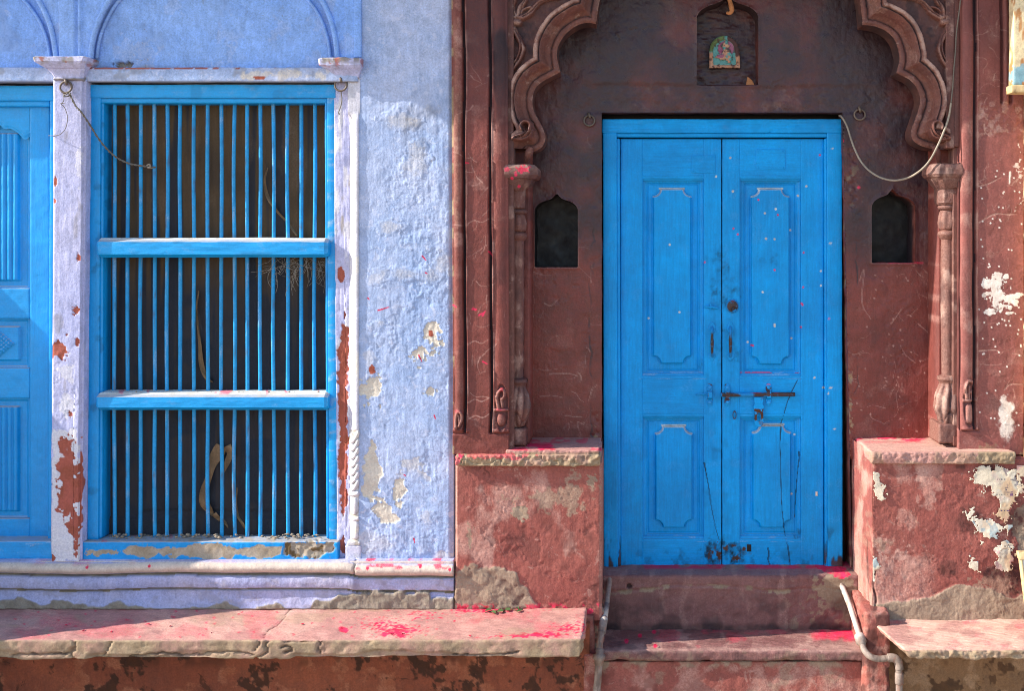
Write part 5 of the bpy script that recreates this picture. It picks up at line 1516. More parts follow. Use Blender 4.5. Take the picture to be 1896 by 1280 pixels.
# ================================================================== main double door (part of the brown house)
door = empty("door", (wx(1337), 0.38, wz(1048, -0.38)), brown)
DF, DL = -0.350, -0.385           # faces of the frame and of the leaves
GR = [(1334, 500, 16, 60, .5), (1350, 540, 30, 26, .6), (1420, 484, 18, 10, .5), (1206, 425, 12, 20, .35), (1345, 640, 22, 40, .45), (1348, 1020, 40, 16, .9), (1330, 1024, 24, 12, .8), (1312, 700, 16, 40, .3), (1478, 990, 10, 8, .8)]
WS = [(1357, 354), (1436, 387), (1493, 345), (1478, 362), (1416, 395), (1464, 426), (1434, 443), (1240, 453), (1418, 442), (1541, 275), (1326, 327), (1352, 287 + 5), (1537, 451), (1520, 502), (1520, 529), (1201, 590), (1258, 578), (1434, 601),
      (1385, 634), (1434, 604), (1466, 627), (1508, 700), (1524, 718), (1537, 718), (1544, 795), (1472, 806), (1466, 916), (1412, 541), (1533, 729)]
PS = [(1358, 423), (1366, 434), (1440, 398), (1404, 370), (1488, 468), (1434, 500), (1487, 532), (1484, 562), (1486, 565), (1534, 590), (1483, 606), (1394, 640), (1518, 287), (1305, 486), (1392, 640)]
def door_m(seed, grime=0.25, frame=False):
    def f(px, py, d):
        M = np.zeros((len(px), 4))
        g = np.zeros(len(px))
        for k, (cx, cy, rx, ry, a) in enumerate(GR):
            b = blob(px, py, cx, cy, rx, ry, 700 + k, 0.9, max(6, min(rx, ry)), 0.5)
            g = np.maximum(g, a * b * (0.35 + 0.65 * ss(-0.3, 0.6, fbm(px, py, 5, 3, 720 + k))))
        low = 0.9 * ss(940, 1046, py) * ss(0.05, 0.5, fbm(px * 1.0, py * 0.18, 7, 4, seed + 3)) if frame else 0.55 * ss(980, 1048, py) * ss(-0.1, 0.6, fbm(px, py, 16, 4, seed + 3))
        M[:, 2] = np.clip(g * 0.55 + 0.25 * ss(50, 10, np.abs(px - 1337)) * ss(420, 520, py) * ss(-0.2, 0.6, fbm(px, py * 0.6, 12, 4, seed + 8)) + grime * ss(0.2, 0.8, fbm(px, py, 34, 4, seed)) * 0.6 + low * 0.8, 0, 0.9)
        M[:, 1] = np.clip(0.9 * blob(px, py, 1345, 1022, 34, 14, 741, 0.9, 9, 0.3) * ss(0.0, 0.4, fbm(px, py, 9, 4, 742)) + (0.7 * low * ss(1000, 1040, py) if frame else 0), 0, 0.9)
        M[:, 0] = 0.12 * ss(0.35, 0.7, fbm(px * 0.7, py * 0.7, 14, 4, seed + 5))
        w = specks(px, py, WS, 2.2)
        p = 0.9 * specks(px, py, PS, 2.2)
        M[:, 0] = np.clip(M[:, 0] + w, 0, 1)
        M[:, 3] = np.clip(p, 0, 1) * 0.95
        return M
    return f
def dsheet_m(gx, gy, seed, **k):
    return door_m(seed, **k)(gx.reshape(-1), gy.reshape(-1), None).reshape(gx.shape + (4,))
warpf = lambda k: (lambda V: V + np.stack([k * np.clip((wz(220) - V[:, 2]) / 2.1, 0, 1), 0 * V[:, 0], 0 * V[:, 0]], -1))
rbox("frame_post", door, 1116, 245, 1142, 1062, DF, DF - 0.09, 3, 0.004, 0.0010, M_door_v, door_m(751, 0.3, True), seed=201, shear=warpf(0.006))
rbox("frame_bead", door, 1140, 256, 1148, 1058, DF - 0.010, DF - 0.09, 2.6, 0.007, 0.0006, M_door_v, door_m(752, 0.3, True), seed=202, shear=warpf(0.004))
rbox("frame_post", door, 1531, 245, 1559, 1062, DF, DF - 0.09, 3, 0.004, 0.0010, M_door_v, door_m(753, 0.3, True), seed=203, shear=warpf(0.004))
rbox("frame_bead", door, 1526, 256, 1533, 1058, DF - 0.010, DF - 0.09, 2.6, 0.007, 0.0006, M_door_v, door_m(754, 0.3, True), seed=204, shear=warpf(0.004))
rbox("frame_head", door, 1115, 220, 1559, 246, DF + 0.004, DF - 0.09, 2.6, 0.004, 0.0016, M_door_h, door_m(755, 0.4), seed=205, chip=0.4,
     dispfn=lambda px, py, d, n: -0.0030 * stroke(px, py, [(1424, 246), (1440, 238), (1462, 232), (1490, 229), (1510, 222)], 2.0, 1.4) - 0.0018 * stroke(px, py, [(1262, 226), (1280, 238), (1300, 245)], 1.4, 1.2) + 0.0006 * fbm(px * .3, py, 5, 3, 756))
rbox("frame_bead", door, 1140, 245, 1533, 254, DF - 0.008, DF - 0.09, 2.6, 0.007, 0.0006, M_door_h, door_m(757, 0.3), seed=206)
def cracks(px, py):
    c = np.zeros(px.shape)
    for pts, w in (([(1477, 704), (1466, 726), (1458, 745), (1451, 770), (1446, 790), (1444, 815), (1445, 850), (1446, 900), (1448, 945), (1453, 985), (1458, 1010), (1463, 1048)], 1.5), ([(1446, 786), (1444, 818)], 2.6),
                   ([(1304, 860), (1310, 890), (1316, 930), (1322, 965), (1331, 1000)], 1.4), ([(1304, 858), (1309, 885)], 2.8), ([(1481, 842), (1476, 890), (1472, 960)], 1.2), ([(1480, 838), (1480, 846)], 2.6),
                   ([(1422, 1016), (1424, 1028), (1422, 1036), (1426, 1048)], 2.6), ([(1459, 1012), (1463, 1046)], 2.4)):
        c = np.maximum(c, stroke(px, py, pts, max(1.1, w * 0.72), max(0.9, w * 0.5)))
    return c
def dd_(px, py, d, n):
    return -0.003 * cracks(px, py) + 0.0005 * fbm(px, py, 9, 3, 761) * ss(1290, 1320, px) * ss(1400, 1370, px)
def dm(seed):
    f = door_m(seed, 0.25)
    def g(px, py, d):
        M = f(px, py, d)
        M[:, 2] = np.maximum(M[:, 2], 0.75 * ss(0.2, 0.8, cracks(px, py)))
        return M
    return g
for ox, (xa, xb, pa, pb), sd in ((0, (1149, 1335.6, 1190, 1303), 0), (1, (1337.4, 1525, 1370, 1483), 40)):
    rbox("stile", door, xa, 257, pa, 1049, DL, DL - 0.045, 1.6, 0.003, 0.0008, M_door_v, dm(770 + sd), seed=211 + sd, dispfn=dd_)
    rbox("stile", door, pb, 257, xb, 1049, DL + 0.0004, DL - 0.045, 1.6, 0.003, 0.0008, M_door_v, dm(771 + sd), seed=212 + sd, dispfn=dd_)
    rbox("rail", door, pa - 0.5, 257, pb + 0.5, 331, DL - 0.0006, DL - 0.045, 1.6, 0.003, 0.0008, M_door_h, dm(772 + sd), seed=213 + sd, dispfn=dd_)
    rbox("rail", door, pa - 0.5, 696, pb + 0.5, 772, DL - 0.0006, DL - 0.045, 1.6, 0.003, 0.0008, M_door_h, dm(773 + sd), seed=214 + sd, dispfn=dd_)
    rbox("rail", door, pa - 0.5, 998, pb + 0.5, 1049, DL - 0.0006, DL - 0.045, 1.6, 0.003, 0.0008, M_door_h, dm(774 + sd), seed=215 + sd, dispfn=dd_)
    for (ya, yb, fx0, fx1, fy0, fy1) in (((331, 696, 1210, 1279, 350, 673) if ox == 0 else (331, 696, 1392, 1461, 350, 674)), ((772, 998, 1214, 1281, 790, 977) if ox == 0 else (772, 998, 1394, 1464, 788, 977))):
        def notched(n=14):
            pts = []
            for (cx, cy, a0) in ((fx0, fy0, 90), (fx1, fy0, 180), (fx1, fy1, 270), (fx0, fy1, 0)):
                sx, sy = (1 if cx == fx0 else -1), (1 if cy == fy0 else -1)
                arc = []
                for k in range(7):
                    t = math.radians(90 * k / 6)
                    arc.append((cx + sx * n * math.sin(t), cy + sy * n * math.cos(t)))
                if (cx == fx1) == (cy == fy0): arc = arc[::-1]
                # keep winding: enter and leave along the edges
                pts.append(arc)
            out = pts[0][:] + pts[1][:] + pts[2][:] + pts[3][:]
            return np.array(out)
        NP = notched()
        def pf(gx, gy):
            e = np.minimum(np.minimum(gx - pa, pb - gx), np.minimum(gy - ya, yb - gy))
            s_ = sdf(gx, gy, NP)
            rect = np.maximum(np.maximum(fx0 - gx, gx - fx1), np.maximum(fy0 - gy, gy - fy1))
            # moulding round the opening, bevel up to the raised field, the field itself
            mould = 0.009 * ss(9, 7, e) + 0.006 * ss(4.2, 3.2, e)
            bev = 0.004 * ss(22, 0, rect)
            d = DL - 0.032 + np.where(e < 9, np.maximum(mould, 0.0), 0) + np.where(e >= 9, bev, 0) + 0.021 * ss(0.7, -0.7, s_) - 0.004 * (1 - ss(0, 1.6, np.abs(s_ - 2)))
            d = d - 0.005 * (1 - ss(0, 1.4, np.abs(e - 9.6)))
            c = cracks(gx, gy)
            d = d + 0.0006 * fbm(gx, gy, 20, 3, 781) + 0.00035 * fbm(gx, gy, 7, 3, 782) * (0.4 + ss(0, 0.6, fbm(gx, gy, 60, 3, 783))) - 0.002 * c
            M = dsheet_m(gx, gy, 785)
            M[..., 2] = np.maximum(M[..., 2], 0.75 * ss(0.2, 0.8, c))
            top = np.exp(-((gy - fy0 + 1) / 1.8) ** 2) * (gx > fx0 + 10) * (gx < fx1 - 10) + 0.8 * np.exp(-((s_) / 1.8) ** 2) * (gy < fy0 + 16) * (gy > fy0)
            M[..., 0] = np.maximum(M[..., 0], np.clip(0.95 * top, 0, 0.95))
            M[..., 0] = np.maximum(M[..., 0], 0.3 * ss(5, 2, np.abs(gy - (yb - 4))) * ss(0.0, 0.6, fbm(gx * 0.5, gy * 2, 12, 3, 786)))
            M[..., 3] = np.maximum(M[..., 3], 0.7 * ss(4, 2, np.abs(gy - (696 - 4))) * blob(gx, gy, 1395, 692, 26, 6, 787, 0.8, 8) + 0.6 * blob(gx, gy, 1476, 693, 7, 4, 788, 0.6, 6))
            return d, M
        sheet("door_panel", door, pa - 1, ya - 1, pb + 1, yb + 1, 1.25, DL - 0.012, pf, M_door_v)
        # mitred lips above and below the panel
        for (y0, y1, fl) in ((ya - 6, ya + 3, 1), (yb - 3, yb + 6, -1)):
            lw = 6
            a0 = DL + 0.0016
            q = [(pa - lw, ya - 6), (pb + lw, ya - 6), (pb, ya + 4), (pa, ya + 4)] if fl == 1 else [(pa, yb - 4), (pb, yb - 4), (pb + lw, yb + 6), (pa - lw, yb + 6)]
            def lipf(gx, gy, y0=(ya - 6 if fl == 1 else yb + 6), y1=(ya + 4 if fl == 1 else yb - 4)):
                t = (gy - y0) / (y1 - y0)
                d = DL + 0.0012 - 0.013 * np.clip(t, 0, 1) + 0.002 * (1 - ss(0, 0.12, np.abs(t - 0.35))) + 0.002 * (1 - ss(0, 0.12, np.abs(t - 0.7)))
                M = dsheet_m(gx, gy, 790)
                M[..., 0] = np.maximum(M[..., 0], (0.28 if fl == -1 else 0.0) * ss(0.0, 0.6, fbm(gx * .4, gy * 2, 12, 3, 791)))
                return d, M
            sheet("panel_lip", door, pa - lw, min(q[0][1], q[2][1]), pb + lw, max(q[0][1], q[2][1]), 1.25, DL, lipf, M_door_h, keep=np.array(q, float))
# letter/number plates painted over
for (x0, y0, x1, y1, sd) in ((1280, 287, 1325, 320, 1), (1400, 276, 1454, 314, 2)):
    rbox("tin_plate", door, x0, y0, x1, y1, DL + 0.0035, DL - 0.004, 3, 0.0012, 0.0005, M_door_h, dm(800 + sd), seed=230 + sd)
    for (a, b) in ((x0 + 4, y0 + 4), (x1 - 4, y0 + 4), (x0 + 4, y1 - 4), (x1 - 4, y1 - 4)):
        lathe("nail_head", door, a, DL + 0.003, [(b - 1.5, 0.2), (b - 1, 1.2), (b + 1, 1.2), (b + 1.5, 0.2)], M_door_h, 8)
# pull handles
HM = lambda s: (lambda px, py, d: np.stack([np.clip(0.55 * ss(0.1, 0.3, fbm(px, py, 12, 3, s)) + ss(622, 612, py) + ss(650, 660, py), 0, 1), 0 * px, 0 * px, 0 * px], -1))
for hx in (1318.5, 1352.5):
    def plate(pts):
        def f(gx, gy):
            return DL + 0.0035 + 0.0004 * fbm(gx, gy, 5, 2, 811), dsheet_m(gx, gy, 812)
        xs = [p[0] for p in pts]; ys = [p[1] for p in pts]
        sheet("handle_plate", door, min(xs) - 1, min(ys) - 1, max(xs) + 1, max(ys) + 1, 1.0, DL, f, M_door_h, keep=np.array(pts, float), thick=0.004)
    plate(catmull([(hx - 6, 604), (hx, 596), (hx + 6, 604), (hx + 6, 611), (hx + 2, 617), (hx - 2, 617), (hx - 6, 611)], 4, True))
    plate([(hx - 6, 655), (hx + 6, 655), (hx + 6.5, 662), (hx, 669), (hx - 6.5, 662)])
    tube("pull_handle", door, [(hx, 606, DL + 0.004), (hx, 612, DL + 0.022), (hx, 620, DL + 0.034), (hx, 635, DL + 0.038), (hx, 648, DL + 0.034), (hx, 655, DL + 0.022), (hx, 661, DL + 0.004)],
         [2.6, 2.8, 2.6, 3.3, 2.6, 2.6, 2.4], M_rust, 10, 6, maskfn=HM(813))
# small turned catch and the lock boss
tube("catch", door, [(1304, 568, DL + 0.008), (1312, 568.5, DL + 0.009), (1319, 569, DL + 0.010), (1329, 571, DL + 0.009)], [1.6, 2.0, 2.4, 2.4], M_door_h, 8)
lathe("catch_pivot", door, 1316, DL + 0.006, [(562, .5), (563, 2), (573, 2), (574, .5)], M_door_h, 10)
Vt = []
def boss_f(gx, gy):
    r = np.hypot(gx - 1356, (gy - 567) * 0.95)
    return DL + 0.002 + 0.018 * np.sqrt(np.clip(1 - (r / 12) ** 2, 0, 1)) - 0.016 * ss(5.5, 4, np.hypot(gx - 1359, gy - 573)), np.stack([ss(9, 11, r), 0 * r, 0 * r, 0.25 * blob(gx, gy, 1357, 557, 4, 3, 815, 0.5, 4)], -1)
sheet("lock_boss", door, 1343, 554, 1370, 582, 1.0, DL, boss_f, M_rust, drop=lambda x, y: np.hypot(x - 1356, (y - 567) * 0.95) < 12.5)
# long sliding bolt with its three keepers and the hasp that hangs from it
BM = lambda px, py, d: np.stack([0.9 * ss(0.12, 0.3, fbm(px, py, 14, 3, 821)), 0 * px, 0 * px, 0.8 * ss(729, 727.5, py) * ss(0.1, 0.4, fbm(px, py, 12, 3, 822))], -1)
tube("bolt_rod", door, [(1335, 731.5, DL + 0.020), (1380, 731.2, DL + 0.020), (1430, 730.8, DL + 0.020), (1472, 730.5, DL + 0.020)], 4.0, M_rust, 14, 8, maskfn=BM)
tube("bolt_rod", door, [(1289, 731, DL + 0.003), (1300, 730.5, DL + 0.003), (1312, 731, DL + 0.004)], 1.8, M_door_h, 8)
for kx in (1314, 1346.5, 1423):
    def kf(gx, gy):
        t = np.abs(gy - 731)
        return DL + 0.004 + 0.024 * ss(9, 4.5, t), np.stack([0 * gx, 0.8 * ss(0.25, 0.5, fbm(gx, gy, 9, 3, 831)), 0 * gx, 0.6 * ss(716, 711, gy) * (kx > 1400)], -1)
    w = 5.2
    kp = np.concatenate([catmull([(kx - w, 716), (kx - w * .7, 712), (kx, 710.5), (kx + w * .7, 712), (kx + w, 716)], 3), [(kx + w, 722), (kx + 3.8, 725), (kx + 3.8, 737), (kx + w, 740)],
                         catmull([(kx + w, 746), (kx + w * .7, 750), (kx, 751.5), (kx - w * .7, 750), (kx - w, 746)], 3), [(kx - w, 740), (kx - 3.8, 737), (kx - 3.8, 725), (kx - w, 722)]])
    sheet("bolt_keeper", door, kx - 7, 709, kx + 7, 753, 0.8, DL, kf, M_door_h, keep=kp, thick=0.004)
    for by in (717.5, 745):
        def sf(gx, gy):
            r = np.hypot(gx - kx, gy - by)
            return DL + 0.008 + 0.006 * np.sqrt(np.clip(1 - (r / 3.6) ** 2, 0, 1)), np.stack([0.15 + 0 * r, 0 * r, 0 * r, 0 * r], -1)
        sheet("bolt_screw", door, kx - 4, by - 4, kx + 4, by + 4, 0.8, DL, sf, M_door_h, drop=lambda x, y: np.hypot(x - kx, y - by) < 3.9)
HASP = np.array([(1396, 735), (1412, 735), (1413, 742), (1411, 747), (1414, 752), (1413, 757), (1412, 762), (1413, 782), (1411, 788), (1404.5, 790), (1398, 787), (1396, 782), (1397, 762), (1395, 757), (1394.5, 752), (1397, 747), (1395.5, 742)], float)
sheet("hasp", door, 1393, 734, 1416, 792, 0.9, DL, lambda x, y: (DL + 0.018 - 0.004 * ss(745, 790, y) + 0.003 * ss(755, 757, y), np.stack([0 * x, 0.9 * ss(755, 758, y) * ss(779, 774, y) * ss(-0.5, 0.0, fbm(x, y, 7, 3, 841)) + 0.5 * ss(0.3, 0.5, fbm(x, y, 8, 3, 842)), 0 * x, 0 * x], -1)),
      M_door_h, keep=HASP, holes=(catmull([(1401, 768), (1404.5, 763), (1408, 768), (1408, 776), (1404.5, 780), (1401, 776)], 3, True),), thick=0.005)
V1, F1 = torus_geo(1360, 769, DL + 0.012, 7.5, 1.7, 0, 20, 8, 0.42)
mk("staple", door, V1, F1, M_rust, np.tile([[0.3, 0, 0, 0]], (len(V1), 1)))
tube("hasp_wire", door, [(1411, 788, DL + 0.016), (1430, 788.5, DL + 0.004), (1446, 789, DL + 0.001)], 0.9, M_wire, 6)
rbox("keyhole", door, 1383, 1009, 1391, 1022, DL + 0.0008, DL - 0.02, 2, 0.001, 0, M_soot, seed=9)
rbox("paper_scrap", door, 1510, 911, 1514, 919, DL + 0.0015, DL - 0.001, 2, 0.0004, 0.0003, M_paper, seed=19)
rbox("door_backing", door, 1112, 205, 1565, 1066, DL - 0.048, DL - 0.1, 30, 0.004, 0, M_soot, seed=10)

# ================================================================== STEPS
steps = empty("entrance_steps", (wx(1350), -0.1, 0.0), label="two worn maroon stone steps rising to the blue double door", cat="steps")
def riser1(px, py, d):
    M = np.zeros((len(px), 4))
    top = ss(1069, 1064, py)
    crk = ss(7, 2, np.abs(py - (1094 + 4 * fbm(px, px * 0, 60, 3, 851) - 5 * ss(1500, 1300, px) + 6 * ss(1200, 1130, px))))
    rep = blob(px, py, 1540, 1082, 34, 26, 852, 0.6, 16) + blob(px, py, 1560, 1110, 20, 30, 853, 0.7, 14)
    M[:, 1] = np.clip(0.85 * crk * ss(-0.4, 0.2, fbm(px, py, 14, 4, 854)) + rep + 0.7 * ss(0.2, 0.45, fbm(px, py, 16, 4, 855)) * ss(1420, 1500, px) * ss(1090, 1110, py) + 0.25 * ss(1156, 1166, py), 0, 1)
    M[:, 2] = np.clip(0.55 * ss(1075, 1130, py) * ss(-0.4, 0.5, fbm(px, py, 40, 4, 856)) + 0.5 * ss(1150, 1163, py) + blob(px, py, 1165, 1086.5, 4.5, 4.5, 857, 0.05), 0, 0.95)
    M[:, 0] = np.clip(0.5 * top + 0.4 * ss(0.0, 0.7, fbm(px * 1.4, py * 0.4, 26, 4, 858)), 0, 0.9)
    M[:, 3] = np.clip(0.75 * ss(1058, 1051, py) * ss(-0.5, 0.4, fbm(px, py * 3, 34, 4, 859)) + (0.55 + 0.45 * ss(-0.4, 0.3, fbm(px, py, 7, 3, 862))) * ragged(px, py, [(1512, 1048), (1566, 1050), (1574, 1066), (1560, 1076), (1545, 1066), (1525, 1058)], 860, 4, 10), 0, 1)
    return M
def riser1_d(px, py, d, n):
    crk = np.exp(-((py - (1093 + 4 * fbm(px, px * 0, 60, 3, 851) - 5 * ss(1500, 1300, px) + 6 * ss(1200, 1130, px))) / 2.4) ** 2)
    hole = blob(px, py, 1165, 1086.5, 4.5, 4.5, 857, 0.05)
    fl = ss(0.2, 0.26, fbm(px, py, 18, 4, 855)) * ss(1400, 1500, px) * ss(1090, 1110, py)
    return -0.006 * crk + 0.004 * np.exp(-((py - 1089) / 4) ** 2) - 0.02 * hole + 0.002 * fbm(px, py, 13, 4, 861) - 0.003 * fl
rbox("threshold", steps, 1112, 1067, 1592, 1175, -0.19, -0.46, 2.6, 0.012, 0.002, M_step, riser1, seed=301, chip=0.3, dispfn=riser1_d)
def tread_m(px, py, d):
    M = np.zeros((len(px), 4))
    front = ss(1203, 1208, py)
    M[:, 0] = np.clip(0.45 * (1 - front) * ss(-0.3, 0.6, fbm(px * 0.3, py, 14, 4, 871)) + 0.5 * np.exp(-((py - 1204) / 4) ** 2) + 0.4 * ss(0, .6, fbm(px, py, 20, 4, 872)) + 0.35 * ss(1420, 1560, px), 0, 0.9)
    M[:, 1] = np.clip(0.55 * ss(1168, 1164, py) + front * 0.5 * ss(-0.1, 0.5, fbm(px, py, 20, 4, 873)), 0, 1)
    M[:, 2] = np.clip(0.45 * ss(0.1, 0.6, fbm(px * 0.4, py, 16, 4, 874)) * (1 - front) + 0.45 * front * ss(0.1, 0.6, fbm(px, py, 18, 4, 875)), 0, 0.8)
    M[:, 3] = np.clip(0.75 * blob(px, py, 1572, 1176, 56, 12, 876, 0.6, 24, 0.7) * (1 - front) + specks(px, py, [(1211, 1171), (1160, 1188), (1213, 1197), (1185, 1178)], 4) + 0.35 * (1 - front) * ss(0.05, 0.6, fbm(px * .4, py, 16, 4, 877)), 0, 1)
    return M
rbox("tread_slab", steps, 1111, 1206, 1606, 1226, 0.100, -0.30, 2.4, 0.010, 0.003, M_step, tread_m, seed=302, chip=1.1,
     dispfn=lambda px, py, d, n: -0.006 * ss(1215, 1224, py) * ss(0.0, 0.3, fbm(px, py * 0, 70, 3, 878)))
def riser2(px, py, d):
    M = np.zeros((len(px), 4))
    M[:, 0] = 0.55 * ss(-0.1, 0.6, fbm(px, py, 44, 5, 881)) 
    M[:, 1] = np.clip(0.7 * ss(1246, 1230, py) * ss(-0.3, 0.4, fbm(px, py, 20, 4, 882)) + 0.5 * ss(0.3, 0.7, fbm(px, py, 34, 4, 883)), 0, 1)
    M[:, 2] = 0.4 * ss(0.0, 0.6, fbm(px, py, 16, 4, 884)) * ss(1420, 1250, px)
    return M
rbox("riser", steps, 1106, 1226, 1604, 1470, 0.072, -0.30, 3, 0.006, 0.003, M_red, riser2, seed=303)

# ================================================================== STONE BENCHES
def bench_m(px, py, d):
    M = np.zeros((len(px), 4))
    top = 1 - ss(1184, 1188, py)
    rnoise = 0.6 * fbm(px, py * 2.2, 10, 4, 901, 0.7) + 0.7 * fbm(px, py * 2, 4.5, 2, 916)
    p = 0.0
    for (cx, cy, rx, ry, sd, a) in ((735, 1168, 52, 14, 1, 1.0), (700, 1156, 60, 12, 2, .7), (900, 1131, 90, 7, 3, 1.0), (860, 1128, 60, 6, 4, .9), (1000, 1128, 60, 5, 5, .6), (1010, 1178, 48, 7, 6, 1.1), (960, 1180, 60, 5, 7, .9),
                                    (1060, 1168, 40, 16, 8, .8), (790, 1140, 70, 12, 9, .5), (745, 1178, 14, 4, 10, 1.3)):
        p = np.maximum(p, a * np.exp(-(((px - cx) / rx) ** 2 + ((py - cy) / ry) ** 2)))
    pw = ss(0.22, 0.95, p * 0.85 + 0.5 * rnoise * (p > 0.03)) * top
    tint = 0.24 * ss(0.0, 0.6, fbm(px, py * 2, 60, 4, 902)) * top + 0.13 * top
    dots = specks(px, py, [(random.Random(k).uniform(20, 680), random.Random(k + 40).uniform(1130, 1182)) for k in range(44)], 2.4) * top * 0.7
    big = specks(px, py, [(742, 1178), (712, 1176), (736, 1172), (632, 1166), (636, 1167), (640, 1168)], 5) * top
    M[:, 3] = np.clip(np.maximum.reduce([pw, tint, dots, big]), 0, 1)
    crk = stroke(px, py, [(545, 1122), (533, 1134), (524, 1146), (516, 1156), (500, 1166), (492, 1172), (488, 1182)], 1.5, 1.2)
    M[:, 2] = np.clip(0.9 * crk + 0.18 * top * ss(0.2, 0.7, fbm(px, py * 2, 40, 4, 903)) + (1 - top) * (0.45 * ss(0.15, 0.55, fbm(px, py, 22, 4, 904)) + 0.6 * breaks(px, py)), 0, 0.9)
    M[:, 1] = (1 - top) * (0.7 + 0.3 * fbm(px, py, 30, 3, 906)) + 0.45 * top * ss(0, 0.5, fbm(px, py * 3, 80, 4, 907))
    M[:, 0] = 0.5 * top * ss(-0.3, 0.5, fbm(px, py * 2, 90, 4, 908))
    return M
BRK = ([(134, 1186), (140, 1198), (130, 1208), (136, 1222)], [(205, 1190), (196, 1206), (190, 1212)], [(498, 1186), (490, 1196), (496, 1208), (478, 1216), (470, 1224)], [(482, 1186), (478, 1196), (470, 1204)], [(592, 1186), (590, 1204), (594, 1212)],
       [(20, 1214), (60, 1210), (110, 1212), (138, 1204)], [(240, 1216), (300, 1210), (350, 1214), (410, 1208), (470, 1213)], [(840, 1214), (900, 1216), (960, 1212)], [(526, 1187), (560, 1189), (582, 1187)], [(520, 1200), (534, 1198), (540, 1206), (528, 1208)])
def breaks(px, py):
    o = np.zeros(px.shape)
    for b_ in BRK: o = np.maximum(o, stroke(px, py + 2.0 * fbm(px, py, 12, 3, 917), b_, 2.2, 1.8, 4))
    return o
def bench_d(px, py, d, n):
    fr = ss(1184, 1188, py)
    ledge = ss(-1.5, 1.5, py - (1212 - 9 * fbm(px, px * 0, 90, 4, 911)))
    crk = stroke(px, py, [(545, 1122), (533, 1134), (524, 1146), (516, 1156), (500, 1166), (492, 1172), (488, 1182)], 2, 1.6)
    lumps = np.clip(fbm(px, py, 17, 4, 912, 0.6) - 0.45, 0, 1)
    return fr * (-0.008 * ledge * ss(-0.3, 0.0, fbm(px, px * 0, 150, 3, 913)) + 0.003 * fbm(px, py, 34, 5, 914, 0.6) - 0.006 * lumps - 0.012 * breaks(px, py)) - 0.003 * crk + (1 - fr) * 0.0022 * fbm(px, py * 2, 34, 4, 915)
def bench_sh(V):
    V = V.copy()
    edge = np.clip((V[:, 0] - wx(1040, 0.45)) / 0.2, 0, 1)
    back = np.clip((V[:, 1] + 0.46) / 0.46, 0, 1)
    V[:, 0] += edge * 0.0
    V[:, 2] += 0.007 * np.clip((V[:, 0] - wx(700, .4)) / 1.2, 0, 1)
    V[:, 2] += 0.018 * np.clip((wx(560, .4) - V[:, 0]) / 1.6, -0.3, 1) * (V[:, 1] < -0.40) * (V[:, 2] < wz(1205, 0.46)) * -0.3
    # broken right-hand corner
    V[:, 0] -= 0.012 * edge * np.clip((-V[:, 1] - 0.36) / 0.1, 0, 1) * (1 + 2 * np.clip((wz(1200, .46) - V[:, 2]) / 0.05, 0, 1))
    return V
rbox("stone_bench", None, -420, 1187, 1079, 1221, 0.46, -0.05, 2.1, 0.006, 0.002, M_stone, bench_m, seed=401, chip=1.2, dispfn=bench_d, shear=bench_sh,
     label="long pink stone ledge dusted with red powder under the barred window", cat="bench", group="stone benches by the steps")
def bench2_m(px, py, d):
    M = np.zeros((len(px), 4))
    top = 1 - ss(1203, 1207, py)
    M[:, 0] = 0.85 * top * ss(-0.6, 0.3, fbm(px, py * 2, 40, 4, 921))
    M[:, 1] = np.clip((1 - top) * (0.8 + 0.2 * fbm(px, py, 12, 4, 922)) + 0.2 * top, 0, 1)
    M[:, 2] = (1 - top) * 0.5 * ss(0.1, 0.5, fbm(px, py, 12, 4, 923)) + 0.15 * top * ss(0.2, 0.7, fbm(px, py * 2, 24, 4, 924))
    M[:, 3] = 0.35 * top * ss(0.1, 0.6, fbm(px, py * 2.5, 30, 4, 925))
    return M
rbox("stone_bench", None, 1675, 1205, 2050, 1222, 0.48, -0.05, 2.0, 0.008, 0.004, M_stone, bench2_m, seed=402, chip=1.2,
     dispfn=lambda px, py, d, n: ss(1203, 1207, py) * 0.006 * fbm(px, py, 9, 4, 926),
     shear=lambda V: V + np.stack([-0.085 * np.clip((V[:, 1] + 0.48) / 0.5, 0, 1) * np.clip((wx(1800, .48) - V[:, 0]) / 0.2, 0, 1) - 0.03 * np.clip((wz(1206, .48) - V[:, 2]) / 0.04, 0, 1) * np.clip((wx(1760, .48) - V[:, 0]) / 0.1, 0, 1) * -1, 0 * V[:, 0], 0 * V[:, 0]], -1),
     label="short sunlit stone ledge at the right below the peeling posters", cat="bench", group="stone benches by the steps")
def under_fn(seed, dd):
    def f(gx, gy):
        d = dd + plaster(gx, gy, seed, 1.2, 0.0) + 0.003 * fbm(gx, gy, 20, 4, seed + 4)
        fl, step = flakes(gx, gy, seed + 5, 46, 0.15, 0.003)
        M = zeros4(gx)
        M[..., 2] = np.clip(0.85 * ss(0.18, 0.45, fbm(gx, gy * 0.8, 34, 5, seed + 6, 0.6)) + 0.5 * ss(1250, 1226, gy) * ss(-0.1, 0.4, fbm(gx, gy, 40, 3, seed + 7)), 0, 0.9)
        M[..., 0] = 0.6 * ss(0.1, 0.6, fbm(gx, gy, 30, 4, seed + 8))
        return d + fl, M
    return f
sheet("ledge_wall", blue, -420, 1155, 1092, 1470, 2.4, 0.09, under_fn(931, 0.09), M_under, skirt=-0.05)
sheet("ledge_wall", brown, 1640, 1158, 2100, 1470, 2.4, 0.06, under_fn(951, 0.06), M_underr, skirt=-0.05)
rbox("ledge_pier", brown, 1080, 1214, 1112, 1470, 0.10, -0.2, 3, 0.01, 0.004, M_red, post_m, seed=133)
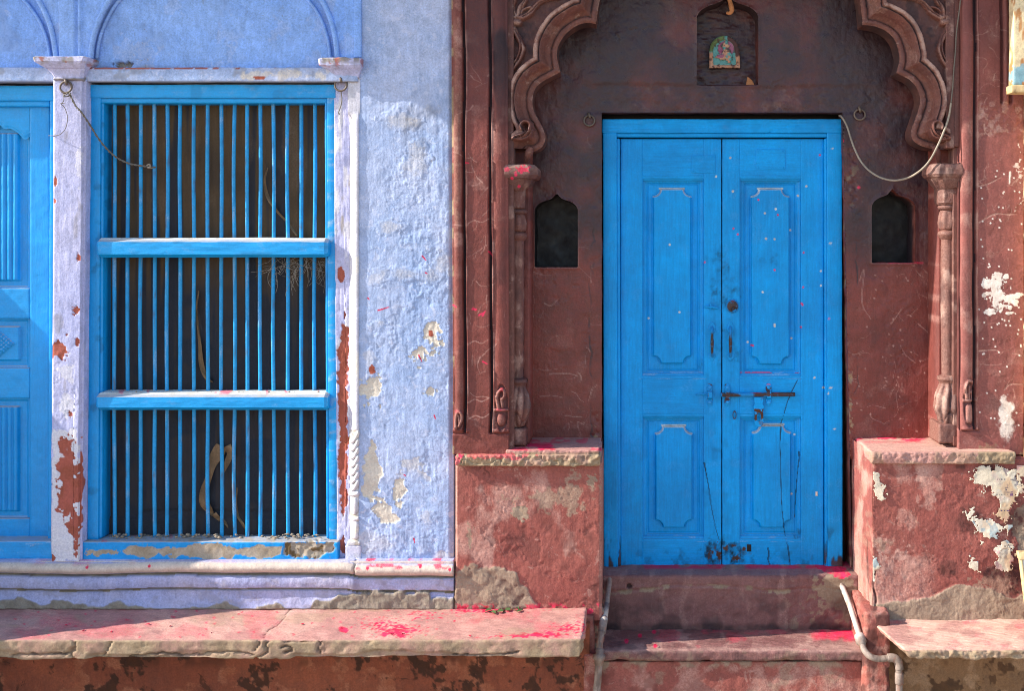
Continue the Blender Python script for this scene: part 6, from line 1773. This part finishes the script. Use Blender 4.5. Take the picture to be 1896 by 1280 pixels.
rbox("ledge_rubble", brown, 1084, 1130, 1117, 1222, 0.02, -0.2, 2.2, 0.02, 0.010, M_red, lambda px, py, d: np.stack([0.4 * ss(0, .5, fbm(px, py, 10, 3, 936)), 0.8 * ss(-.2, .4, fbm(px, py, 12, 4, 937)), 0.6 * ss(0, .5, fbm(px, py, 8, 3, 938)), 0.3 * ss(.2, .5, fbm(px, py, 9, 3, 939))], -1), seed=134, chip=0.5)

# ================================================================== NEIGHBOUR AT THE RIGHT EDGE
nb = empty("neighbour_house", (wx(2000), -0.1, 0.0), label="cream painted corner of the next house at the far right edge", cat="house")
rbox("wall", nb, 1908, -700, 2900, 792, 0.10, -0.4, 4, 0.008, 0.004, M_cream, lambda px, py, d: np.stack([0.5 * ss(0.2, 0.6, fbm(px, py, 14, 4, 961)), 0 * px, 0.5 * ss(0.3, 0.7, fbm(px, py, 20, 4, 962)), 0 * px], -1), seed=501, chip=0.6)
rbox("plinth", nb, 1900, 790, 2900, 1470, 0.05, -0.4, 12, 0.008, 0.004, M_underr, seed=502)
box = empty("board_box", W3(1880, 170, 0.2), label="weathered cream wooden box with peeling blue lower edge at top right", cat="box")
def box_m(px, py, d):
    return np.stack([0.9 * ss(0.1, 0.45, fbm(px * 1.5, py * 0.4, 18, 4, 971)), np.clip(0.9 * blob(px, py, 1888, 140, 22, 18, 972, 0.6, 12) + 0.6 * ss(1871, 1866, px) * ss(60, 20, py), 0, 1), 0.3 * ss(0.2, 0.7, fbm(px, py, 12, 3, 973)), 0 * px], -1)
rbox("case", box, 1876, -160, 2120, 158, 0.17, 0.10, 3, 0.006, 0.002, M_cream, box_m, seed=503,
     shear=lambda V: V + np.stack([0 * V[:, 0], 0 * V[:, 1], 0.0 * V[:, 0]], -1))
rbox("bottom_board", box, 1873, 157, 2120, 171, 0.18, 0.10, 3, 0.003, 0.003, M_ply, lambda px, py, d: np.stack([0 * px, 0 * px, 0.7 * ss(-0.1, 0.5, fbm(px, py, 10, 3, 974)), 0 * px], -1), seed=504,
     shear=lambda V: V + np.stack([0 * V[:, 0], 0 * V[:, 1], 0.0 * V[:, 0]], -1))
lb = empty("leaning_board", W3(1900, 1190, 0.3), label="white board in a raw wooden frame leaning at the lower right edge", cat="board")
lean = lambda V: V + np.stack([0.02 * np.clip((wz(1022, .3) - V[:, 2]) / 0.4, 0, 1.5), -0.10 * np.clip((wz(1022, .3) - V[:, 2]) / 0.4, 0, 1.2), 0 * V[:, 0]], -1)
ply_m = lambda px, py, d: np.stack([0 * px, 0 * px, 0.5 * ss(0.3, 0.6, fbm(px, py, 8, 3, 976)), 0 * px], -1)
rbox("frame_side", lb, 1886, 1024, 1891, 1168, 0.22, 0.19, 4, 0.002, 0.0006, M_ply, ply_m, seed=505, shear=lean)
rbox("frame_top", lb, 1884.5, 1023, 2040, 1036, 0.222, 0.19, 4, 0.002, 0.0006, M_ply, ply_m, seed=506, shear=lean)
rbox("frame_bottom", lb, 1887, 1163, 2040, 1173, 0.222, 0.19, 4, 0.002, 0.0006, M_ply, ply_m, seed=507, shear=lean)
rbox("white_sheet", lb, 1890, 1034, 2040, 1166, 0.212, 0.196, 8, 0.001, 0, M_board, seed=508, shear=lean)

# unseen raking wall added at the left, its slope shaped to shade the ledge
pv = []
x_a, x_b = -4.4, -3.55
prof = [(0.0, 0.0), (0.95, 0.0), (0.95, 0.9), (0.62, wz(1180, .4) + 0.62), (0.36, wz(1180, .4) + 1.2), (0.0, wz(1180, .4) + 1.95)]
for x in (x_a, x_b):
    for d_, z_ in prof: pv.append((x, -d_ + 0.05, z_))
n_ = len(prof)
pf_ = [tuple(range(n_)), tuple(range(2 * n_ - 1, n_ - 1, -1))] + [(i, i + n_, (i + 1) % n_ + n_, (i + 1) % n_) for i in range(n_)]
mk("shade_wall", None, pv, pf_, M_pale, smooth=False, label="unseen raking wall added to shade the ledge by the blue house", cat="wall")

# ================================================================== PIPES
def pipe_m(s, white):
    def f(px, py, d):
        M = np.zeros((len(px), 4))
        for (a, b) in white: M[:, 0] = np.maximum(M[:, 0], ss(a - 3, a + 3, py) * ss(b + 3, b - 3, py))
        M[:, 2] = 0.55 * ss(0.1, 0.6, fbm(px * 2, py * 0.6, 14, 4, s))
        M[:, 1] = 0.5 * ss(0.2, 0.6, fbm(px * 2 + 70, py, 12, 4, s + 1))
        return M
    return f
p1 = empty("water_pipe", W3(1107, 1280, 0.13), label="grey jointed water pipe running down left of the steps", cat="pipe", group="pipes beside the steps")
m1 = pipe_m(981, [(1122, 1148)])
tube("pipe_length", p1, [(1129, 1072, -0.20), (1127, 1090, -0.15), (1123, 1122, -0.06), (1119, 1150, 0.02)], 5.0, M_pipe, 14, 6, maskfn=m1)
tube("sleeve", p1, [(1123, 1120, -0.065), (1119, 1148, 0.018)], 5.8, M_pipe, 14, 6, smooth=False, maskfn=m1)
tube("elbow", p1, [(1119, 1145, 0.012), (1118, 1150, 0.03), (1116, 1160, 0.05), (1114, 1174, 0.07)], [6.0, 7.4, 7.6, 7.0], M_pipe, 16, 6, maskfn=m1)
tube("pipe_length", p1, [(1114, 1170, 0.07), (1111, 1190, 0.10), (1110, 1206, 0.12)], 6.0, M_pipe, 14, 6, maskfn=m1)
tube("coupling", p1, [(1110.5, 1202, 0.12), (1110, 1212, 0.126), (1110, 1213, 0.126), (1109.5, 1222, 0.13), (1109.5, 1223, 0.13), (1109, 1231, 0.13)], [7.5, 7.5, 11.0, 11.0, 8.6, 8.2], M_pipe, 10, 3, smooth=False, maskfn=m1)
tube("pipe_length", p1, [(1109, 1228, 0.13), (1107, 1260, 0.13), (1104, 1300, 0.13), (1100, 1450, 0.13)], 6.8, M_pipe, 14, 6, maskfn=m1)
p2 = empty("water_pipe", W3(1665, 1280, 0.3), label="bent pale water pipe with an elbow right of the steps", cat="pipe", group="pipes beside the steps")
m2 = pipe_m(991, [(1085, 1180)])
tube("pipe_length", p2, [(1556, 1078, -0.21), (1562, 1094, -0.17), (1574, 1124, -0.06), (1592, 1180, 0.14)], 5.2, M_pipe, 14, 6, maskfn=m2)
tube("coupling", p2, [(1590.5, 1176, 0.125), (1591, 1178, 0.13), (1591.5, 1180, 0.135), (1595, 1190, 0.16), (1595.4, 1192, 0.165), (1597, 1197, 0.18)], [6, 9.5, 9.8, 9.8, 7.4, 6.6], M_pipe, 16, 3, smooth=False, maskfn=m2)
tube("bend", p2, [(1596, 1194, 0.17), (1601, 1206, 0.20), (1612, 1217, 0.22), (1626, 1221, 0.22), (1640, 1220, 0.22), (1648, 1219, 0.22)], 5.8, M_pipe, 14, 8, maskfn=m2)
tube("elbow", p2, [(1644, 1219.5, 0.22), (1652, 1219, 0.22), (1660, 1222, 0.22), (1664, 1230, 0.22), (1665, 1240, 0.22)], [7.6, 7.6, 7.8, 7.6, 7.6], M_pipe, 14, 6, maskfn=m2)
tube("coupling", p2, [(1665, 1246, 0.22), (1665, 1248, 0.22), (1665, 1266, 0.22), (1665, 1268, 0.22)], [6.5, 7.8, 7.8, 6.5], M_pipe, 14, 3, smooth=False, maskfn=m2)
tube("pipe_length", p2, [(1664.5, 1238, 0.22), (1665, 1280, 0.22), (1666, 1450, 0.22)], 6.2, M_pipe, 14, 4, maskfn=m2)

# ================================================================== RINGS, WIRES, SHRINE
def ring(cx, cy, d, R, r, label, sq=1.0):
    e = empty("iron_ring", W3(cx, cy, d), label=label, cat="iron ring", group="iron rings in the walls")
    V, F = torus_geo(cx, cy, d + 0.006, R, r, 0.12, 32, 10, sq)
    mk("hoop", e, V, F, M_iron)
    tube("eye", e, [(cx - 1.5, cy - R - 3, d - 0.02), (cx - 1, cy - R - 3, d + 0.004), (cx, cy - R, d + 0.016), (cx + 1, cy - R + 4, d + 0.012), (cx + 1, cy - R + 5, d - 0.012)], 2.6, M_iron, 8, 5)
ring(122, 161, 0.048, 10.5, 2.0, "iron ring with knotted wire on the pillar left of the barred window")
ring(631, 157, -0.005, 11.0, 1.9, "iron ring with one dangling wire end right of the barred window")
ring(1091, 223, RD + 0.004, 10.2, 1.9, "rusty iron ring on the dark wall left of the blue double door")
ring(1592, 212, RD + 0.004, 10.2, 1.7, "rusty iron ring on the dark wall right of the blue double door", 1.05)
wknot = [(116, 171), (120, 175), (125, 173), (129, 174), (126, 178), (118, 178), (122, 172), (128, 170), (131, 176)]
t = empty("tie_wire", W3(125, 172, 0.06), label="twisted grey wire running from the pillar ring to the window bars", cat="wire", group="loose wires on the fronts")
tube("knot", t, [(x, y, 0.058 + 0.006 * ((i % 3) - 1)) for i, (x, y) in enumerate(wknot)], 1.2, M_wire_d, 6, 5)
A_ = np.array([(128, 172, 0.06), (140, 196, 0.058), (150, 207, 0.055), (165, 229, 0.03), (182, 256, 0.0), (200, 278, -0.03), (218, 293, -0.055), (240, 303, -0.065), (262, 307, -0.068), (288, 310, -0.075)])
cA = catmull(A_, 10)
for ph in (0, math.pi):
    q = cA.copy()
    a = np.arange(len(q)) * 0.9 + ph
    q[:, 0] += 1.0 * np.cos(a); q[:, 1] += 1.0 * np.sin(a)
    tube("strand", t, q, 1.05, M_wire_d, 6, smooth=False)
tube("loop_end", t, [(272, 306, -0.068), (277, 304, -0.064), (278, 309, -0.064), (273, 310, -0.07), (282, 311, -0.08), (290, 309, -0.09)], 1.5, M_wire, 6, 4)
t = empty("tie_wire", W3(125, 178, 0.06), label="thin hair wire curling down the pillar left of the barred window", cat="wire", group="loose wires on the fronts")
tube("strand", t, [(118, 176, 0.058), (118, 186, 0.056), (114, 193, 0.056), (119, 198, 0.056), (124, 211, 0.06), (125, 222, 0.062), (121, 238, 0.062), (112, 248, 0.06), (101, 251, 0.05), (90, 251, 0.0)], 0.7, M_wire_d, 6, 6)
tube("barb", t, [(111, 192, 0.058), (116, 191, 0.056), (121, 192, 0.058)], 0.7, M_wire_d, 5, 3)
t = empty("tie_wire", W3(631, 170, 0.0), label="short wire end hanging from the ring right of the window", cat="wire", group="loose wires on the fronts")
tube("strand", t, [(631, 168, 0.006), (632, 174, 0.004), (633, 182, 0.002), (632, 192, 0.002), (629, 202, 0.002), (627, 208, 0.002), (629, 211, 0.003), (626, 210, 0.004)], 0.9, M_wire_d, 6, 6)
c1 = [(1554, 214, RD - 0.03), (1559, 217, RD + 0.01), (1568, 233, RD + 0.02), (1575, 255, RD + 0.03), (1583, 277, RD + 0.05), (1595, 300, RD + 0.08), (1612, 318, RD + 0.12), (1634, 330, RD + 0.16), (1658, 334, RD + 0.2), (1684, 328, RD + 0.25),
      (1706, 314, 0.0), (1722, 296, 0.02), (1735, 272, 0.035), (1746, 247, 0.03), (1756, 219, 0.014), (1761, 190, 0.012)]
t = tube("hanging_cable", None, c1, 2.0, M_wire, 8, 8, label="pale cable sagging from the blue double door's top corner to the right column", cat="cable")
tube("cable_run", t, [(1761, 190, 0.012), (1764, 160, 0.008), (1766, 130, 0.008), (1769, 95, 0.008), (1771, 60, 0.010), (1776, 20, 0.022), (1782, -30, 0.03)], 1.3, M_wire_d, 8, 8)

hk = tube("iron_hook", None, [(1347, -14, RD - 0.02), (1350, -4, RD - 0.005), (1352, 4, RD - 0.0), (1354, 12, RD + 0.005), (1355, 19, RD + 0.004), (1351, 24, RD + 0.002), (1346, 23, RD - 0.004)], [4.4, 4.6, 4.4, 5.0, 4.6, 3.6, 3.2], M_clay, 10, 6,
          label="bent clay coated hook hanging at the top of the shrine niche", cat="hook")
def tile_fn(gx, gy):
    u, v = (gx - 1340) / 28.0, (gy - 100) / 28.0        # worn, softened relief: arched frame, round nimbus, a seat, a low rider
    frame = np.maximum(stroke(gx, gy, [(1317, 124), (1316, 100), (1318, 86), (1328, 74), (1342, 70), (1356, 75), (1364, 88), (1366, 104), (1367, 124)], 4.5, 4.5), stroke(gx, gy, [(1314, 124), (1369, 123)], 3, 3, 2))
    nim = np.hypot((gx - 1344) / 15, (gy - 90) / 15)
    body = np.maximum.reduce([blob(gx, gy, 1342, 84, 7, 8, 981, 0.5, 5), blob(gx, gy, 1345, 96, 8, 9, 982, 0.5, 5), blob(gx, gy, 1338, 106, 11, 5, 983, 0.5, 5), blob(gx, gy, 1350, 108, 5, 8, 984, 0.5, 5)])
    d = RD - 0.105 + 0.010 * frame + 0.003 * ss(1.05, 0.95, nim) + 0.010 * body + 0.0012 * fbm(gx, gy, 5, 3, 985)
    M = zeros4(gx)
    tan = np.maximum.reduce([0.95 * ss(0.25, 0.5, frame) * ss(92, 102, gy), 0.9 * ss(0.3, 0.6, body) * ss(-0.3, 0.1, fbm(gx, gy, 5, 3, 986)), ss(119, 121, gy)])
    M[..., 0] = tan
    M[..., 1] = 0.9 * ss(0.2, 0.5, frame) * ss(100, 92, gy) * ss(1346, 1338, gx)
    M[..., 3] = np.clip(0.8 * ss(1.02, 0.95, nim) * (1 - ss(0.4, 0.6, body)) + 0.8 * blob(gx, gy, 1335, 104, 8, 4, 987, 0.4, 5), 0, 1)
    M[..., 2] = np.clip(0.95 * ss(0.2, 0.5, frame) * ss(1344, 1350, gx) * ss(108, 100, gy) + 0.7 * ss(0.25, 0.5, fbm(gx, gy, 5, 3, 988)), 0, 0.9)
    return d, M
KT = np.concatenate([[(1313, 126)], catmull([(1313, 96), (1317, 80), (1328, 69), (1343, 66), (1358, 71), (1367, 84), (1370, 98)], 5), [(1370, 126)]])
sheet("shrine_tile", None, 1311, 64, 1372, 128, 0.9, RD - 0.105, tile_fn, M_tile, keep=KT, thick=0.018, label="small worn turquoise relief tile set in the niche over the door", cat="tile")
sv = np.array([W3(1381, 157.5, RD - 0.02), W3(1397, 157.5, RD - 0.015), W3(1393, 149, RD - 0.03), W3(1384, 142, RD - 0.035), W3(1383, 157.5, RD - 0.06), W3(1396, 157.5, RD - 0.05), W3(1387, 143, RD - 0.045)])
mk("clay_shard", None, sv, [(0, 1, 2, 3), (4, 6, 5), (0, 3, 6, 4), (3, 2, 6), (2, 1, 5, 6), (0, 4, 5, 1)], M_clay, smooth=False, label="broken orange clay shard on the shrine niche sill", cat="shard")

# ================================================================== TORN POSTERS, CLOTH, DUST
def poster(x0, y0, x1, y1, seed, th, label, poly, tint):
    def f(gx, gy):
        curl = np.clip(fbm(gx, gy, 18, 3, seed + 2), 0, 1)
        M = zeros4(gx)
        M[..., 0] = 0.85 * ss(-0.1, 0.3, fbm(gx, gy, 40, 3, seed + 3)) * tint[0]
        M[..., 1] = tint[1] * ss(0.18, 0.3, fbm(gx, gy, 20, 3, seed + 4))
        M[..., 2] = tint[2] * ss(0.30, 0.38, fbm(gx, gy * 1.6, 9, 3, seed + 5)) * ss(0.1, 0.3, fbm(gx, gy, 40, 2, seed + 6))
        M[..., 3] = tint[3] * ss(0.4, 0.5, fbm(gx, gy, 14, 3, seed + 7))
        for (lx0, lx1, ly) in tint[4]:
            M[..., 2] = np.maximum(M[..., 2], ((gx > lx0) & (gx < lx1) & (np.abs(gy - ly) < 0.9)) * ss(-0.1, 0.1, fbm(gx, gy * 0, 3, 2, seed + 8)))
        for (bx0, by0, bx1, by1) in tint[5]:
            M[..., 2] = np.maximum(M[..., 2], ((gx > bx0) & (gx < bx1) & (gy > by0) & (gy < by1)) * ss(-0.3, 0.0, fbm(gx, gy, 6, 2, seed + 9)))
        return 0.0835 + 0.0025 * curl + plaster(gx, gy, 601, 0.7, 0.3), M
    sheet("torn_poster", None, x0, y0, x1, y1, 1.1, 0.08, f, M_paper,
          drop=lambda gx, gy: (sdf(gx, gy, np.array(poly, float)) + 15 * fbm(gx, gy, 15, 5, seed, 0.66) + th) < 0, label=label, cat="poster", group="torn posters on the right plinth", thick=0.0006)
NO = (0, 0, 0, 0, [], [])
poster(1790, 860, 1896, 985, 1001, -1, "largest torn cream poster scrap high on the right plinth", [(1798, 862), (1830, 866), (1886, 866), (1888, 905), (1880, 935), (1866, 962), (1846, 960), (1848, 925), (1836, 900), (1815, 905), (1800, 885)], (0.9, 0.25, 0.6, 0.25, [(1842, 1866, 916), (1852, 1872, 946), (1846, 1862, 888)], [(1861, 905, 1867, 912), (1870, 914, 1876, 919)]))
poster(1800, 955, 1885, 1045, 1021, -1, "shredded poster scrap with a blue wedge in the middle of the right plinth", [(1806, 962), (1840, 964), (1850, 990), (1872, 975), (1876, 1010), (1862, 1020), (1848, 996), (1828, 1004), (1815, 985)], (0.5, 0.5, 0.15, 0.1, [], []))
poster(1790, 1028, 1822, 1062, 1041, -2, "small blue and white poster scrap low on the right plinth", [(1796, 1032), (1804, 1034), (1812, 1050), (1806, 1054), (1798, 1044)], (0.1, 1.0, 0, 0, [], []))
poster(1836, 1010, 1884, 1066, 1061, -3, "faded paper patch beside the leaning board on the right plinth", [(1848, 1014), (1872, 1016), (1876, 1040), (1868, 1060), (1852, 1062), (1846, 1040)], (1.0, 0.1, 0.5, 0.4, [], []))
poster(1616, 874, 1644, 932, 1081, -3, "white paper strip on the left edge of the right plinth", [(1621, 878), (1632, 880), (1632, 922), (1626, 924), (1621, 905)], (0.05, 0, 0.05, 0, [], []))
poster(1776, 938, 1806, 966, 1101, -3, "butterfly shaped white scrap amid bare maroon plaster", [(1782, 949), (1792, 952), (1800, 950), (1800, 962), (1790, 965)], (0.1, 0, 0.2, 0, [], []))
poster(1616, 1030, 1634, 1080, 1121, -2, "long curled white scrap low on the right plinth corner", [(1617, 1034), (1624, 1036), (1623, 1060), (1619, 1070), (1617, 1060)], (0.1, 0.5, 0.1, 0, [], []))
poster(1882, 862, 1898, 930, 1141, -3, "narrow white poster shred at the very right edge", [(1886, 868), (1897, 866), (1897, 884), (1888, 886), (1890, 905), (1894, 914), (1886, 912)], (0.5, 0, 0.2, 0.4, [], []))

def ribbon(pts, ws, label, dz=0.0):
    c = catmull([p + (w,) for p, w in zip(pts, ws)], 10)
    V = []
    for i, (x, y, w) in enumerate(c):
        tx, ty = (c[min(i + 1, len(c) - 1)] - c[max(i - 1, 0)])[:2]
        L = math.hypot(tx, ty) + 1e-6
        nx_, ny_ = -ty / L, tx / L
        for k in range(5):
            s_ = (k - 2) / 2
            V.append(W3(x + nx_ * w * s_, y + ny_ * w * s_, -0.108 + dz + 0.008 * math.sin(i * 0.25 + k * 0.7)))
    V = np.array(V)
    F = gridF(len(c), 5)
    B = V + np.array([0, 0.0012, 0])
    n = len(V)
    mk("cloth_strip", None, np.concatenate([V, B]), np.concatenate([F, F[:, ::-1] + n]), M_strip, label=label, cat="cloth strip", group="dusty cloth strips behind the bars")
ribbon([(410, 826), (404, 838), (392, 860), (386, 885), (379, 908), (378, 930), (388, 946), (396, 956)], [10, 12, 9, 6, 8, 9, 6, 2], "broad tan cloth strip hanging in the lower part of the barred window")
ribbon([(396, 952), (404, 960), (416, 968), (422, 978)], [5, 4, 3, 1], "tail of tan cloth lying at the foot of the barred window", 0.004)
ribbon([(420, 826), (426, 840), (420, 858), (413, 876)], [8, 6, 5, 2], "short folded cloth end beside the broad tan strip", 0.006)
ribbon([(439, 904), (437, 930), (440, 955), (450, 972), (455, 982)], [1.5, 2, 2.4, 2.6, 1], "thin curved cloth strip low in the barred window")
ribbon([(368, 538), (364, 570), (366, 600), (370, 640), (373, 675), (382, 700), (394, 708)], [1.5, 1.5, 2, 3, 4.6, 3.5, 1], "narrow tan cloth strip in the middle of the barred window")
ribbon([(496, 310), (490, 335), (496, 365), (512, 390), (530, 410), (550, 436)], [1, 2.2, 3.2, 2.2, 2, 2], "slanting tan cloth strip high in the barred window")
# cobweb in the top corner of the middle light, crumbs on the sill
rnd = random.Random(11)
VV, FF = [], []
def add_geo(V, F):
    b = sum(len(v) for v in VV)
    VV.append(V); FF.extend([tuple(i + b for i in f) for f in F])
for k in range(70):
    x, y = rnd.uniform(500, 604), rnd.uniform(474, 496)
    a = rnd.uniform(0.2, 2.6)
    L = rnd.uniform(14, 60)
    p = [(x, y, -0.07 + rnd.uniform(-.03, .02))]
    for j in range(3):
        a += rnd.uniform(-0.6, 0.6)
        p.append((min(606, p[-1][0] + math.cos(a) * L / 3 * (1 if rnd.random() < .6 else -1)), p[-1][1] + abs(math.sin(a)) * L / 3, p[-1][2] + rnd.uniform(-.01, .01)))
    c = catmull(p, 4)
    add_geo(*tube_geo(np.array([W3(*q) for q in c]), np.full(len(c), rnd.uniform(0.18, 0.4) / S), 4, False))
mk("cobweb", None, np.concatenate(VV), FF, M_web, kind="stuff", label="dusty cobweb under the upper cross rail of the window", cat="cobweb")
VV, FF = [], []
def crumb(cx, cy, d, r):
    n, m = 7, 5
    V = []
    for i in range(m + 1):
        for j in range(n):
            th, ph = math.pi * i / m, 2 * math.pi * j / n
            rr = r / S * rnd.uniform(0.6, 1.25)
            c = W3(cx, cy, d)
            V.append((c[0] + rr * 1.4 * math.sin(th) * math.cos(ph), c[1] + rr * math.sin(th) * math.sin(ph), c[2] + rr * 0.8 * math.cos(th)))
    F = [(i * n + j, (i + 1) * n + j, (i + 1) * n + (j + 1) % n, i * n + (j + 1) % n) for i in range(m) for j in range(n)]
    add_geo(np.array(V), F)
for k in range(170):
    x = rnd.choice([rnd.uniform(195, 600), rnd.gauss(240, 30), rnd.gauss(350, 25), rnd.gauss(400, 25), rnd.gauss(540, 30)])
    if 195 < x < 600: crumb(x, rnd.uniform(990, 997), rnd.uniform(-0.12, -0.02), rnd.uniform(0.8, 3.2))
for k in range(40): crumb(rnd.uniform(195, 600), rnd.choice([726, 727.5]), rnd.uniform(-0.06, -0.02), rnd.uniform(0.5, 1.8))
mk("crumbs", None, np.concatenate(VV), FF, M_dirt, kind="stuff", label="grey lint and mortar crumbs along the window sill", cat="debris")
# dropped sprig on the ledge
tw = empty("sprig", W3(930, 1132, 0.1), label="dried green sprig lying in red powder on the left ledge", cat="twig")
tz = lambda x, y: (x, y, 0.46 - (1185 - y) / 63 * 0.46)
tube("stem", tw, [tz(898, 1136), tz(912, 1133), tz(930, 1131), tz(944, 1128), tz(955, 1131), tz(968, 1130)], 1.1, M_twig, 6, 5)
tube("stem", tw, [tz(918, 1134), tz(928, 1128), tz(934, 1136)], 0.9, M_twig, 6, 4)
for (x, y, a) in ((904, 1133, 0.3), (914, 1137, 2.6), (926, 1135, 0.2), (940, 1132, 2.9), (962, 1134, 0.5), (958, 1128, 2.2)):
    c = np.array(W3(*tz(x, y))); ca, sa = math.cos(a), math.sin(a)
    V = [c + np.array([ca * u * 0.016 - sa * v * 0.005, sa * u * 0.03 + ca * v * 0.02, 0.004 + 0.004 * (1 - abs(u)) + 0.003 * abs(v)]) for u, v in ((-1, 0), (-.3, 1), (.5, .8), (1, 0), (.5, -.8), (-.3, -1))]
    mk("leaf", tw, V, [(0, 1, 2, 3), (0, 3, 4, 5)], M_leaf)
# scattered red petals
VV, FF = [], []
for (x, y, d) in [(633, 1165, .30), (640, 1166, .30), (636, 1168, .31), (725, 1176, .38), (712, 1175, .36), (742, 1180, .40), (746, 1176, .38), (735, 1181, .41), (870, 1180, .41), (560, 1158, .25), (316, 1162, .28), (339, 1170, .33), (206, 1172, .35), (275, 1158, .25),
                  (155, 1170, .34), (1213, 1197, .06), (1160, 1188, .0), (393, 1174, .36), (122, 1160, .27), (460, 1176, .37)]:
    c = np.array(W3(x, y, d)); a = rnd.uniform(0, 6.28); ca, sa = math.cos(a), math.sin(a)
    V = np.array([c + np.array([(ca * u - sa * v * .5) * 0.008, (sa * u + ca * v * .5) * 0.012, 0.003 + 0.003 * v * v]) for u, v in ((-1, 0), (-.4, 1), (.6, .8), (1, 0), (.5, -.9), (-.4, -.8))])
    add_geo(V, [(0, 1, 2, 3), (0, 3, 4, 5)])
mk("red_petals", None, np.concatenate(VV), FF, M_petal, kind="stuff", label="red petals scattered over the ledge and step", cat="petals")
